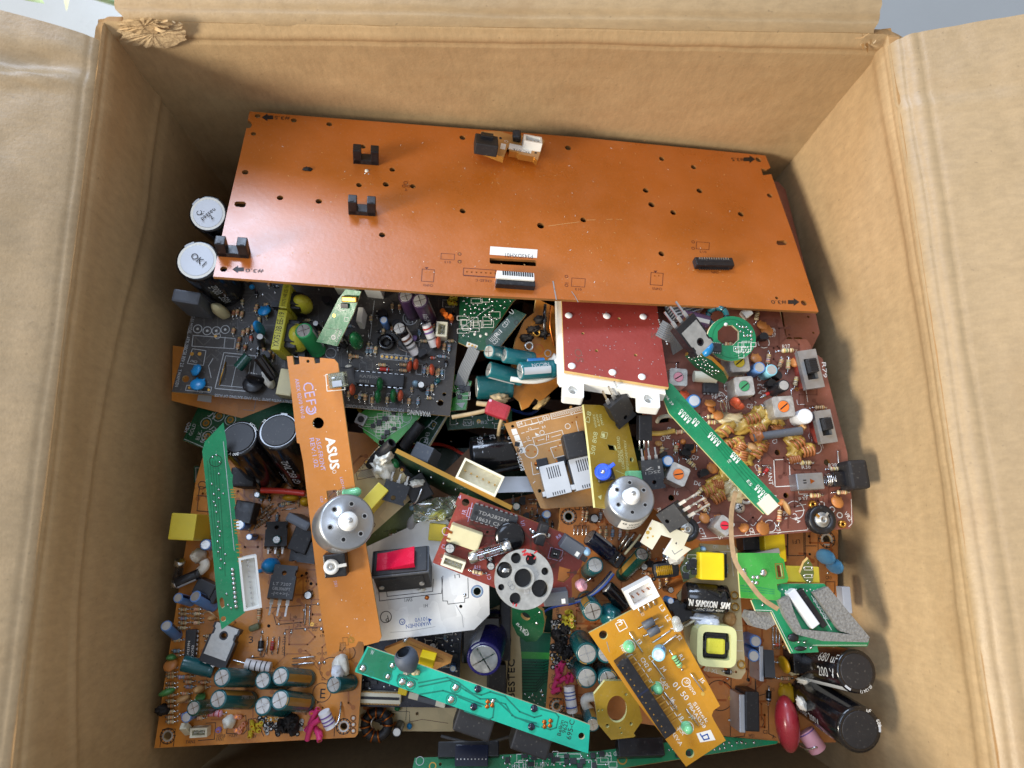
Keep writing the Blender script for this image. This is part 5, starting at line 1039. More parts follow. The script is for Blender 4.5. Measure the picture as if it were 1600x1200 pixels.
# ------------------------------------------------------------------ red-brown board with the long chip
b = Board('red-brown board with a long chip, a relay and a glass fuse in the centre', [(719, 770, 196), (888, 836, 192), (676, 879, 190)], [(719, 770), (800, 801), (888, 836), (915, 862), (908, 885), (893, 905), (894, 930), (888, 945), (842, 948), (774, 919), (676, 879), (688, 850), (714, 790), (711, 788)], 'red_brown', 'edge_dark', 1.6, [(727.5, 785, 6), (761.5, 831.5, 2.2)], [[(874, 885), (892, 890), (890, 902), (881, 910), (871, 908)]])
b.ic(772, 810, 72, 25, 9, -17, ('TDA2822M', '18631 CHN'), 3.4); b.dot(799, 815, 4, 'pale_yellow')
def rl(mb): mb.box((-7, .5, 6.6), (2.6, 1, .5), 'copper'); mb.box((-7, -2.4, 6.6), (2.6, .6, .5), 'copper')
b.box('relay', 726, 841, 52, 28, 6.6, 'beige_plastic', -19, .6, 0, rl); b.put(header(4.5, 9.8, 5, 'ivory_plastic', 5), 708, 881, -20, 0, 5)
b.cap(703, 857, 8, 8, 'black'); b.cap(767, 885, 7, 10, 'black'); b.res(733, 891.5, 760, 897, 'res_beige', 'nko', .9)
mb = MB(); mb.lathe([(5.8, 0), (6.4, .5), (6.4, 5), (5.9, 5.6), (4.0, 6.0), (.1, 6.1)], 'black_gloss', 32); b.put([('buzzer', mb.mesh('buzzer'))], 797, 840, 0, 0, 6)
b.axis(fuse(18.5, 2.5), (766, 862, 8), (832, 841, 9)); b.tubew('fuse_lead', [(766, 862, 8), (756, 864, 7), (758, 872, 2), (764, 876, 0)], 1.8, 'tin', 7); b.tubew('fuse_lead', [(832, 840, 9), (845, 833, 9), (854, 836, 8), (852, 842, 4)], 1.8, 'tin', 7)
b.solder(833, 832, 4.2); b.solder(829, 828, 3); b.solder(857, 837, 4.5); b.solder(850, 833, 4)
b.box('fuse_clip', 847, 836, 15, 34, 7, 'black_matte', -17, .5)
def op(mb): mb.box((3, -1.2, 7.02), (1.6, 2.0, .1), 'ink_white'); mb.box((6.5, -1.2, 7.02), (2.6, 2.4, .1), 'black_matte')
b.box('photo_switch', 895, 856, 37, 21, 7, 'slate', -33, .4, 0, op); b.box('photo_switch', 869, 936, 39, 21, 7, 'slate', 6, .4, 0, op)
b.rect(868, 866, 20, 17, -15, 'ink_violet', .9); b.put(header(3.5, 3.6, 3, 'black', 2), 868, 866, -15, 0, 3); b.cap(766, 874, 4, 5, 'violet' if 0 else 'smallblack')
b.lens(916, 861, 6, 6, 4, 'res_blue'); b.tubew('resistor', [(906, 917, 5), (912, 914, 6)], 8, 'res_pink', 12); b.tubew('resistor_lead', [(911, 914, 6), (918, 907, 10), (923, 904, 10)], 1.2, 'tin', 6)
for (t, p) in (('4', (715, 779, 720, 780)), ('U1', (813, 815, 815, 822)), ('R13', (741, 889, 750, 890)), ('L1', (709, 815, 705, 820)), ('C3', (695, 858, 697, 852)), ('C1', (768, 905, 766, 897)), ('R8', (872, 843, 878, 838)), ('C7', (880, 873, 877, 868)), ('SI', (691, 867, 689, 873)), ('1R', (727, 804, 729, 797))): b.text(t, *p, 'ink_violet', 6)
b.line([(738, 786), (731, 815)], 'ink_violet', .9); b.rect(734, 801, 7, 14, -17, 'ink_violet', .9); b.ring(697, 830, 6, 'ink_violet', .9); b.rect(745, 893.5, 12, 9, -15, 'ink_violet', .8); b.traces([(719, 775), (885, 838), (900, 900), (774, 915), (680, 877)], 26, 6, 'trace_brown', 2); b.dot(843, 838, 2, 'hole'); b.line([(715, 790), (745, 905)], 'red', .5); b.done()
# metal hub disc
def hub():
    a, c, d = P(776, 905, 207), P(862, 905, 205), P(818, 952, 206); X = (c-a).normalized(); Z = X.cross(d-a).normalized(); Z = Z if Z.z > 0 else -Z; Y = Z.cross(X); R_ = Matrix((X, Y, Z)).transposed(); o = (a+c)/2; k = pxmm(o); M4 = R_.to_4x4(); M4.translation = o
    T = thing('drive_hub', 'round silver metal hub with holes and red marker smudges, beside the red-brown board', 'metal disc', M4); mb = MB(); r = 46*k
    def c_(x, y, rr, n=18): return [((x-819)*k+rr*k*math.cos(2*math.pi*i/n), -(y-905)*k+rr*k*math.sin(2*math.pi*i/n)) for i in range(n)]
    H = [c_(806, 873, 8.4), c_(830, 875, 9), c_(852, 893, 6), c_(844, 919, 13.6), c_(805, 934, 9), c_(783, 917, 5), c_(787.5, 891, 12.6)]
    mb.prism([(r*math.cos(i*math.pi/32), r*math.sin(i*math.pi/32)) for i in range(64)], -3.2, 0, 'zinc', 'zinc', [c_(817, 903, 14.4, 26)]+H)
    mb.prism(c_(817, 903, 17.5, 28), 0, 1.0, 'zinc', 'zinc', [c_(817, 903, 14.4, 26)])
    rr = random.Random(4)
    for cx, cy, n in ((826, 864, 12), (796, 945, 10), (806, 949, 6), (834, 868, 5)):
        for i in range(n):
            x, y = (cx+rr.uniform(-11, 11)-819)*k, -(cy+rr.uniform(-4, 5)-905)*k
            if math.hypot(x, y) < r*.95: mb.strip([(x, y), (x+rr.uniform(-1.2, 1.2), y+rr.uniform(-1, 1))], rr.uniform(.3, .9), .03+i*.002, 'ink_red')
    for (x, y) in ((797, 912), (838, 897), (800, 917)): mb.ring(((x-819)*k, -(y-905)*k), 1.0, .25, .05, 'tin')
    mb.box(((823-819)*k, -(924-905)*k, .1), (2, 2, .2), 'tin_dull', .05); link('disc', mb.mesh('disc'), T)
    u2 = MB(); u2.lathe([(r*.9, -7), (r*.92, -3.6), (r*.8, -3.3)], 'black', 40); link('dark_backing', u2.mesh('dark_backing'), T)  # black disc added under the hub so its holes look dark
    s2 = MB(); s2.lathe([(3.4, -3), (3.4, -1.2), (2.2, -.8), (.1, -.7)], 'black_gloss', 18); s2.ell((.4, -.3, -.8), (1.6, 1.0, .5), 'tin', 10, 6, .5, 3); link('screw', s2.mesh('screw'), T, Matrix.Translation(((788.5-819)*k, -(891-905)*k, 0)))
hub()
b = Board('small round dark green board tucked below the silver hub disc', [(800, 958, 165), (850, 968, 172), (820, 1000, 158)], [(800+0, 950), (815, 940), (835, 945), (848, 955), (851, 972), (848, 990), (838, 1002), (822, 1003), (808, 992), (800, 975)], 'dark_green', 'edge', 1.6, [(821, 963, 8)]); b.solder(838.5, 974, 3); b.text('BAT', 806, 975, 818, 987, 'ink_grey', 6); b.text('LED', 812, 984, 824, 994, 'ink_grey', 6); b.rect(822, 988, 6, 8, 20, 'ink_grey', .9); b.solder(843, 957, 2.5); b.done()
# ------------------------------------------------------------------ the dark middle and bottom middle
b = Board('low tan power supply board at the bottom middle with a purple capped capacitor', [(560, 1142, 124), (815, 1095, 124), (560, 1000, 124)], [(556, 1000), (700, 985), (792, 940), (808, 955), (815, 1030), (816, 1100), (770, 1130), (705, 1143), (560, 1142)], 'ivory', 'edge', 2, [(652, 1115, 2.5)])
brx = [(803.5+d, 1092, 803.5+d, 1030) for d in (0, .5, 1)]
for t in brx: b.text('BESTEC', *t, 'ink_black', 10)
b.line([(793, 960), (798, 1000), (794, 1040), (790, 1090)], 'ink_black', 1.6)
b.cap(756, 1030, 28, 40, 'navy', 774, 975, (('105C 220uF', 8, 4.4, 3, True),), (), 1.7)
b.box('transformer', 752, 1000, 60, 70, 22, 'black_gloss', 0, 1.0); b.box('heat_bracket', 790, 985, 16, 90, 18, 'black_matte', 0, .5); b.box('choke', 776, 1070, 30, 60, 14, 'black_matte', 0, .8)
b.put(toroid(5.5, 2.4, 'black_matte', 'copper', 10), 590, 1130, 0, 4); b.cap(620, 1144, 7, 14, 'smallblack'); b.lump(600, 1118, 14, 10, 6, 'burnt', 5, .6); b.disc(604, 1136, 6, 'disc_tan'); b.tubew('choke_lead', [(585, 1120, 8), (578, 1130, 10), (586, 1142, 6)], 1.5, 'tin', 6)
b.line([(575, 1110), (640, 1112), (640, 1140)], 'ink_black', .8); b.line([(640, 1128), (660, 1124), (700, 1130)], 'ink_brown', .7); b.line([(636, 1100), (634, 1125)], 'ink_black', .8); b.fill([(565, 1100), (640, 1100), (640, 1135), (565, 1138)], 10, 33, 'swce', 9); b.done()
b = Board('dark navy computer card with a long tan slot connector under the teal strip', [(560, 1085, 140), (730, 1085, 140), (560, 990, 140)], [(552, 985), (722, 975), (716, 1106), (560, 1104)], 'navy', 'edge_dark', 1.6)
b.fill([(600, 985), (718, 980), (714, 1050), (640, 1020)], 60, 41, 'ssslb', 6); b.fill([(600, 990), (715, 985), (712, 1060), (600, 1070)], 26, 43, 'rbkws', 9); b.fill([(562, 1050), (620, 1060), (620, 1080), (562, 1075)], 14, 42, 'ssb', 7)
def sl(mb):
    for i in range(26): mb.box((-8.6+i*.7, -2.6, 5), (.3, .5, .8), 'gold'); mb.box((-8.6+i*.7, 2.6, 5), (.3, .5, .8), 'gold')
    mb.box((0, 0, 5.05), (18, 1.2, .3), 'black')
b.box('slot_connector', 594, 1091, 64, 17, 5, 'ivory_plastic', -2, .4, 0, sl); b.box('latch', 646, 1088, 16, 10, 5, 'ivory_plastic', -14, .4); b.box('latch', 688, 1100, 16, 10, 5, 'ivory_plastic', -14, .4); b.box('card_rail', 667, 1095, 30, 8, 5, 'slate', -14, .4); b.box('box_capacitor', 629, 1080, 14, 12, 8, 'bright_yellow', -12, .4)
b.done()
b = Board('dim green board with rows of curved traces, lying deep beside the tan board', [(812, 1000, 122), (864, 1000, 122), (812, 1100, 122)], [(812, 985), (868, 990), (862, 1116), (812, 1100)], 'green_dim', 'edge', 1.6)
for i in range(11): b.line([(813, 1034+i*4.6), (850, 1035+i*4.4), (858, 1032+i*4.2), (864, 1030+i*4)] if i < 7 else [(813, 1034+i*4.6), (838, 1036+i*4.4), (850, 1022+i*4.4), (864, 1020+i*4.4)], 'dark_trace', 1.5)
b.poly([(813, 1018), (862, 1020), (862, 1030), (813, 1029)], 'leaf_green'); b.solder(846, 1080, 3.2); b.solder(848, 1087, 2.4); b.solder(832, 1086, 2.2)
for i in range(14): b.solder(820+(i*7) % 38, 1084+(i*5) % 18, 1.2)
b.done()
b = Board('folded brown corner of a board pointing up behind the teal strip', [(600, 1016, 165), (638, 1001, 170), (640, 1045, 162)], [(600, 1015), (638, 1000), (706, 1029), (704, 1036), (672, 1050), (640, 1046)], 'tan', 'edge_dark', 2); b.line([(640, 1006), (692, 1030)], 'ink_brown', .8); b.solder(633, 1000, 4, 'tin', 1.4); b.box('box_capacitor', 666, 1036, 24, 18, 5, 'bright_yellow', -15, .4); b.done()
# teal strip with jacks below
b = Board('long teal green strip board lying across the bottom middle with black screws and solder dots', [(573, 1011, 184), (921, 1132, 182), (555, 1050, 184)], [(574, 1010), (905, 1126), (922, 1133), (919, 1177), (905, 1173), (555, 1050), (555, 1046)], 'teal', 'edge_pale', 1.8, [(577.5, 1034, 5.5), (908.6, 1150, 5)])
b.poly([(576, 1012), (620, 1027), (608, 1066), (558, 1049)], 'sea_green'); TR = 'teal_trace'
b.line([(654, 1067), (699, 1058.5), (716, 1066), (738, 1083), (752, 1086), (766, 1081), (789, 1088), (812, 1112), (835, 1121), (846, 1118)], TR, 2.2); b.line([(655, 1073), (703, 1063), (728, 1079), (750, 1092), (774, 1092), (805, 1121), (838, 1130)], TR, 2.2); b.line([(656, 1085), (692, 1079), (714, 1086), (756, 1101)], TR, 2.2); b.line([(716, 1089), (752, 1104)], TR, 2); b.line([(763, 1093), (790, 1100), (800, 1118), (842, 1136)], TR, 2); b.line([(772, 1105), (770, 1121), (764, 1124), (726, 1111)], TR, 2); b.line([(845, 1108), (868, 1114), (873, 1120), (869, 1137), (860, 1140), (846, 1136)], TR, 2); b.line([(622, 1060), (624, 1054), (655, 1054)], TR, 2.4); b.line([(620, 1064), (622, 1056), (632, 1054), (652, 1062)], TR, 2)
for (x, y, r) in ((629, 1065, 6), (641, 1069.5, 6), (712, 1074, 6), (705, 1093, 6), (567, 1044, 5.5), (613, 1040, 4.5), (606, 1057, 4.5)): b.ring(x, y, r+2, 'teal_trace', 1.4); b.solder(x, y, r)
for (x, y) in ((762, 1096.5), (770, 1095.5), (761, 1104), (769, 1102), (850.5, 1128), (860, 1126.5), (851, 1135), (859, 1134)): b.solder(x, y, 3.8, 'tin' if (x+y) % 2 > 1 else 'copper')
for (x, y) in ((746.5, 1077), (740, 1105), (834.7, 1107.5), (830.5, 1136)):
    mb = MB(); mb.lathe([(1.5, 0), (1.5, .8), (1.2, 1.2), (.1, 1.3)], 'blue_black', 14); mb.box((0, 0, 1.25), (.35, 2.6, .3), 'hole'); mb.box((.9, 0, 1.1), (.9, 1.2, .5), 'blue_black', .1); b.put([('jack_peg', mb.mesh('jack_peg'))], x, y, 10, 0, 1)
b.text('695-C', 892, 1156, 898, 1126, 'ink_black', 8); b.text('9623', 884, 1146, 888, 1128, 'ink_black', 6.5); b.text('Belkin', 876, 1150, 881, 1126, 'ink_black', 6); b.text('W', 578, 1022, 583, 1023.5, 'ink_grey', 7); b.ring(580, 1053, 4, 'teal_trace', .9)
for (x, y, w) in ((742, 1128, 60), (832, 1157, 60)): b.box('jack_body', x, y, w, 44, 15, 'blue_black' if 0 else 'black_matte', -19, .8, -17); b.box('jack_lip', x-4, y+10, w*.8, 6, 2, 'black', -19, .5, -12)
def tb(mb): pass
pp = MB(); pts = [(-6, 2, 5.5), (-2, 1, 5), (2, -1, 4.6), (4, -3.5, 4.2)]
def blobtube():
    mb = MB(); prof = [(2.0, 0), (3.0, 1.5), (4.6, 4), (5.0, 7), (4.4, 9), (3.2, 10)]
    mb.lathe(prof, 'rubber_grey', 20, True, False); mb.lathe([(r*.8, z) for r, z in reversed(prof)], 'rubber_grey', 20, True, False); return [('rubber_boot', mb.mesh('rubber_boot'))]
b.axis(blobtube(), (644, 1046, 3), (626, 1012, 10), 0, name='rubber_boot'); b.lump(650, 1050, 7, 4, 2, 'wax_pale', 3, .5); b.lump(636, 1050, 6, 4, 2, 'tin_dull', 5, .5); b.done()
# bottom green board
b = Board('green computer card lying along the front wall at the very bottom with black sockets', [(648, 1184, 150), (1214, 1162, 150), (1050, 1188, 152)], [(648, 1184), (930, 1174), (1120, 1150), (1216, 1158), (1214, 1162), (1050, 1188), (960, 1202), (640, 1222)], 'green', 'edge', 1.8, [(688, 1194, 2.4)])
def pk(mb):
    for i in range(9): mb.box((-6.4+i*1.6, -1.6, 7.05), (.5, .5, .2), 'tin'); mb.box((-6.4+i*1.6, -3.1, 2), (.6, .3, 3), 'tin')
b.box('socket', 732, 1170, 96, 22, 6, 'black', 1, .5); b.box('socket', 737, 1180, 52, 30, 7, 'blue_black', 0, .4, 0, pk); b.box('socket', 1002, 1167, 72, 26, 8, 'black', 2, .5)
for i in range(8): b.line([(662, 1191+i), (667, 1190.8+i)], 'ink_grey', .5) if 0 else None
for i in range(7): b.solder(976+i*9, 1181-i*.4, 1.6, 'ink_white')
b.text('P/N 128177 REV A', 800, 1201, 866, 1196, 'ink_grey', 5.5); b.text('NA2 CN1', 940, 1183, 974, 1180, 'ink_white', 6); b.poly([(962, 1173), (990, 1171), (990, 1178), (962, 1180)], 'ink_white'); b.text('3/1', 965, 1178.5, 978, 1177.5, 'ink_black', 4); b.ring(656, 1189, 6, 'ink_grey', 1); b.ring(676, 1197, 5, 'gold', 1.6); b.ring(972, 1186, 7, 'gold', 2)
b.fill([(780, 1182), (940, 1176), (960, 1196), (790, 1200)], 50, 51, 'ssslb', 6); b.fill([(1040, 1170), (1120, 1160), (1180, 1160), (1060, 1182)], 30, 52, 'sssb', 6); b.done()
# beige board + yellow cap etc.
b = Board('beige board with a striped pad, a yellow capacitor and torn white glue', [(553, 742, 178), (592, 698, 178), (575, 840, 174)], [(553, 742), (592, 697), (600, 702), (655, 768), (648, 775), (577, 838), (566, 826)], 'ivory', 'edge', 1.6)
for i in range(13): b.line([(559+i*2.1, 745+i*.2), (566+i*2.1, 734)], 'ink_dim', .9)
b.rect(574, 740, 34, 13, 12, 'ink_brown', .8); b.text('LTZ-01', 561, 737, 574, 724, 'ink_brown', 4)
for (x, y) in ((589, 704), (573, 722), (637, 748), (582, 820), (628, 734), (645, 757)): b.ring(x, y, 4, 'ink_brown', 1); b.dot(x, y, 2.2, 'gold')
b.axis(block(6, 13.5, 10, 'yellow', .4, 'box_capacitor'), (585, 786, 2), (583, 777, 12), -42)
b.lump(598, 731, 17, 17, 7, 'glue', 14, .55); b.lump(603, 716, 13, 8, 7, 'glue', 15, .6, 35, 4); b.lump(592, 718, 9, 14, 6, 'glue', 19, .6, 10, 2); b.lens(617, 724, 6, 9, 4, 'film_green', 40)
mb = MB(); mb.lathe([(2.1, 0), (2.3, 4), (2.3, 14)], 'black_matte', 18, True, False); mb.lathe([(1.6, 14), (1.6, 6)], 'black', 18, True, False); mb.lathe([(2.3, 14), (2.1, 14.2), (1.6, 14)], 'black_matte', 18, True, False); b.axis([('sleeve', mb.mesh('sleeve'))], (584, 718, 5), (612, 692, 14)); b.tubew('sleeve_tail', [(587, 716, 6), (580, 722, 4), (577, 728, 2)], 6, 'black_matte', 10)
b.put(power_transistor(11, 9, 4.6, 'plastic', (), 3, 4), 617, 770, 163, 5, 9.5); b.box('transistor_block', 653, 764, 36, 40, 6, 'black', 30, .5); b.lump(651, 755, 11, 6, 2.5, 'glue', 22, .6, 10, 6)
b.tubew('lead_wire', [(641, 789, 4), (650, 785, 7), (656, 772, 8), (659, 764, 8)], 1.8, 'tin', 7); b.tubew('lead_wire', [(642, 786, 3), (660, 788, 5), (674, 787, 6)], 1.6, 'tin', 7); b.done()
b = Board('dull olive board with little glass lamps half hidden under wrinkled clear film', [(600, 850, 160), (690, 850, 160), (600, 790, 162)], [(560, 800), (600, 790), (710, 780), (705, 850), (640, 872), (572, 860)], 'moss', 'edge', 1.6)
b.axis(fuse(10.5, 2.2, True), (616, 845, 1), (611, 806, 8)); b.axis([('glass_lamp', cached(('lamp',), lambda: (lambda mb: (mb.lathe([(1.9, 0), (2.1, 1), (2.1, 8), (1.6, 9.5), (.7, 11), (.3, 12)], 'frost', 16), mb.mesh('glass_lamp'))[1])(MB())))], (640, 836, 1), (647, 795, 9))
b.ring(632, 837, 5, 'black', 1.2); b.ring(643, 836, 5, 'black', 1.2); b.box('box_capacitor', 683, 832, 26, 26, 8, 'yellow', -5, .4, 0, lambda mb: [mb.box((0, -3.45, 6.5-i*1.6), (4.5, .1, .5), 'ink_black') for i in range(4)]); b.lens(657, 800, 5, 10, 5, 'lens_yellow', 70); b.lens(645, 792, 6, 6, 4, 'res_blue')
b.lens(684, 803, 20, 11, 4, 'yellow_tape', 0, 'coil'); b.fill([(650, 805), (705, 800), (700, 830), (655, 835)], 10, 61, 'lrw', 10); b.line([(600, 830), (660, 825)], 'ink_black', .8); b.done()
rr = random.Random(9); mb = MB(); g = []
for j in range(8):
    for i in range(14):
        px, py = 646+i*5.2+rr.uniform(-1, 1), 782+j*5+i*(-.6)+rr.uniform(-1, 1); g.append(P(px, py, 176+4.5*mnoise.noise(V((i*.5, j*.6, 2)))+2*mnoise.noise(V((i*1.3, j*1.5, 4)))))
mb.add(g, [(j*14+i, j*14+i+1, (j+1)*14+i+1, (j+1)*14+i) for j in range(7) for i in range(13)], 'clear_plastic', True); solo('plastic_film', 'wrinkled yellowish clear plastic film left of the red-brown board', 'plastic film', mb, P(685, 800, 172))
# edge-on board with white connector
b = Board('dark green board standing on edge with a white socket, right of the torn white glue', [(617, 707, 194), (798, 797, 194), (646, 746, 158)], [(617, 707), (798, 797), (800, 804), (786, 812), (690, 768), (640, 738)], 'deep_green', 'gold', 2.0, flip=False)
for i in range(7): b.solder(655+i*19, 736+i*9.5, 2.2, 'tin', 1)
b.done()
def sock():
    a, c = P(724, 735, 194), P(784, 764, 194); X = (c-a).normalized(); Z = V((0, 0, 1)); Y = Z.cross(X).normalized(); Z = X.cross(Y); o = P(750, 748, 190); M4 = Matrix((X, Y, Z)).transposed().to_4x4(); M4.translation = o; return M4
R0 = b.root
wc = header(9.5, 19, 8, 'ivory_plastic', 6, 1, 'gold'); o = link('connector', wc[0][1], R0); o.matrix_basis = (R0.matrix_basis.inverted() @ smm(sock())); link('pin_row', wc[1][1], o)
# green boards by the charcoal board's front edge
b = Board('dim green board with faint white print in the gap below the torn orange board', [(700, 640, 148), (800, 640, 148), (700, 690, 148)], [(690, 640), (745, 650), (800, 640), (800, 672), (752, 668), (700, 672)], 'dark_green', 'edge', 1.6)
b.fill([(705, 650), (790, 650), (790, 668), (710, 668)], 16, 81, 'slsp', 6); b.text('RV1 FB2', 724, 664, 762, 662, 'ink_grey', 5); b.done()
b = Board('dull brown board corner with wire stubs in the gap left of the tan jack board', [(740, 690, 140), (840, 690, 140), (740, 800, 140)], [(700, 800), (840, 770), (880, 800), (870, 850), (800, 800), (720, 790)], 'psu_brown')
b.fill([(790, 775), (860, 780), (868, 840), (810, 800)], 24, 82, 'rrwskqd', 8); b.done()
b = Board('mid green board with a tiny push button below the charcoal board', [(562, 646, 166), (655, 652, 166), (597, 697, 166)], [(562, 646), (596, 625), (665, 636), (655, 653), (607, 705), (596, 698), (568, 675)], 'leaf_green', 'edge_pale', 1.6, [(596, 691, 5)])
def bt(mb): mb.lathe([(1.5, 3), (1.5, 3.9), (1.3, 4.1)], 'black', 16)
b.box('push_button', 564, 655, 16, 17, 3.2, 'steel', -25, .3, 0, bt); b.fill([(575, 660), (620, 640), (625, 660), (600, 684)], 46, 62, 'lllsb', 4.5); b.ring(635, 652, 8, 'ink_grey', .9); b.ring(620, 646, 5, 'ink_grey', .9); b.line([(560, 665), (596, 688), (640, 660)], 'ink_grey', .7); b.done()
b = Board('dark green board edge with white print under the right corner of the charcoal board', [(657, 690, 158), (704, 639, 160), (640, 690, 156)], [(650, 640), (706, 636), (668, 700), (640, 690)], 'deep_green', 'edge_pale', 1.6)
b.text('MH3', 668, 692, 672, 676, 'ink_grey', 7); b.ring(662, 690, 7, 'ink_grey', .9); b.line([(668, 698), (702, 642)], 'ink_grey', 1); b.rect(676, 664, 12, 8, 60, 'ink_grey', .8); b.ring(678, 664, 2.5, 'gold', 1); b.line([(664, 670), (690, 646)], 'ink_grey', .7)
b.tubew('cable_sleeve', [(632, 698, 6), (645, 678, 9), (657, 662, 10)], 9, 'black_matte', 12); b.box('plug', 659, 706, 34, 26, 10, 'slate', -22, .8, 2); b.done()
# brown cardboard scrap
mb = MB(); sc_ = [P(*p, 150) for p in ((664, 766), (744, 690), (764, 696), (792, 762), (712, 806))]; mb.prism([(p.x, p.y) for p in sc_], 146, 150, 'card_brown', 'card_edge'); solo('cardboard_scrap', 'plain brown piece of cardboard deep behind the white socket', 'cardboard', mb, P(720, 740, 146))
# big lying capacitor
def loose_axis(name, label, cat, parts, p0, p1, xd=(0, 0, 1), group=None):
    a, c = P(*p0), P(*p1); M4 = axis_matrix(a, c, xd); R = thing(name, label, cat, M4, group)
    o = link(parts[0][0] if parts[0][0] != name else 'body', parts[0][1], R)
    for n_, m_ in parts[1:]: link(n_, m_, o)
    return R
k = pxmm(P(780, 710, 172)); r = 31*k
loose_axis('large_capacitor', 'large black capacitor lying on its side behind the tan jack board', 'capacitor', ecap(q(r), 38, 'bigblack', (('LP', 17, .55, 3.2, False), ('220uF 200V', 26, .95, 2.6, False), ('- NEG -', 32, .2, 2.6, False), ('uF 200V', 9, .7, 2.4, False), ('- NEG', 4, .35, 2.6, False)), (), 2.6), (858, 700, 164), (741, 713, 166), (0, -.2, 1))
mb = MB(); a = [P(*p) for p in ((768, 745, 164), (838, 744, 170), (842, 768, 170), (770, 770, 164))]; mb.add(a+[p-V((0, 0, 1.2)) for p in a], [(0, 3, 2, 1), (4, 5, 6, 7), (0, 1, 5, 4), (1, 2, 6, 5), (2, 3, 7, 6), (3, 0, 4, 7)], 'light_grey'); solo('plastic_strip', 'flat white-grey plastic strip below the large lying black capacitor', 'strip', mb, P(800, 757, 163))
# dark green boards under the long board, ribbon
b = Board('dark green board speckled with solder, right of the charcoal board', [(720, 536, 178), (770, 519, 180), (723, 464, 178)], [(719, 450), (812, 462), (802, 470), (769, 519), (757, 547), (744, 548), (716, 535)], 'dark_green', 'edge', 1.6)
b.fill([(724, 462), (800, 468), (766, 512), (722, 530)], 56, 63, 'sssl', 5.5); b.line([(768, 477), (722, 512)], 'ink_grey', .8); b.poly([(730, 534), (747, 540), (744, 547), (728, 541)], 'ink_white')
for i in range(3): b.dot(733+i*5, 538+i*2, 1.8, 'gold'); b.solder(742+i*9, 522+(i % 2)*3, 2.6, 'ink_white')
b.done()
b = Board('darker green slim board with white lettering lying beside the speckled green one', [(766, 545, 186), (822, 490, 190), (754, 530, 186)], [(804, 483), (822, 491), (778, 546), (760, 540), (758, 532)], 'deep_green', 'edge', 1.6)
for (t, p) in (('CD7', (789, 513, 798, 502)), ('R1', (776, 528, 785, 519)), ('CD1', (773, 539, 781, 531)), ('U', (800, 492, 804, 488))): b.text(t, *p, 'ink_grey', 7)
for i in range(9): b.line([(764+i*2, 530-i*1.8), (768+i*2, 534-i*1.8)], 'ink_grey', .7)
b.ring(807, 504, 3, 'ink_black', 1.2); b.done()
def ribbon(name, label, cat, pts, wpx, m, th=.5, ridges=0):
    pp = [P(*p) for p in pts]
    for i in range(2): pp = chaikin(pp)
    k = pxmm(pp[0])*wpx/2; mb = MB(); vs = []
    n = len(pp); nr = max(2, ridges*2+1 if ridges else 2); up = (CM.transposed().inverted() if 0 else CM) @ V((0, 0, 1))
    for i, p in enumerate(pp):
        t = (pp[min(i+1, n-1)]-pp[max(i-1, 0)]).normalized(); s_ = t.cross(up).normalized()
        for j in range(nr): f = j/(nr-1)*2-1; vs.append(p+s_*k*f+up*((j % 2)*.25 if ridges else 0))
    mb.add(vs, [(i*nr+j, i*nr+j+1, (i+1)*nr+j+1, (i+1)*nr+j) for i in range(n-1) for j in range(nr-1)], m, not ridges)
    mb.add([v-up*th for v in vs], [(i*nr+j, (i+1)*nr+j, (i+1)*nr+j+1, i*nr+j+1) for i in range(n-1) for j in range(nr-1)], m, True)
    return solo(name, label, cat, mb, pp[0])
ribbon('ribbon_cable', 'short grey ribbon cable hanging from the speckled green board', 'cable', [(741, 545, 180), (735, 560, 176), (726, 578, 172), (718, 604, 166)], 19, 'ribbon_grey', .6, 8)
b = Board('bright green small board with two gold pads right of the charcoal board corner', [(700, 636, 164), (735, 596, 166), (690, 600, 164)], [(705, 584), (722, 588), (737, 596), (732, 616), (728, 640), (700, 642)], 'leaf_green', 'edge_pale', 1.6, [(708, 617, 5)])
b.poly([(717, 590), (733, 597), (731, 603), (715, 596)], 'ink_white')
for i in range(3): b.dot(720+i*4.5, 594+i*2, 1.9, 'gold')
b.fill([(715, 600), (732, 604), (726, 624), (714, 620)], 14, 64, 'slb', 4); b.poly([(712, 630), (727, 629), (722, 638)], 'ink_grey'); b.line([(712, 600), (706, 636)], 'dark_trace', .9); b.done()
# torn orange board with teal capacitors
b = Board('torn orange board with teal capacitors tied by white tape, left of the red slab', [(800, 612, 176), (866, 520, 178), (845, 626, 172)], [(838, 466), (858, 476), (870, 480), (868, 520), (876, 600), (862, 612), (845, 628), (836, 622), (826, 636), (816, 641), (812, 628), (800, 618), (800, 560), (806, 530), (820, 500), (835, 488)], 'psu_orange', 'edge', 1.6)
b.text('-', 848, 530, 862, 526, 'ink_white', 4); b.ring(841, 546, 8, 'film_orange', 1); b.ring(856, 552, 5, 'ink_grey', 1.4)
for (x, y, z_, s_) in ((842, 500, 4, 3), (832, 515, 4, 5), (846, 522, 3, 8), (822, 528, 4, 9)): b.lump(x, y, 10, 6, z_, 'burnt', s_, .7)
b.put(toroid(1.8, .6, 'tin', 'tin', 2), 826, 541, 0, 3); b.put(toroid(1.5, .5, 'gold', 'gold', 2), 838, 520, 0, 3); b.tubew('torn_trace', [(852, 476, 2), (850, 500, 6), (852, 530, 3)], 2.5, 'black_gloss', 7); b.tubew('torn_trace', [(861, 478, 2), (858, 505, 5), (866, 540, 3)], 2, 'copper', 7)
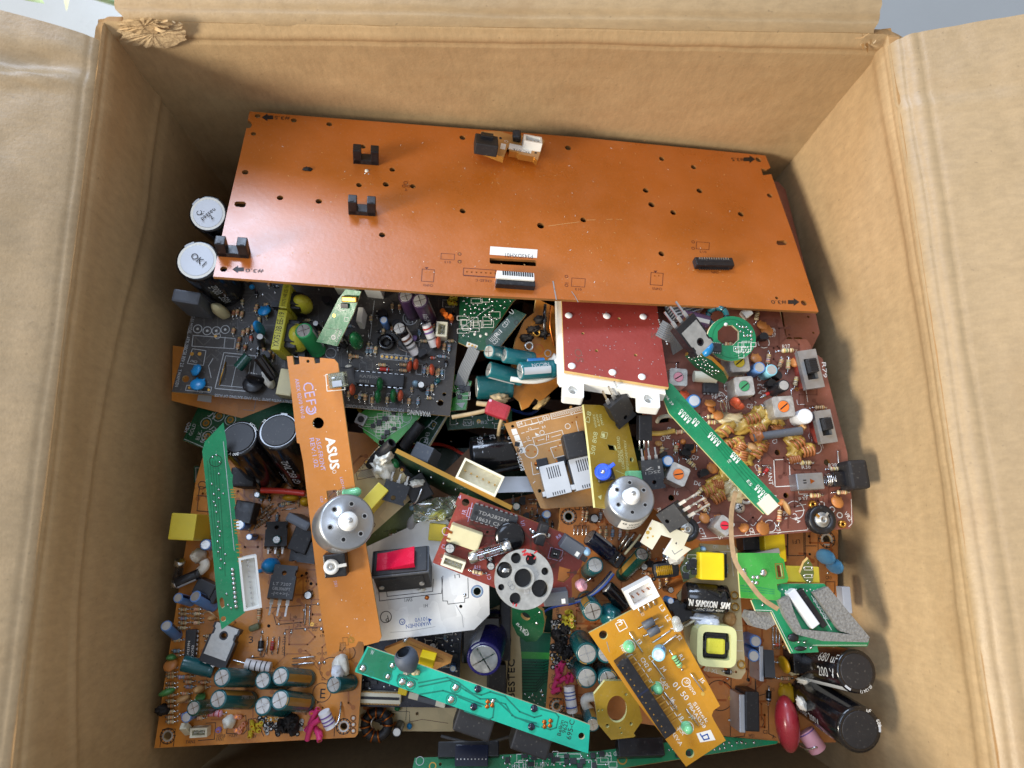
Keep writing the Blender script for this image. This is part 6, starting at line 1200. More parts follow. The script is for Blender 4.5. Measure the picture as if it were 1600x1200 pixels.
b.cap(764, 549, 11, 10, 'cyan', 800, 556, spin=2); b.axis(ecap(3.6, 15, 'cyan', (('105C 1315M', 5, 1.2, 1.6, True),), (), 3.0), (833, 562, 8), (777, 553, 11)); b.axis(ecap(3.9, 17, 'cyan', (('10v35', 5, .8, 1.7, True), ), (), 3.2), (815, 591, 2), (752, 574, 4)); b.axis(ecap(4.2, 17, 'cyan', (('NICON', 4, 1.4, 1.8, True),), (), .2), (866, 576, 14), (796, 581, 16)); b.axis(ecap(2.2, 8, 'bluebl' if 0 else 'skyblue'), (850, 566, 12), (830, 567, 12)); b.axis(ecap(5.6, 17, 'teal'), (800, 604, -2), (732, 606, -4))
b.lump(862, 572, 9, 18, 5, 'white', 31, .4, -20, 10, 'tape'); b.tubew('tape', [(798, 592, 12), (830, 597, 13), (855, 593, 13), (868, 586, 12)], 4, 'white', 8); b.lump(846, 630, 16, 5, 2, 'edge', 30, .6, 40, -1); b.lump(780, 622, 14, 8, 3, 'wood_lead', 34, .6, 0, 0, 'torn_lead'); b.tubew('torn_lead', [(706, 652, 3), (740, 646, 5), (775, 638, 6)], 3.4, 'wood_lead', 7); b.tubew('torn_lead', [(745, 630, 3), (760, 632, 5), (778, 630, 5)], 4, 'wood_lead', 7); b.tubew('torn_lead', [(784, 655, 3), (780, 668, 1), (778, 690, -6)], 3, 'wood_lead', 7); b.tubew('torn_lead', [(790, 650, 3), (794, 664, 1), (786, 684, -8)], 2.4, 'copper', 7); b.done()
mb = MB(); mb.box((0, 0, 0), (11, 7, 5.4), 'film_red', 1.6); a, c = P(757, 633, 190), P(798, 648, 190); M4 = axis_matrix(a, c); X = (c-a).normalized(); Y = V((0, 0, 1)).cross(X).normalized(); M4 = Matrix((X, Y, X.cross(Y))).transposed().to_4x4(); M4.translation = (a+c)/2
R = thing('film_capacitor', 'glossy dark red block capacitor lying loose above the tan jack board', 'capacitor', M4); link('body', mb.mesh('body'), R)
# red slab on white frame
b = Board('dark red slab board with six white rivets on a white plastic frame', [(878, 472, 190), (1026, 478, 188), (882, 579, 206)], [(877, 455), (1025, 462), (1029, 500), (1045, 605), (1030, 603), (882, 579)], 'red', 'edge', 1.8, [(967, 498, 2.4), (910.5, 521, 2.4), (932, 548, 2.6), (993, 555, 2.6)])
fr = MB()
def fq(mb, pts, z0, z1, m, holes=()): mb.prism([b.hit(*p) for p in pts], z0, z1, m, None, holes)
fq(fr, [(870, 455), (1020, 462), (1042, 612), (1000, 608), (878, 590), (874, 584)], -7, -1.9, 'nylon'); link('frame', fr.mesh('frame'), b.root)
for (x, y, w, h) in ((896, 608, 33, 32), (1014, 622, 34, 35)):
    kx = b.k(x, y, -2); cx, cy = b.hit(x, y, -2); an = b.ang(x, y, -6); lg = MB(); lg.T = Matrix.Translation((cx, cy, 0)) @ Matrix.Rotation(an, 4, 'Z'); wm, hm = w*kx/2, h*kx/2
    o_ = rounded([(-wm, -hm), (wm, -hm), (wm, hm), (-wm, hm)], 1.2); c1 = [(wm*.5*math.cos(i*math.pi/9), wm*.5*math.sin(i*math.pi/9)-.3) for i in range(18)]; c2 = [(wm*.28*math.cos(i*math.pi/9), wm*.28*math.sin(i*math.pi/9)-.3) for i in range(18)]
    lg.prism(o_, -4, -2, 'nylon', None, [c1]); lg.prism([(x_*.995, y_*.995) for x_, y_ in o_], -7, -4, 'nylon', None, [c2]); link('mounting_lug', lg.mesh('mounting_lug'), b.root)
for (x, y) in ((888.6, 493), (948, 494), (1005, 495), (893.5, 572), (957, 582), (1003, 589)): b.put([('rivet', cached('rivet', lambda: (lambda mb: (mb.lathe([(1.7, 0), (1.7, .25), (1.2, .6), (.1, .7)], 'nylon', 18), mb.mesh('rivet'))[1])(MB())))], x, y)
b.text('SO', 912, 566, 908, 545, 'radio_brown', 12); b.text('S', 1024, 530, 1026, 520, 'radio_brown', 8)
rr = random.Random(2)
for i in range(70): b.dot(rr.uniform(884, 1034), rr.uniform(486, 590), rr.uniform(.4, .8), 'ink_grey')
for i in range(12): b.dot(1029+i*1.2, 500+i*3.4, 1.2, 'ink_white')
b.done()
# tan jack board, olive board
b = Board('tan board with two grey modular jacks and a dark relay, in the middle', [(788, 662, 176), (912, 634, 178), (849, 795, 176)], [(788, 662), (913, 633), (935, 700), (935, 790), (850, 795), (845, 794)], 'tan', 'edge', 1.6, [(801, 666, 2.5), (843, 767, 3), (892, 636, 2)])
for (x, y) in ((868, 749), (914, 738)): k = b.k(x, y, 11); b.put(modular_jack(q(40*k), q(50*k), 11), x, y, 14, 0, 11)
b.box('relay', 900, 695, 36, 40, 13, 'black_matte', 12, .8); b.box('chip', 848, 724, 18, 16, 3, 'black', 12, .4); b.box('chip', 878, 720, 14, 14, 3, 'black', 12, .4); b.solder(838, 725, 3.5, 'copper'); b.solder(840, 732, 3, 'tin'); b.solder(871, 722, 3, 'copper')
Wt = 'ink_white'; b.line([(807, 660), (857, 648), (859, 655), (810, 668)], Wt, .9, True); b.line([(860, 647), (912, 634), (913, 643), (862, 655)], Wt, .9, True); b.text('04', 810, 666, 817, 664, Wt, 6); b.text('06', 848, 657, 857, 655, Wt, 6)
for i in range(4): b.line([(820+i*10, 659-i*2.4), (822+i*10, 665-i*2.4)], Wt, .7)
for i in range(14): b.rect(863+i*3.4, 650-i*.85, 2.2, 4, 12, Wt, .6)
for i, t in enumerate(('', '', '1', '5')): x, y = 802.5+i*4.1, 675+i*9.6; b.poly([(x-4, y-4), (x+4, y-5.5), (x+7, y+3), (x-1, y+5)], Wt); b.text(t, x+1, y+4, x+2, y-3, 'ink_black', 8) if t else None
b.text('BSK759-2', 820, 734, 812, 706, Wt, 6.5); b.ring(830, 705, 10.5, Wt, 1); b.ring(887, 666, 4, Wt, .9); b.dot(825, 704, 1.6, 'copper'); b.dot(836, 706, 1.6, 'copper')
for p in ([(828, 664), (840, 661)], [(829, 672), (842, 669)], [(833, 684), (878, 672), (882, 685), (836, 697), (832, 684)], [(838, 689), (850, 686)], [(854, 681), (854, 688)], [(857, 680), (857, 687)], [(862, 683), (876, 679)], [(860, 700), (882, 694), (886, 710), (866, 716), (860, 700)], [(900, 658), (910, 700)], [(815, 677), (819, 676)], [(822, 675), (826, 674)], [(818, 691), (822, 690)], [(824, 689), (830, 688)], [(830, 722), (833, 742), (850, 738)], [(833, 755), (836, 752)]): b.line(p, Wt, .8)
for (t, p) in (('C3', (826, 673, 831, 671)), ('R5', (843, 663, 849, 661)), ('R4', (848, 670, 853, 668)), ('L2', (824, 687, 828, 685)), ('T1', (892, 650, 899, 647))): b.text(t, *p, Wt, 4)
b.poly([(836, 676), (844, 680), (837, 681)], Wt); b.ring(847, 676, 3.5, Wt, .8)
for (x, y) in ((839, 689), (856, 685), (875, 692), (872, 697), (858, 704), (868, 703), (894, 660), (901, 652)): b.dot(x, y, 1.3, 'copper')
b.done()
b = Board('olive narrow board with pale lettering, a blue dial and a rectangular hole', [(913, 632, 200), (975, 640, 192), (931, 793, 198)], [(912, 632), (938, 633), (978, 645), (1001, 745), (992, 800), (930, 793), (921, 706)], 'olive', 'pale_yellow', 1.6, [(987, 718, 3.6)], [[(949, 694), (961, 696), (964, 704), (952, 703)]])
b.axis(block(7.5, 7.0, 5, 'black', .8, 'dial_base'), (946, 741, 0), (944, 738, 5), 10); mb = MB(); mb.lathe([(3.5, 0), (3.6, 1.8), (3.1, 2.2), (2, 1.7), (1.2, 1.7)], 'royal', 24); mb.lathe([(1.0, 1.6), (1.0, 2.0), (.1, 2.1)], 'tin', 12); mb.T = Matrix.Rotation(.5, 4, 'Z'); mb.box((3.8, 0, 1.4), (4.4, 1.6, 1.4), 'royal', .3); b.axis([('dial', mb.mesh('dial'))], (943, 738, 5), (941, 736, 8), 0)
PY = 'pale_yellow'; b.text('D8', 921, 661, 924, 644, PY, 8); b.text('50I 808', 929, 711, 934, 676, PY, 8)
for i, t in enumerate(('WINNEX', 'A 04V0', '(94V0)')): b.text(t, 933+i*5, 668-i*2, 929+i*5, 647, PY, 4)
b.rect(944, 680, 9, 9, -12, PY, .9); b.text('1', 945.5, 683, 944.5, 677, PY, 5); b.text('FRONT BOARD', 971, 722, 968, 682, PY, 5.5); b.text('LOADCA/5K', 976, 732, 973, 702, PY, 5); b.text('EBP2101GAD1V931V', 983, 736, 978, 688, PY, 4.5); b.put(block(9, 5, 4, 'led_green', .8, 'led'), 989, 745, 0); b.line([(962, 735), (985, 745)], PY, .7); b.poly([(934, 776), (940, 773), (939, 781)], PY); b.done()
motor('silver round motor with a white paper sticker on its side', (977, 792, 190), (986, 777, 202), 38, 6, 4.6, True, .5)
# ------------------------------------------------------------------ brown radio board on the right
b = Board('brown radio board with metal coil cans and slide switches', [(1096, 846, 180), (1333, 822, 180), (1035, 475, 180)], [(1030, 470), (1218, 486), (1229, 530), (1260, 530), (1266, 538), (1270, 550), (1285, 560), (1324, 708), (1334, 815), (1328, 826), (1264, 831), (1096, 846), (1088, 842), (1015, 790), (1003, 660)], 'radio_brown', 'edge_dark', 1.6, [(1214.6, 707, 4.6), (1292, 722.5, 5), (1228, 774, 4.4), (1049, 778, 5)], [[(1027, 655), (1046, 652), (1046, 659), (1027, 662)]])
for (x, y, w, c, a) in ((1060.5, 589, 28, 'pink_core', -4), (1155.5, 565.5, 31, 'yellow_core', 4), (1163.5, 603, 31, 'green_core', 4), (1225, 635, 33, 'orange_core', 4), (1060.5, 741, 31, 'orange_core', -25), (1132.5, 821, 25, 'red_core', -38)): b.can(x, y, w, c, a)
for (x, y, w, l, a) in ((1268, 576, 30, 62, 8), (1291, 666, 27, 52, 8)): k = b.k(x, y, 9); b.put(slide_switch(q(w*k), q(l*k), 9), x, y, a, 0, 9)
def psw(mb): mb.box((-2.5, .6, 8.06), (1.4, .5, .1), 'hole'); mb.box((-2.5, -.6, 8.06), (1.4, .5, .1), 'hole'); mb.add([(0, -1.2, 8.06), (2.2, 0, 8.06), (0, 1.2, 8.06)], [(0, 1, 2)], 'copper')
b.box('push_switch', 1266, 752, 44, 26, 8, 'steel', 3, .6, 0, psw)
sp = MB(); sp.tube([(i*.1, 2.8*math.cos(i*.75), 2.8*math.sin(i*.75)) for i in range(44)], .35, 'tin', 6); b.put([('spring', sp.mesh('spring'))], 1290, 750, 3, 4.2, 4.2); b.box('plunger', 1317, 748, 30, 22, 6, 'black', 3, .5, 1); b.box('button_cap', 1343, 741, 32, 46, 11, 'black_matte', 4, 1.6)
b.put(pot(q(22*b.k(1285, 812, 4))), 1285.5, 812, 0, 0, 5); b.put(pot(q(19*b.k(1074, 827, 4))), 1074, 827, 40, 0, 5)
R_ = 'res_beige'
for (x, y, a, L, c, bd) in ((1258, 723, 2, 30, 0, 'ykdd'), (1273, 774, 2, 28, 0, 'oyrd'), (1315, 769, 2, 26, 0, 'nrod'), (1217.5, 806, 85, 32, 1, 'rond'), (1230, 548, 3, 32, 0, 'ygnd'), (1200, 561, 80, 26, 1, 'rvkd'), (1219, 568, 70, 22, 1, 'nkod'), (1231, 570, 85, 26, 0, 'oyyd'), (1243, 596, 75, 24, 0, 'nkyd'), (1280, 637, 2, 24, 1, 'nknd'), (1182, 494, 82, 22, 0, 'nkkd'), (1110, 651, 4, 20, 0, 'nkyd'), (1112, 660, 0, 22, 0, 'ryrd'), (1061, 675, 4, 20, 0, 'rrrd'), (1034, 704, 85, 20, 0, 'ykkd'), (1079, 724, -40, 26, 0, 'nykd'), (1103, 785, -60, 26, 0, 'orod'), (1097, 794, -35, 26, 0, 'rrod'), (1093, 768, 50, 24, 0, 'nykd'), (1303, 733, 2, 22, 0, 'rykd'), (1138, 538, 0, 20, 0, 'ronk'), (1056, 701, 80, 18, 0, 'nod'), (1190, 640, 80, 16, 0, 'nod'), (1154, 585, 2, 18, 0, 'nrod')): b.rv(x, y, L, a, ('res_beige', 'res_tan')[c], bd, 1.15, 0, .6)
b.dio(1060, 688, 1058, 708, .9, 'film_orange', 'b_black'); b.dio(1062, 702, 1086, 726, .8, 'black'); b.dio(1192, 618, 1212, 610, .8, 'b_red', 'alu'); b.wire(1188, 621, 1213, 612); b.dio(1202, 730, 1192, 742, .9, 'b_red', 'ink_black')
D = 'disc_orange'
for (x, y, r, c, a, t) in ((1193, 504, 9, D, -20, 62), (1199, 511, 9.5, D, 0, 66), (1182, 555, 9, D, 0, 70), (1239, 565, 8, D, 80, 50), (1120, 645, 8, D, 30, 60), (1109, 627, 9, D, 0, 40), (1113, 637, 7, D, -40, 50), (1069.5, 613, 8, 'film_orange', 0, 60), (1216, 668, 9, 'clay', 0, 30), (1082, 698, 8, D, -30, 60), (1114.5, 727, 9, D, -20, 60), (1311, 779, 10, D, -20, 66), (1196, 820, 11, D, -30, 68), (1101, 805, 9, D, 0, 66), (1119, 810, 8, D, 70, 40), (1160, 823, 8, D, 60, 40), (1229, 793, 12, 'disc_tan', -65, 12), (1219, 784, 6, D, 60, 20), (1176, 694, 9, 'disc_tan', 0, 40)): b.disc(x, y, r, c, a, t, 1.2)
b.lens(1148, 629, 8, 5, 5, 'film_orange', -50); b.lens(1153, 634, 9, 5, 4, 'film_orange', -30)
for (x, y, r, h, s_) in ((1187, 574, 9, 10, 'blue'), (1206, 578, 9, 10, 'lcyan'), (1225, 602, 9.5, 13, 'smallblack'), (1085, 626, 10, 10, 'skyblue'), (1259, 650, 12, 10, 'white'), (1044, 720, 9, 10, 'skyblue')): b.cap(x, y, r, h, s_)
b.tubew('crystal_can', [(1084, 588, 4), (1102, 589, 4), (1119, 590, 4)], 8.5, 'ivory_plastic', 14); b.ic(1111, 606, 24, 16, 4, -3, (), 3.4)
for (x, y, a) in ((1193, 527, 0), (1214, 587, -30), (1100, 740, 20), (1205, 600, 0)): b.to92(x, y, a)
b.tubew('ferrite_rod', [(1177, 684, 6), (1214, 678, 7), (1252, 673, 7)], 6.4, 'slate', 10); b.lump(1180, 683, 9, 10, 4, 'clay', 41, .4, 0, 3); b.lump(1251, 669, 6, 5, 3, 'disc_tan', 42, .4, 0, 4)
for i, (x, y, rx, ry, m) in enumerate(((1142, 657, 24, 11, 'wax_pale'), (1160, 664, 22, 12, 'wax'), (1190, 664, 22, 10, 'wax'), (1206, 655, 11, 18, 'wax'), (1184, 646, 12, 9, 'wax'), (1236, 692, 17, 9, 'wax'), (1240, 706, 10, 14, 'wax'), (1163, 716, 14, 12, 'wax'), (1117, 752, 18, 9, 'wax'), (1140, 757, 16, 12, 'wax_pale'), (1150, 770, 14, 16, 'wax_pale'), (1200, 644, 8, 8, 'wax'), (1130, 740, 12, 7, 'wax'), (1170, 703, 12, 6, 'wax_pale'))): b.lump(x, y, rx, ry, 2.2, m, 50+i, .7, i*25, 0, 'wax_blob')
for i, (x, y, rx, ry, m, a) in enumerate(((1176, 654, 15, 8, 'clay', 0), (1184, 672, 15, 8, 'wax', 0), (1132, 675, 20, 9, 'clay', 15), (1186, 703, 16, 10, 'clay', 40), (1196, 697, 10, 6, 'clay', 60), (1247, 692, 11, 9, 'clay', 20), (1262, 704, 12, 12, 'wax', 0), (1157, 700, 12, 7, 'clay', 40), (1110, 766, 12, 11, 'wax', 0), (1122, 776, 12, 10, 'clay', 20), (1122, 757, 9, 8, 'clay', 0), (1150, 690, 14, 6, 'clay', 10), (1160, 712, 9, 8, 'clay', 70), (1244, 717, 10, 6, 'wax_pale', 0), (1137, 693, 9, 6, 'disc_tan', 20), (1215, 668, 10, 5, 'clay', 0))): b.put(wax_coil(q(rx*.5), q(min(ry, 9)*.27), (4, 5, 3)[i % 3]), x, y, a+rx, .4, 3)
b.tubew('wire_loop', [(1027, 659, 1), (1030, 652, 5), (1046, 649, 6), (1062, 655, 3), (1066, 660, 0)], 3.2, 'ivory_plastic', 8); b.tubew('sleeve', [(1008, 676, 2), (1030, 678, 3), (1054, 673, 3)], 4, 'wax', 8)
for (x, y) in ((1268.6, 788), (1315, 819)): b.put([('rivet_eyelet', cached('ry', lambda: (lambda mb: (mb.lathe([(.7, 0), (.8, 1.6), (1.3, 1.7), (1.8, 1.2), (1.9, 0)], 'gold', 16, True, False), mb.disc((0, 0), .75, .1, 'hole'), mb.mesh('rivet_eyelet'))[-1])(MB())))], x, y)
b.lump(1216, 606, 6, 9, 3, 'res_white' if 0 else 'light_grey', 5, .4); b.put([('screw', cached('screw', lambda: (lambda mb: (mb.lathe([(2.6, 0), (2.6, .5), (1.6, 1.3), (.1, 1.4)], 'tin_dull', 16), mb.box((0, 0, 1.4), (2.6, .4, .2), 'hole'), mb.box((0, 0, 1.41), (.4, 2.6, .2), 'hole'), mb.mesh('screw'))[-1])(MB())))], 1155, 793, 30); b.put(toroid(2.6, .8, 'tin_dull', 'tin', 1), 1165, 777, 0)
Wt = 'ink_white'
for (t, p) in (('C37', (1201, 527, 1213, 526)), ('C36', (1206, 519, 1212, 518)), ('R27', (1223, 545, 1235, 544)), ('R64', (1113, 623, 1126, 621)), ('U1', (1131, 621, 1127, 613)), ('C20', (1138, 612, 1139, 597)), ('L3', (1180, 634, 1182, 628)), ('R13', (1190, 615, 1190, 600)), ('U3', (1197, 612, 1198, 601)), ('C32', (1189, 596, 1191, 585)), ('C38', (1166, 636, 1176, 640)), ('L4', (1206, 640, 1206, 632)), ('R36', (1253, 733, 1267, 732)), ('R38', (1295, 731, 1308, 730)), ('R37', (1249, 784, 1263, 782)), ('R34', (1222, 800, 1226, 812)), ('C84', (1237, 804, 1246, 818)), ('C71', (1210, 821, 1215, 834)), ('C24', (1165, 838, 1180, 834)), ('C53', (1108, 812, 1114, 822)), ('C77', (1091, 826, 1098, 842)), ('L5', (1120, 830, 1123, 843)), ('R35', (1026, 795, 1031, 809)), ('C63', (1038, 690, 1041, 676)), ('R18', (1047, 686, 1049, 668)), ('C7', (1208, 694, 1216, 692)), ('F/ANT', (1198, 730, 1202, 758)), ('D6', (1084, 757, 1094, 760)), ('VR2', (1318, 802, 1327, 815)), ('16', (1053, 773, 1060, 774)), ('C50', (1262, 678, 1266, 690)), ('Q7', (1080, 716, 1090, 720)), ('C51', (1178, 727, 1184, 740)), ('R11', (1208, 617, 1209, 631)), ('R79', (1284, 566, 1286, 590))): b.text(t, *p, Wt, 6.5)
b.rect(1222, 739, 24, 42, 3, Wt, 1.2); b.line([(1244, 791), (1259, 788)], Wt, 1); b.line([(1243, 799), (1257, 797)], Wt, 1); b.line([(1152, 804), (1177, 822), (1190, 806)], Wt, 1); b.line([(1192, 768), (1213, 775)], Wt, 1); b.line([(1094, 842), (1262, 828), (1262, 804)], Wt, .8); b.line([(1330, 780), (1331, 818), (1326, 823)], Wt, .8); b.ring(1203, 822, 9, Wt, 1.2); b.ring(1193, 535, 9, Wt, 1.3, 2.4, 5.6 if 0 else 7.2)
for (x, y) in ((1284, 788), (1300, 796), (1312, 805)): b.ring(x, y, 4, Wt, 1.6)
for (x, y, w, l, a) in ((1089, 810, 10, 18, -30), (1242, 797, 8, 36, -25), (1275, 700, 8, 22, 0), (1174, 828, 12, 7, 10), (1136, 705, 10, 6, 20), (1125, 620, 12, 20, 0)): b.ring(x, y, l/2.6, Wt, 1)
b.line([(1245, 625), (1246, 632), (1258, 632)], Wt, .8); b.line([(1273, 640), (1286, 700)], Wt, .8); b.line([(1252, 560), (1259, 608), (1262, 628)], Wt, .8); b.line([(1246, 754), (1248, 772), (1262, 772)], Wt, .8); b.tubew('wire_loop', [(1130, 646, 0), (1124, 630, 6), (1130, 622, 8), (1136, 645, 0)], 1.3, 'tin', 6); b.tubew('wire_loop', [(1140, 640, 0), (1134, 610, 5), (1136, 644, 0)], 1.1, 'tin', 6); b.wire(1309, 704, 1311, 728, .4); b.poly([(1206, 640), (1210, 652), (1202, 653)], Wt); b.poly([(1202, 600), (1206, 612), (1200, 612)], Wt)
b.traces([(1040, 560), (1215, 490), (1260, 540), (1320, 720), (1325, 815), (1100, 840), (1020, 790)], 90, 7, 'trace_brown', 2); b.fill([(1180, 575), (1250, 560), (1255, 625), (1190, 630)], 7, 91, 'wswp', 9); b.fill([(1025, 690), (1100, 690), (1110, 730), (1060, 730), (1030, 740)], 14, 92, 'rwsqwc', 9); b.fill([(1045, 560), (1140, 600), (1140, 640), (1060, 640)], 8, 93, 'wsw', 10); b.fill([(1130, 680), (1200, 720), (1190, 760), (1130, 740)], 8, 94, 'wsr', 9); b.fill([(1150, 480), (1215, 490), (1215, 540), (1175, 540)], 6, 95, 'wsp', 10); b.done()
# boards and parts on it
b = Board('green ring shaped board with an octagonal hole beside the loose power transistor', [(1105, 529, 199), (1181, 529, 197), (1143, 566, 197)], [(1143+38*math.cos(i*math.pi/18), 529-35*math.sin(i*math.pi/18)) for i in range(36)], 'green', 'edge_pale', 1.5, [], [[(1138+18*math.cos(.4+i*math.pi/4), 524-17*math.sin(.4+i*math.pi/4)) for i in range(8)]])
b.fill([(1150, 505), (1175, 512), (1178, 535), (1160, 525)], 12, 96, 'sss', 5); b.fill([(1150, 545), (1172, 538), (1160, 556)], 9, 97, 'lls', 4); b.ic(1121, 543, 14, 14, 4, -5, (), 2.2); b.ring(1143, 529, 31, 'green_trace', 1.2); b.ring(1143, 529, 27, 'green_trace', 1, 4.8, 7.4); b.solder(1134, 507, 3, 'ink_white'); b.lens(1103, 548, 8, 14, 4, 'blue', -35, 'trimmer'); b.done()
b = Board('curved green splinter board with solder dots standing near the pink coil can', [(1072, 556, 200), (1137, 592, 196), (1078, 575, 192)], [(1070, 556), (1090, 552), (1112, 563), (1130, 580), (1137, 593), (1132, 600), (1112, 590), (1086, 574)], 'dark_green', 'gold', 1.8); b.fill([(1072, 558), (1095, 556), (1125, 582), (1112, 586)], 26, 98, 'sss', 4); b.done()
def slab3(name, label, cat, parts, a, c, d, group=None, inner='body'):      # a->c image points give local x, d the up-facing third point
    A, C, D_ = P(*a), P(*c), P(*d); X = (C-A).normalized(); Z = X.cross(D_-A).normalized(); Z = Z if Z.z > 0 else -Z; Y = Z.cross(X); M4 = Matrix((X, Y, Z)).transposed().to_4x4(); M4.translation = (A+C)/2
    R = thing(name, label, cat, M4, group)
    for n_, m_ in parts: link(inner if n_ == name else n_, m_, R)
    return R
G_ = 'loose power transistors'
slab3('power_transistor', 'loose power transistor with a grey metal face beside the green ring board', 'transistor', power_transistor(11.5, 15, 4.6, 'metal', (), 3, 8), (1094, 508, 214), (1058, 543, 216), (1100, 545, 212), G_)
slab3('power_transistor', 'loose all black power transistor lying between the white lugs', 'transistor', power_transistor(10.5, 14, 4.4, 'plastic', (), 3, 8), (982, 622, 196), (946, 652, 196), (980, 650, 190), G_)
slab3('power_transistor', 'loose small transistor with a silver tab and three long legs below the waxed coils', 'transistor', power_transistor(9.6, 11, 4.2, 'plastic', (), 3, 12, True, 'power_transistor', False), (1068, 819, 200), (1044, 788, 200), (1050, 815, 197), G_)
# heat sink block
hs = MB()
for i in range(7): hs.box((0, i*1.5-4.5, 5), (14, .5, 10), 'alu')
hs.box((0, 0, .6), (14, 10, 1.2), 'alu'); slab3('heat_sink', 'grey finned heat sink half hidden at the right end of the red slab', 'heat sink', [('fins', hs.mesh('fins'))], (1040, 492, 184), (1086, 478, 184), (1050, 510, 184))
ribbon('ribbon_cable', 'pale grey ribbon cable end between the red slab and the black-bodied transistor', 'cable', [(1030, 512, 206), (1044, 520, 204), (1056, 526, 196), (1062, 548, 186)], 26, 'ribbon_grey', .6, 8)
loose_axis('capacitor', 'purple capacitor lying on its side under the long rust board near the green ring board', 'capacitor', ecap(3.0, 12, 'purple'), (1068, 494, 196), (1105, 503, 196)); loose_axis('ring_choke', 'dark teal ring choke lying under the rust board edge above the green ring board', 'choke', toroid(4.2, 1.3, 'sleeve_teal', 'black', 6), (1121, 496, 194), (1120, 490, 199))
loose_axis('ceramic_tube', 'white ceramic tube standing just under the long rust board, above the orange discs', 'resistor', [('ceramic_tube', (lambda mb: (mb.box((0, 0, 6), (4, 4.4, 12), 'glue', .5), mb.mesh('body'))[1])(MB()))], (1164, 492, 180), (1169, 486, 196))
slab3('connector', 'black two-row connector with bent silver pins right of the white lug', 'connector', [(n_, m_) for n_, m_ in block(6, 11.5, 6, 'black', .5, 'connector')] + [('pins', (lambda mb: ([mb.tube([(x, -5, 3), (x, -8, 3), (x+.4, -10, 1)], .45, 'tin', 6) for x in (-2, 0, 2)], mb.mesh('pins'))[1])(MB()))], (996, 668, 190), (1012, 668, 190), (1004, 650, 191))
slab3('power_transistor', 'loose black power transistor just right of the stickered silver motor', 'transistor', power_transistor(9.5, 13, 5, 'plastic', ('2SC1', '17'), 3, 5), (1030, 738, 190), (1002, 742, 190), (1016, 720, 191), G_)
b = Board('long slim green strip board with a white end plug, lying diagonally', [(1046, 602, 200), (1218, 783, 202), (1028, 610, 200)], [(1024, 590), (1050, 600), (1085, 640), (1219, 783), (1194, 803), (1180, 790), (1045, 645)], 'leaf_green' if 0 else 'green', 'pale_yellow', 1.2)
b.box('end_plug', 1201, 788, 24, 24, 2, 'ivory_plastic', 42, .3)
for i in range(4): b.line([(1056+i*4.5, 622+i*2), (1090+i*9, 662+i*5), (1150+i*8, 735+i*2), (1175+i*6, 765-i*2)], 'green_trace', 1)
for (x, y, n) in ((1062, 646, 4), (1083, 660, 2), (1108, 682, 4), (1143, 713, 3), (1181, 764, 5)):
    for i in range(n):
        for j in range(2): b.rect(x+i*4.2+j*3, y+i*4.4-j*4, 3.2, 4.6, -45, Wt, .9, j == 0)
for i in range(6): b.line([(1186+i*3, 780-i*1.4), (1190+i*3, 785-i*1.4)], Wt, 1.2)
b.text('L1 01', 1147, 712, 1136, 720, Wt, 5); b.text('E5', 1166, 752, 1172, 760, Wt, 5); b.dot(1186, 776, 2, Wt); b.text('V06 39', 1036, 616, 1050, 634, Wt, 4); b.done()
ribbon('paper_strip', 'long thin tan strip of torn paper hanging over the green slotted board', 'strip', [(1150, 768, 198), (1142, 800, 197), (1143, 850, 198), (1149, 881, 199), (1172, 912, 201), (1190, 936, 201), (1216, 952, 199)], 7, 'paper_tape', .4)
# white clip
mb = MB(); cl = [(1002, 848), (1021, 813), (1077, 835), (1069, 853), (1080, 858), (1057, 876), (1037, 866), (1052, 842), (1033, 836), (1019, 859)]
b = Board('off-white plastic clip plate with a square cutout and a brown stain, by the trimmer wheel', [(1002, 848, 196), (1077, 835, 196), (1057, 876, 194)], cl, 'ivory_plastic', 'nylon', 2, [(1057, 849, 1.8), (1048, 822, 1.6)], name='plastic_clip', cat='clip', group=None)
for (x, y, r) in ((1012, 832, 3), (1016, 826, 2.4), (1012, 840, 1.6), (1020, 838, 1.6)): b.dot(x, y, r, 'wax')
b.line([(1050, 860), (1054, 866), (1066, 858)], 'ink_dim', 1.2); b.done()
# ------------------------------------------------------------------ big orange-brown power supply board, lower right
b = Board('large orange-brown power supply board lying lowest across the lower right corner', [(853, 1108, 148), (1306, 1160, 148), (876, 786, 148)], [(876, 786), (1100, 780), (1310, 800), (1306, 1160), (1210, 1161), (1131, 1150), (853, 1108)], 'psu_brown', 'edge', 1.6, [(888.6, 807, 6), (1292, 843, 7), (870, 1103, 5)])
K = 'ink_black'; b.gear(888.6, 807, 9.5); b.gear(1292, 843, 10); b.gear(870, 1103, 9)
b.rv(911, 803, 20, 84, 'res_tan', 'orr'); b.rv(917, 804, 20, 84, 'res_beige', 'nro'); b.cap(929, 810, 7, 8, 'smallblack'); b.rv(938, 806, 18, 84, 'res_white', 'kek')
for x in (897, 903, 910, 916): b.wire(x, 822, x, 836, .3)
for (x, c) in ((947, 'res_beige'), (957, 'res_blue'), (969, 'res_white'), (938, 'res_tan'), (980, 'res_tan')): b.rv(x, 833, 20, 86, c)
b.text('R4507', 914, 794, 930, 793.5, K, 6); b.text('D20', 906, 822, 916, 821, K, 5); b.rect(902, 793, 7, 7, 0, K, 1.2); b.text('090', 1000, 855, 1010, 848, 'ink_grey', 6)
b.axis(ecap(4.1, 14, 'bluebl', (('NEC', 3, .9, 2, True), ('NEC', 8, .9, 2, True), ('105C 2200', 2, 2.0, 1.3, True)), (), -.5), (954, 865, 7), (913, 833, 12)); b.box('plug', 962, 872, 26, 22, 8, 'black', -38, .6); b.tubew('lead_wire', [(960, 880, 8), (965, 872, 12), (969, 865, 10)], 1.5, 'tin', 6)
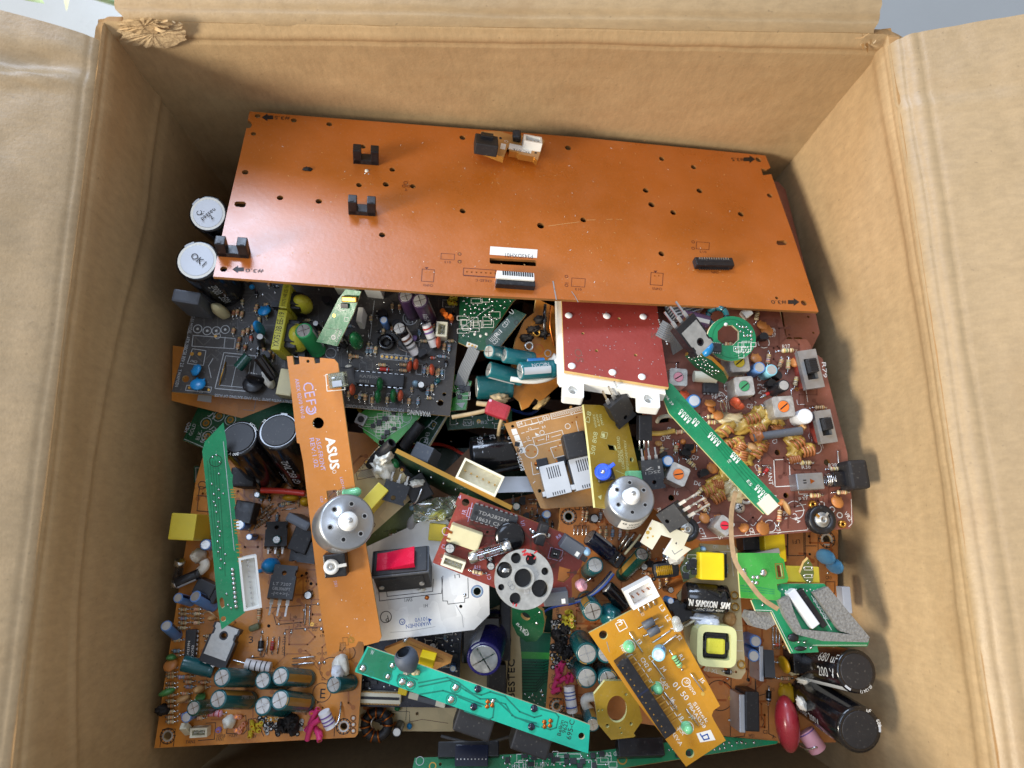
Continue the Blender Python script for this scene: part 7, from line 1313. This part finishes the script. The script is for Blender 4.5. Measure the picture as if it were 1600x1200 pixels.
for (x, y) in ((972, 848), (977, 852), (983, 846)): b.tubew('lead', [(x-6, y+10, 6), (x, y, 9), (x+8, y-12, 11)], 2, 'tin', 6)
b.tubew('terminal_pin', [(976, 866, 9), (990, 850, 11), (1001, 835, 13)], 2, 'edge_pale', 6)
b.cap(1003, 866, 12, 20, 'green', 972, 899, spin=3.2); b.cap(930, 883, 13, 16, 'teal', 920, 893, spin=1); b.cap(926, 955, 16, 18, 'teal', 916, 938, spin=2); b.cap(917, 1021, 17, 20, 'teal', 905, 1000, spin=4); b.cap(948, 1021, 16, 20, 'teal', 938, 1002, spin=5); b.cap(917, 1059, 17, 20, 'teal', 904, 1040, spin=3.4); b.cap(950, 1062, 16, 20, 'teal', 940, 1044, spin=.5); b.cap(926, 1132, 11, 17, 'teal', 917, 1106, spin=1)
b.tubew('resistor', [(905, 916, 10), (911, 912, 12)], 8.5, 'res_pink', 12); b.axis(ecap(3.6, 13, 'black', (('105C', 2, 1.2, 1.6, True),)), (978, 947, 8), (946, 916, 10)); b.lump(952, 962, 16, 20, 8, 'sleeve_teal', 17, .2, 20, 4, 'sleeve_cap')
for i, c in enumerate(('blue_black', 'b_grey', 'b_blue')): b.tubew('wire', [(955+i*2, 893+i*2, 10), (940+i*2, 912+i*2, 12), (918, 932+i*2, 10), (888, 940+i*2.5, 6)], 1.9, c, 7)
b.tubew('wire', [(888, 944, 6), (862, 949, 5), (850, 956, 3), (846, 962, 2)], 1.8, 'b_blue', 7)
rr = random.Random(31)
for i in range(78): b.eyelet(rr.uniform(862, 898), rr.uniform(962, 1046), rr.uniform(3, 4.6), rr.choice(('burnt', 'burnt', 'burnt', 'gold', 'tin_dull')))
for i in range(8): b.lump(rr.uniform(866, 892), rr.uniform(970, 1040), 8, 7, 3.5, 'burnt', i+3, .8, i*40, 0, 'charred_wire')
for (x, y) in ((880, 964), (885, 957), (889, 967), (894, 972), (897, 966), (880, 972), (892, 979), (897, 980)): b.stub(x, y, 'yellow', 4, .5, x*11, 1.1)
for (x, y, a) in ((871, 1046, 60), (877, 1048, 80), (872, 1055, 100), (868, 1063, 60), (873, 1066, 40), (865, 1075, 70), (863, 1082, 30), (886, 1066, 80), (893, 1064, 80)): b.stub(x, y, 'magenta', 5, 1.0, a, 1.15)
for (x, y) in ((900, 943), (903, 951), (897, 938)): b.stub(x, y, 'salmon', 2.5, .2, 20, 1)
b.tubew('power_resistor', [(889, 1072, 10), (891.5, 1092, 10), (894, 1112, 9)], 8.4, 'res_white', 13)
for y in (1080, 1085, 1091, 1104): b.tubew('colour_band', [(888.7+(y-1072)*.12, y, 10), (888.9+(y-1072)*.12, y+1.6, 10)], 8.8, 'b_blue', 13)
b.tubew('resistor_lead', [(894, 1110, 9), (896, 1126, 9)], 1.6, 'tin', 6); b.tubew('glue_trail', [(930, 1088, 10), (914, 1090, 10), (913, 1100, 8), (922, 1110, 6)], 7, 'white', 9); b.text('+12V', 873, 962, 874, 950, K, 5); b.text('+5V', 866, 1064, 867, 1054, K, 5); b.text('-12V', 884, 1112, 895, 1114, K, 5)
for i in range(14): b.ring(rr.uniform(862, 905), rr.uniform(1050, 1110), 4.5, K, .8)
b.line([(858, 1090), (880, 1092), (882, 1110)], K, .8); b.disc(1040, 800, 8, 'disc_orange'); b.fill([(980, 850), (1060, 840), (1060, 910), (1010, 910)], 18, 35, 'rwsqde', 10); b.fill([(900, 930), (960, 970), (990, 1010), (960, 1010)], 14, 36, 'rswe', 10); b.fill([(1000, 880), (1050, 900), (1050, 930), (1000, 900)], 6, 37, 'kqr', 11)
b.traces([(880, 795), (1300, 805), (1300, 1150), (870, 1105)], 90, 8, 'trace_rust', 2.2)
# right half
b.box('transformer', 1211, 852, 34, 50, 16, 'bright_yellow', 0, .6); b.box('heat_bracket', 1192, 866, 56, 9, 20, 'alu', 12, .4); b.box('relay', 1176, 848, 30, 24, 10, 'black', 0, .5)
b.lens(1288.5, 870, 6.5, 12.5, 9, 'blue_pale', 15, 'disc_capacitor'); b.lens(1302.5, 884, 6.5, 12.5, 8, 'blue_pale', 15, 'disc_capacitor')
b.rect(1243, 848, 26, 40, 0, K, 1); b.line([(1258, 830), (1258, 1000)], K, 1); b.line([(1231, 830), (1231, 872)], K, 1); b.line([(1258, 853), (1275, 853)], K, 1); b.line([(1278, 832), (1278, 892)], K, .9); b.text('LF1', 1249, 843, 1238, 843.5, K, 6); b.text('CR3', 1290, 905, 1299, 905, K, 5); b.rect(1297, 918, 14, 18, 0, K, .8); b.dot(1264, 838, 2, 'hole'); b.dot(1265, 866, 2, 'hole')
b.cap(1181, 1002, 9, 13, 'blue', 1166, 996); b.cap(1178, 1025, 9, 13, 'blue', 1166, 1014)
b.axis(power_transistor(12, 4.5, 13, 'plastic', (), 0, .1, False, 'bridge_rectifier', False), (1196, 1040, 2), (1198, 1039, 6), -88); b.box('heat_plate', 1190, 1037, 7, 52, 13, 'alu', -3, .3)
b.lens(1224, 1038, 5, 13, 6, 'lens_yellow', 12); b.disc(1231, 1076, 15, 'lens_yellow', 0, 60, 2.2); b.rv(1227, 1060, 26, 0, 'res_tan', 'nrod'); b.dio(1201, 1072, 1200, 1102, 1.2); b.box('bridge_rectifier', 1176, 1112, 22, 58, 14, 'black', -3, .6); b.box('heat_plate', 1160, 1115, 9, 56, 13, 'alu', -3, .4)
b.ring(1124, 1086.6, 22, K, 1); b.line([(1170, 1010), (1168, 1060)], K, 1.2); b.solder(1169, 1062, 3, 'black'); b.line([(1180, 1060), (1182, 1088), (1196, 1084)], K, 1); b.line([(1180, 1020), (1180, 1085)], K, .9); b.line([(1142, 1060), (1141, 1150)], K, 1); b.line([(1200, 1104), (1201, 1146), (1212, 1152)], K, 1); b.line([(1165, 1140), (1163, 1150), (1140, 1153)], K, .9); b.text('HS1', 1170, 1152, 1178, 1152.5, K, 5); b.text('C3', 1192, 1146, 1199, 1146.5, K, 5); b.text('X', 1206, 1154, 1210, 1154, K, 6); b.line([(1190, 1120), (1194, 1128), (1190, 1136)], K, .8); b.text('D5', 1205, 1080, 1210, 1080, K, 5)
b.axis(block(6.6, 13, 19, 'film_red', 2.6, 'film_capacitor'), (1226, 1118, 0), (1229, 1133, 17), 0) if 0 else None
mb = MB(); mb.ell((0, 0, 0), (5.2, 12.4, 6.2), 'film_red', 20, 14); b.put([('film_capacitor', mb.mesh('film_capacitor'))], 1230, 1131, 3, 12, 12)
b.tubew('power_resistor', [(1258, 1142, 8), (1268, 1156, 9), (1278, 1171, 9)], 13.5, 'res_pink', 16); b.tubew('colour_band', [(1259, 1143.5, 8.1), (1260, 1145, 8.2)], 13.9, 'b_violet', 16); b.tubew('resistor_lead', [(1278, 1171, 9), (1277, 1166, 14), (1262, 1172, 11), (1250, 1166, 6)], 1.6, 'tin', 6)
b.cap(1339, 1049, 33, 42, 'bigblack', 1262, 1034, (('200 V', 26, 3.6, 4, True), ('680 uF', 26, 2.9, 4, True)), (('(0.124.1)', 5.6, 2.4),), 4.0); b.cap(1344, 1141, 36, 46, 'bigblack', 1262, 1086, (('SP 85C', 22, 4.3, 3.6, True), ('SK 7042', 20, 4.9, 3.6, True), ('680uF 200V', 8, 3.7, 3, True)), (('680', .6, 3), ('uF', 1.3, 3)), .0)
lg = MB(); lg.ring((0, 0), 3.0, .8, 0, 'ink_white', 24); lg.T = Matrix.Scale(.5, 4, V((1, 0, 0))); lg.ring((0, 0), 3.4, .7, .02, 'ink_white', 24); lg.T = None
b.lump(1255, 1062, 12, 6, 4, 'glue', 61, .6, 0, 6); b.lump(1250, 1098, 6, 10, 2.5, 'white', 62, .6, 20, 16); b.box('relay', 1257, 1036, 34, 32, 12, 'black_gloss', 0, .5, 0, lambda mb: mb.box((.6, 1, 12.05), (1.6, 1.0, .1), 'magenta')); b.lump(1235, 1048, 8, 6, 4, 'wax_pale', 63, .4)
for x in (1208, 1213, 1218): b.wire(x, 980, x, 1014, .35)
b.rv(1228, 985, 30, 86, 'res_brown', 'nkod'); b.box('connector', 1312, 938, 16, 40, 6, 'ivory_plastic', 0, .4, 0) if 0 else None
b.fill([(1165, 1010), (1250, 1005), (1235, 1060), (1190, 1075), (1170, 1060)], 12, 38, 'rwsde', 10); b.fill([(1135, 1060), (1160, 1060), (1155, 1140), (1135, 1135)], 4, 39, 'ps', 10); b.fill([(1240, 880), (1300, 890), (1300, 1000), (1240, 1000)], 8, 40, 'prs', 11); b.done()
# ------------------------------------------------------------------ keyboard controller board (amber) on top
b = Board('amber board with green lamps, a long black pin header and a white socket', [(920, 988, 190), (1030, 930, 192), (1072, 1198, 186)], [(920, 989), (1031, 930), (1062, 985), (1125, 1103), (1115, 1110), (1112, 1118), (1117, 1128), (1134, 1157), (1072, 1198), (990, 1090)], 'amber', 'pale_yellow', 1.6, [(942.6, 992, 6.8), (1078, 1177, 7)])
k = b.k(1005, 927, 8); b.put(header(8.5, 12.5, 7, 'nylon', 4, 1, 'copper', 1.3), 1003, 928, 28, 0, 7)
for i in range(4): b.wire(1001+i*7.6, 958-i*4, 997+i*7.6, 949-i*4, .35)
for (x, y) in ((1013, 974), (1021, 986)): c = b.ang(x, y, 28); b.put([(n_, m_) for n_, m_ in diode(9.5, 5.2, 1.7, 'slate', None)], x, y, 28, 0, 1.7, None, 'ferrite_bead')
for p in ((984, 989, 1004, 1019), (1020, 1004, 1047, 986), (1031, 1012, 1057, 993), (1020, 1035, 1040, 1062), (1080, 1054, 1099, 1080), (1039, 1083, 1058, 1109), (1073, 1109, 1092, 1134)): b.wire(*p, .36)
for (x, y) in ((984, 1012), (1028, 1077), (1075, 1139)): b.led(x, y, 7.4, 'led_green', 6); b.ring(x-1, y-2, 9.5, Wt, 1.2)
b.axis(led(1.9, 6.5, 'led_clear'), (1060, 982, 2), (1055, 966, 5)); b.cap(1029, 1023, 10.5, 8, 'lcyan', 1031, 1017); b.res(1048, 1019, 1067, 1047, 'res_green', 'nkkd', 1.3)
def hp(mb):
    for i in range(12): mb.box((-15.2+i*2.76, 4.5, 3.4), (.6, 4.6, .6), 'gold'); mb.box((-15.2+i*2.76, -1.2, 8.02), (.5, .5, .1), 'gold')
    mb.box((-17.0, 0, 8.03), (2.2, 3, .1), 'black_matte'); mb.box((-2.6, 0, 8.06), (.8, 5.6, .16), 'blue_black')
b.box('pin_header', 1010, 1091, 134, 22, 8, 'black', -56.5, .4, 0, hp)
b.rect(971, 977.5, 14, 14, 28, Wt, 1.2); b.text('3', 967, 978, 974, 975, Wt, 9)
def rot(t, x, y, L, h, a=-56): d = math.radians(a); b.text(t, x, y, x+L*math.cos(d), y-L*math.sin(d), Wt, h)
for (t, x, y, L, h) in (('L3', 1029, 948, 10, 7), ('L2', 1038, 964, 10, 7), ('J1', 1049, 980, 9, 6), ('J2', 1057, 994, 9, 6), ('J3', 994, 1000, 9, 6), ('C1', 1012, 1026, 10, 6), ('R1', 1060, 1025, 9, 6), ('J4', 1032, 1043, 9, 6), ('J5', 1092, 1061, 9, 6), ('J6', 1046, 1091, 9, 6), ('J7', 1077, 1119, 9, 6), ('NUM 1', 968, 1010, 20, 6), ('CN2 8', 1000, 1030, 24, 6.5), ('CAPS', 1030, 1061, 20, 6.5), ('CN3', 1045, 1096, 15, 6), ('18.', 1059, 1118, 12, 6), ('SCR', 1058, 1137, 15, 6.5), ('02V0', 1075, 1073, 16, 5), ('PBAAS558', 1074, 1101, 45, 5.5), ('Silitek', 1082, 1099, 38, 5.5), ('REV:A', 1049, 1146, 24, 6)): rot(t, x, y, L, h)
rot('01 50', 1050, 1070, 33, 8.5, -50); rot('B C D A', 1003, 963, 5, 5, 28); b.ring(1072, 1066, 6.5, Wt, 1.1); rot('SP', 1069, 1065, 7, 6); b.rect(1010, 1050, 1, 1, 0, Wt, .5); b.line([(967, 1037), (987, 1022), (1068, 1133), (1058, 1141)], Wt, 1); b.line([(1012, 1060), (1016, 1066)], Wt, 1)
b.poly([(1088, 1146), (1110, 1140), (1118, 1156), (1094, 1160)], Wt); b.line([(1094, 1147), (1100, 1156), (1108, 1154), (1105, 1147), (1098, 1150)], 'ink_blue', 2)
b.line([(948, 1003), (952, 1018)], 'ink_dim', 1); b.dot(1098, 1084, 3, 'wax'); b.done()
b = Board('olive-gold octagonal board with a large oval hole, left of the amber board', [(929, 1085, 176), (1003, 1125, 172), (955, 1156, 170)], [(928, 1085), (945, 1064), (990, 1064), (1004, 1126), (990, 1146), (993, 1150), (990, 1152), (955, 1156), (934, 1131)], 'olive', 'pale_yellow', 1.6, [(949, 1134, 3), (986, 1131, 2.6), (969, 1137, 1.6), (971, 1145, 1.6), (935, 1110, 1.8), (941, 1109, 1.6), (978, 1085, 2.4)], [[(964+15.5*math.cos(i*math.pi/14), 1108-21*math.sin(i*math.pi/14)) for i in range(28)]]); b.done()
# ------------------------------------------------------------------ cream adapter board
b = Board('yellowed cream board with a lying black capacitor and a yellow cube', [(1095, 850, 172), (1150, 855, 172), (1080, 1042, 170)], [(1094, 849), (1148, 853), (1152, 858), (1165, 1050), (1158, 1061), (1150, 1061), (1078, 1041), (1058, 930), (1082, 900)], 'ivory', 'edge', 1.6, [(1150, 1050, 2)])
def ck(mb): mb.box((6.2, .5, 5), (3.6, 11, 10), 'black', .3); mb.box((8.2, -1, 6), (.5, 4, 8), 'tin'); mb.box((4.6, 5.6, 6), (6, .6, 8), 'tin')
b.box('choke', 1113, 885, 39, 42, 14, 'bright_yellow', -2, .7, 0, ck)
k = b.k(1100, 933, 8); b.axis(ecap(q(21*k), 18, 'black', (('SAMXON', 5.2, 3.7, 2.6, False), ('SAMXON', 11, 3.7, 2.6, False)), (), 2.2), (1070, 931, 7), (1136, 937, 7)) if 0 else None
cm = MB(); rr_ = 21.5*k; prof = [(rr_*.86, -9.6), (rr_, -8.8), (rr_, 5), (rr_*.95, 5.8), (rr_, 6.6), (rr_, 9), (rr_*.8, 9.6)]; cm.lathe(prof, 'black_gloss', 36)
def cyltext(t, x0, ang, h, w):                                       # lettering running along the can, upright for someone in front
    vs, fs, tw, top = text_geo(t); kx = w/tw; kk = h/top; cm.add([((rr_+.2)*math.cos(ang-p.y*kk/rr_), (rr_+.2)*math.sin(ang-p.y*kk/rr_), x0+p.x*kx) for p in vs], [tuple(f) for f in fs], 'ink_white')
[(cyltext('SAMXON', -6.2+d, -2.55, 3.0, 9.4), cyltext('SAM', 4.9+d, -2.55, 3.0, 3.9), cyltext('N', -9+d, -2.55, 3.0, 1.6)) for d in (0, .16, .32)]; cyltext('105C 22uF 400V', -5, -2.2, 1.5, 12); e_ = [(1.5*math.cos(t*.35), 2.0*math.sin(t*.35)) for t in range(18)]; cm.add([((rr_+.05)*math.cos(-1.7+y/rr_), (rr_+.05)*math.sin(-1.7+y/rr_), -5+x) for x, y in e_], [tuple(range(18))], 'ink_grey')
a_, c_ = V((*b.hit(1068, 931, 8), 8)), V((*b.hit(1137, 937, 8), 8)); b.place([('capacitor', cm.mesh('capacitor'))], (lambda m: (setattr(m, 'translation', (a_+c_)/2), m)[1])(axis_matrix(a_, c_, (0, 0, -1))))
def tf(mb):
    mb.box((0, 0, 12.2), (9.5, 8, 1), 'black', .4); mb.box((0, -.3, 12.2), (8.2, 6.6, 3), 'yellow_tape', 1.2); mb.box((-5.2, 0, 12.4), (1, 3.4, 1), 'black', .2); mb.box((5.2, 0, 12.4), (1.2, 3.4, 1), 'black', .2); mb.box((0, 4.6, 12.5), (9, 1.2, .8), 'black', .2)
fm = MB(); k = b.k(1118, 1010, 13); w_ = 62*k; fm.T = Matrix.Translation((0, 0, 0))
fo = rounded([(-w_/2, -w_/2), (w_/2, -w_/2), (w_/2, w_/2), (-w_/2, w_/2)], 4); fi = rounded([(-w_*.36, -w_*.33), (w_*.36, -w_*.33), (w_*.36, w_*.33), (-w_*.36, w_*.33)], 2)
fm.prism(fo, 3, 14, 'pale_yellow', None, [fi]); fm.T = None; b.put([('transformer', fm.mesh('transformer'))], 1119, 1009, -4, 0, 13)
mb = MB(); mb.box((0, 0, 6), (w_*.7, w_*.64, 9), 'black', .5); tf(mb); b.put([('winding', mb.mesh('winding'))], 1119, 1009, -4, -.5, 13)
b.tubew('winding_lead', [(1106, 1034, 8), (1100, 1042, 4), (1096, 1046, 1)], 1.6, 'b_orange', 6); b.tubew('winding_lead', [(1126, 1034, 8), (1132, 1044, 3), (1138, 1048, 1)], 1.6, 'b_orange', 6)
b.lump(1098, 964, 22, 7, 4, 'light_grey', 71, .4, -5, 4, 'tape'); b.lump(1104, 974, 17, 9, 4, 'light_grey', 72, .6, 10, 7, 'tape'); b.lump(1138, 966, 10, 11, 3, 'disc_tan', 73, .25, 0, 2, 'disc_capacitor'); b.box('transistor_block', 1067, 958, 28, 26, 8, 'black', 25, .5); b.tubew('lead_wire', [(1070, 978, 4), (1084, 970, 8), (1092, 962, 8)], 2, 'ivory_plastic', 6)
b.box('relay', 1054, 946, 20, 12, 8, 'black_matte', 20, .5); b.cap(1048, 939, 5, 8, 'skyblue'); b.dio(1128, 1048, 1146, 1050, 1.3, 'black', 'tin'); b.text('E3 XL', 1100, 1048, 1122, 1053, Wt, 6)
for (x, y) in ((1147, 930), (1148, 948), (1158, 1038)): b.put(toroid(1.6, .4, 'gold', 'gold', 1), x, y, 0)
b.text('L2', 1136, 857, 1143, 857, Wt, 6); b.text('CF1', 1114, 857, 1122, 857, Wt, 5); b.lens(1096, 858, 6, 5, 4, 'res_blue'); b.line([(1112, 862), (1142, 862), (1146, 900)], Wt, .8)
for i in range(3): b.line([(1150, 985+i*16), (1160, 985+i*16)], Wt, .7)
b.done()
b = Board('small moss green board fragment with a chip and a yellow wound choke', [(1066, 905, 178), (1094, 880, 180), (1070, 880, 179)], [(1068, 910), (1062, 888), (1076, 862), (1094, 854), (1096, 880), (1088, 900)], 'moss', 'edge', 1.4)
b.box('chip', 1083, 880, 11, 12, 1.6, 'ic', -10, .2); b.ring(1072, 889, 6, 'ink_grey', 1); b.fill([(1070, 875), (1092, 860), (1092, 900), (1072, 902)], 14, 74, 'slb', 5); b.lump(1056, 872, 12, 8, 4, 'white', 75, .4, 20, 2); b.solder(1043, 872, 5)
mb = MB(); mb.box((0, 0, 3), (12, 7.5, 6), 'black', 2.6); mb.ell((-.8, 0, 4.6), (4.2, 2.4, 2.6), 'lens_yellow', 18, 10)
for i in range(9): mb.tube([(-4+i*.8, -2.3, 4.6), (-4+i*.8, -1.4, 6.7), (-4+i*.8, 0, 7.3), (-4+i*.8, 1.4, 6.7), (-4+i*.8, 2.3, 4.6)], .28, 'lens_yellow', 6, False)
b.put([('wound_choke', mb.mesh('wound_choke'))], 1041, 891, 6, -3, 3); b.done()
# green slotted board
b = Board('bright green board with a slot and notched corners, right of the yellow cube', [(1153, 865, 190), (1218, 865, 190), (1157, 935, 192)], [(1152, 864), (1217, 864), (1219, 870), (1225, 874), (1227, 886), (1232, 903), (1230, 910), (1214, 913), (1215, 921), (1220, 926), (1220, 934), (1214, 938), (1157, 934)], 'leaf_green', 'pale_yellow', 1.5, [], [[(1213, 883), (1220, 883), (1223, 901), (1216, 902)]])
b.line([(1211, 881), (1222, 881), (1225, 903), (1214, 904), (1211, 881)], 'gold', 1.4); b.solder(1193, 895, 6.5)
for (x, y) in ((1162, 891), (1164, 896), (1177, 902), (1184, 902), (1176, 910), (1182, 911), (1160, 898)): b.solder(x, y, 3.3)
for i in range(3): b.line([(1157, 915+i*4), (1180, 917+i*4), (1210, 922+i*3)], 'green', 1)
b.done()
b = Board('green board with a grey foam rim and a white slot connector', [(1235, 1020, 190), (1356, 1006, 190), (1182, 945, 190)], [(1174, 938), (1220, 912), (1288, 912), (1358, 1002), (1355, 1010), (1277, 1010), (1279, 1019), (1236, 1021), (1205, 956), (1181, 955)], 'green', 'edge_pale', 1.5)
def foam(pts, h, label):
    mb = MB(); mb.prism([b.hit(*p) for p in pts], .02, h, 'foam'); link('foam_strip', mb.mesh('foam_strip'), b.root)
foam([(1266, 925), (1288, 916), (1353, 995), (1330, 999), (1326, 990), (1308, 985)], 3.4, ''); foam([(1222, 962), (1236, 956), (1248, 982), (1326, 990), (1352, 996), (1350, 1002), (1280, 1000), (1240, 990)], 3.2, ''); foam([(1212, 936), (1228, 930), (1236, 956), (1222, 962)], 3.2, '')
fm = MB(); fm.prism([b.hit(*p) for p in [(1174, 955), (1206, 957), (1216, 975), (1200, 985), (1180, 980), (1170, 966)]], -9, -1.6, 'foam'); link('foam_strip', fm.mesh('foam_strip'), b.root)
b.axis(block(3.6, 15.5, 4, 'light_grey', .3, 'slot_connector'), (1257, 953, 0), (1257, 951, 4), 41) if 0 else b.box('slot_connector', 1256, 951, 15, 64, 4, 'light_grey', 37, .4); b.box('slot_latch', 1270, 950, 9, 66, 2.6, 'black', 36, .4)
for i in range(18): b.line([(1235+i*1.75, 937+i*2.7), (1239+i*1.75, 935.6+i*2.7)], 'gold', .8)
for i in range(12): b.dot(1222+i*5.5, 921+(i % 2)*2, 1.1, Wt)
b.line([(1268, 931), (1299, 984)], Wt, 1); b.line([(1284, 928), (1312, 976)], Wt, .9)
for i in range(4): b.rect(1277+i*5.2, 938+i*8.6, 11, 6, -8, Wt, .8); b.text('EXT'[i % 3], 1274+i*5.2, 940+i*8.6, 1279+i*5.2, 939.5+i*8.6, Wt, 4)
b.text('610', 1236, 958, 1232, 950, Wt, 5); b.lens(1238, 996, 9, 6, 1, 'black', 0, 'sensor'); b.lens(1249, 1013, 10, 4, 1, 'black', 0, 'sensor')
for (x, y) in ((1247, 1003), (1256, 1003), (1266, 1012), (1191, 945), (1258, 1012)): b.solder(x, y, 2.6, 'tin', 1.6)
b.line([(1270, 1008), (1354, 1008)], Wt, .6); b.line([(1180, 953), (1206, 954), (1238, 1018)], Wt, .6); b.done()
mb = MB(); mb.box((0, 0, 0), (15, 7, 6), 'yellow', .5); slab3('yellow_block', 'yellow taped block lying flat beside the green slotted board', 'coil', [('yellow_block', mb.mesh('body'))], (1218, 896, 182), (1282, 898, 182), (1240, 910, 182))
b = Board('small pointed moss green board standing against the yellow taped block', [(1250, 895, 192), (1273, 894, 192), (1262, 872, 196)], [(1250, 896), (1256, 880), (1263, 873), (1269, 882), (1272, 895), (1270, 908), (1258, 920), (1262, 912), (1256, 906)], 'moss', 'edge', 1.4)
for (x, y) in ((1263, 888), (1263, 900)): b.rect(x, y, 13, 5, 0, Wt, .9); b.solder(x-6, y, 2); b.solder(x+6, y, 2)
for (x, y) in ((1263, 880), (1262, 907), (1266, 909), (1258, 914)): b.solder(x, y, 1.8)
b.done()
mb = MB(); mb.box((0, 0, 3), (4, 12, 6), 'grey_plastic', .4); slab3('grey_block', 'pale grey plastic block by the right wall behind the foam rimmed board', 'plastic block', [('grey_block', mb.mesh('body'))], (1306, 936, 160), (1322, 936, 160), (1312, 950, 160))
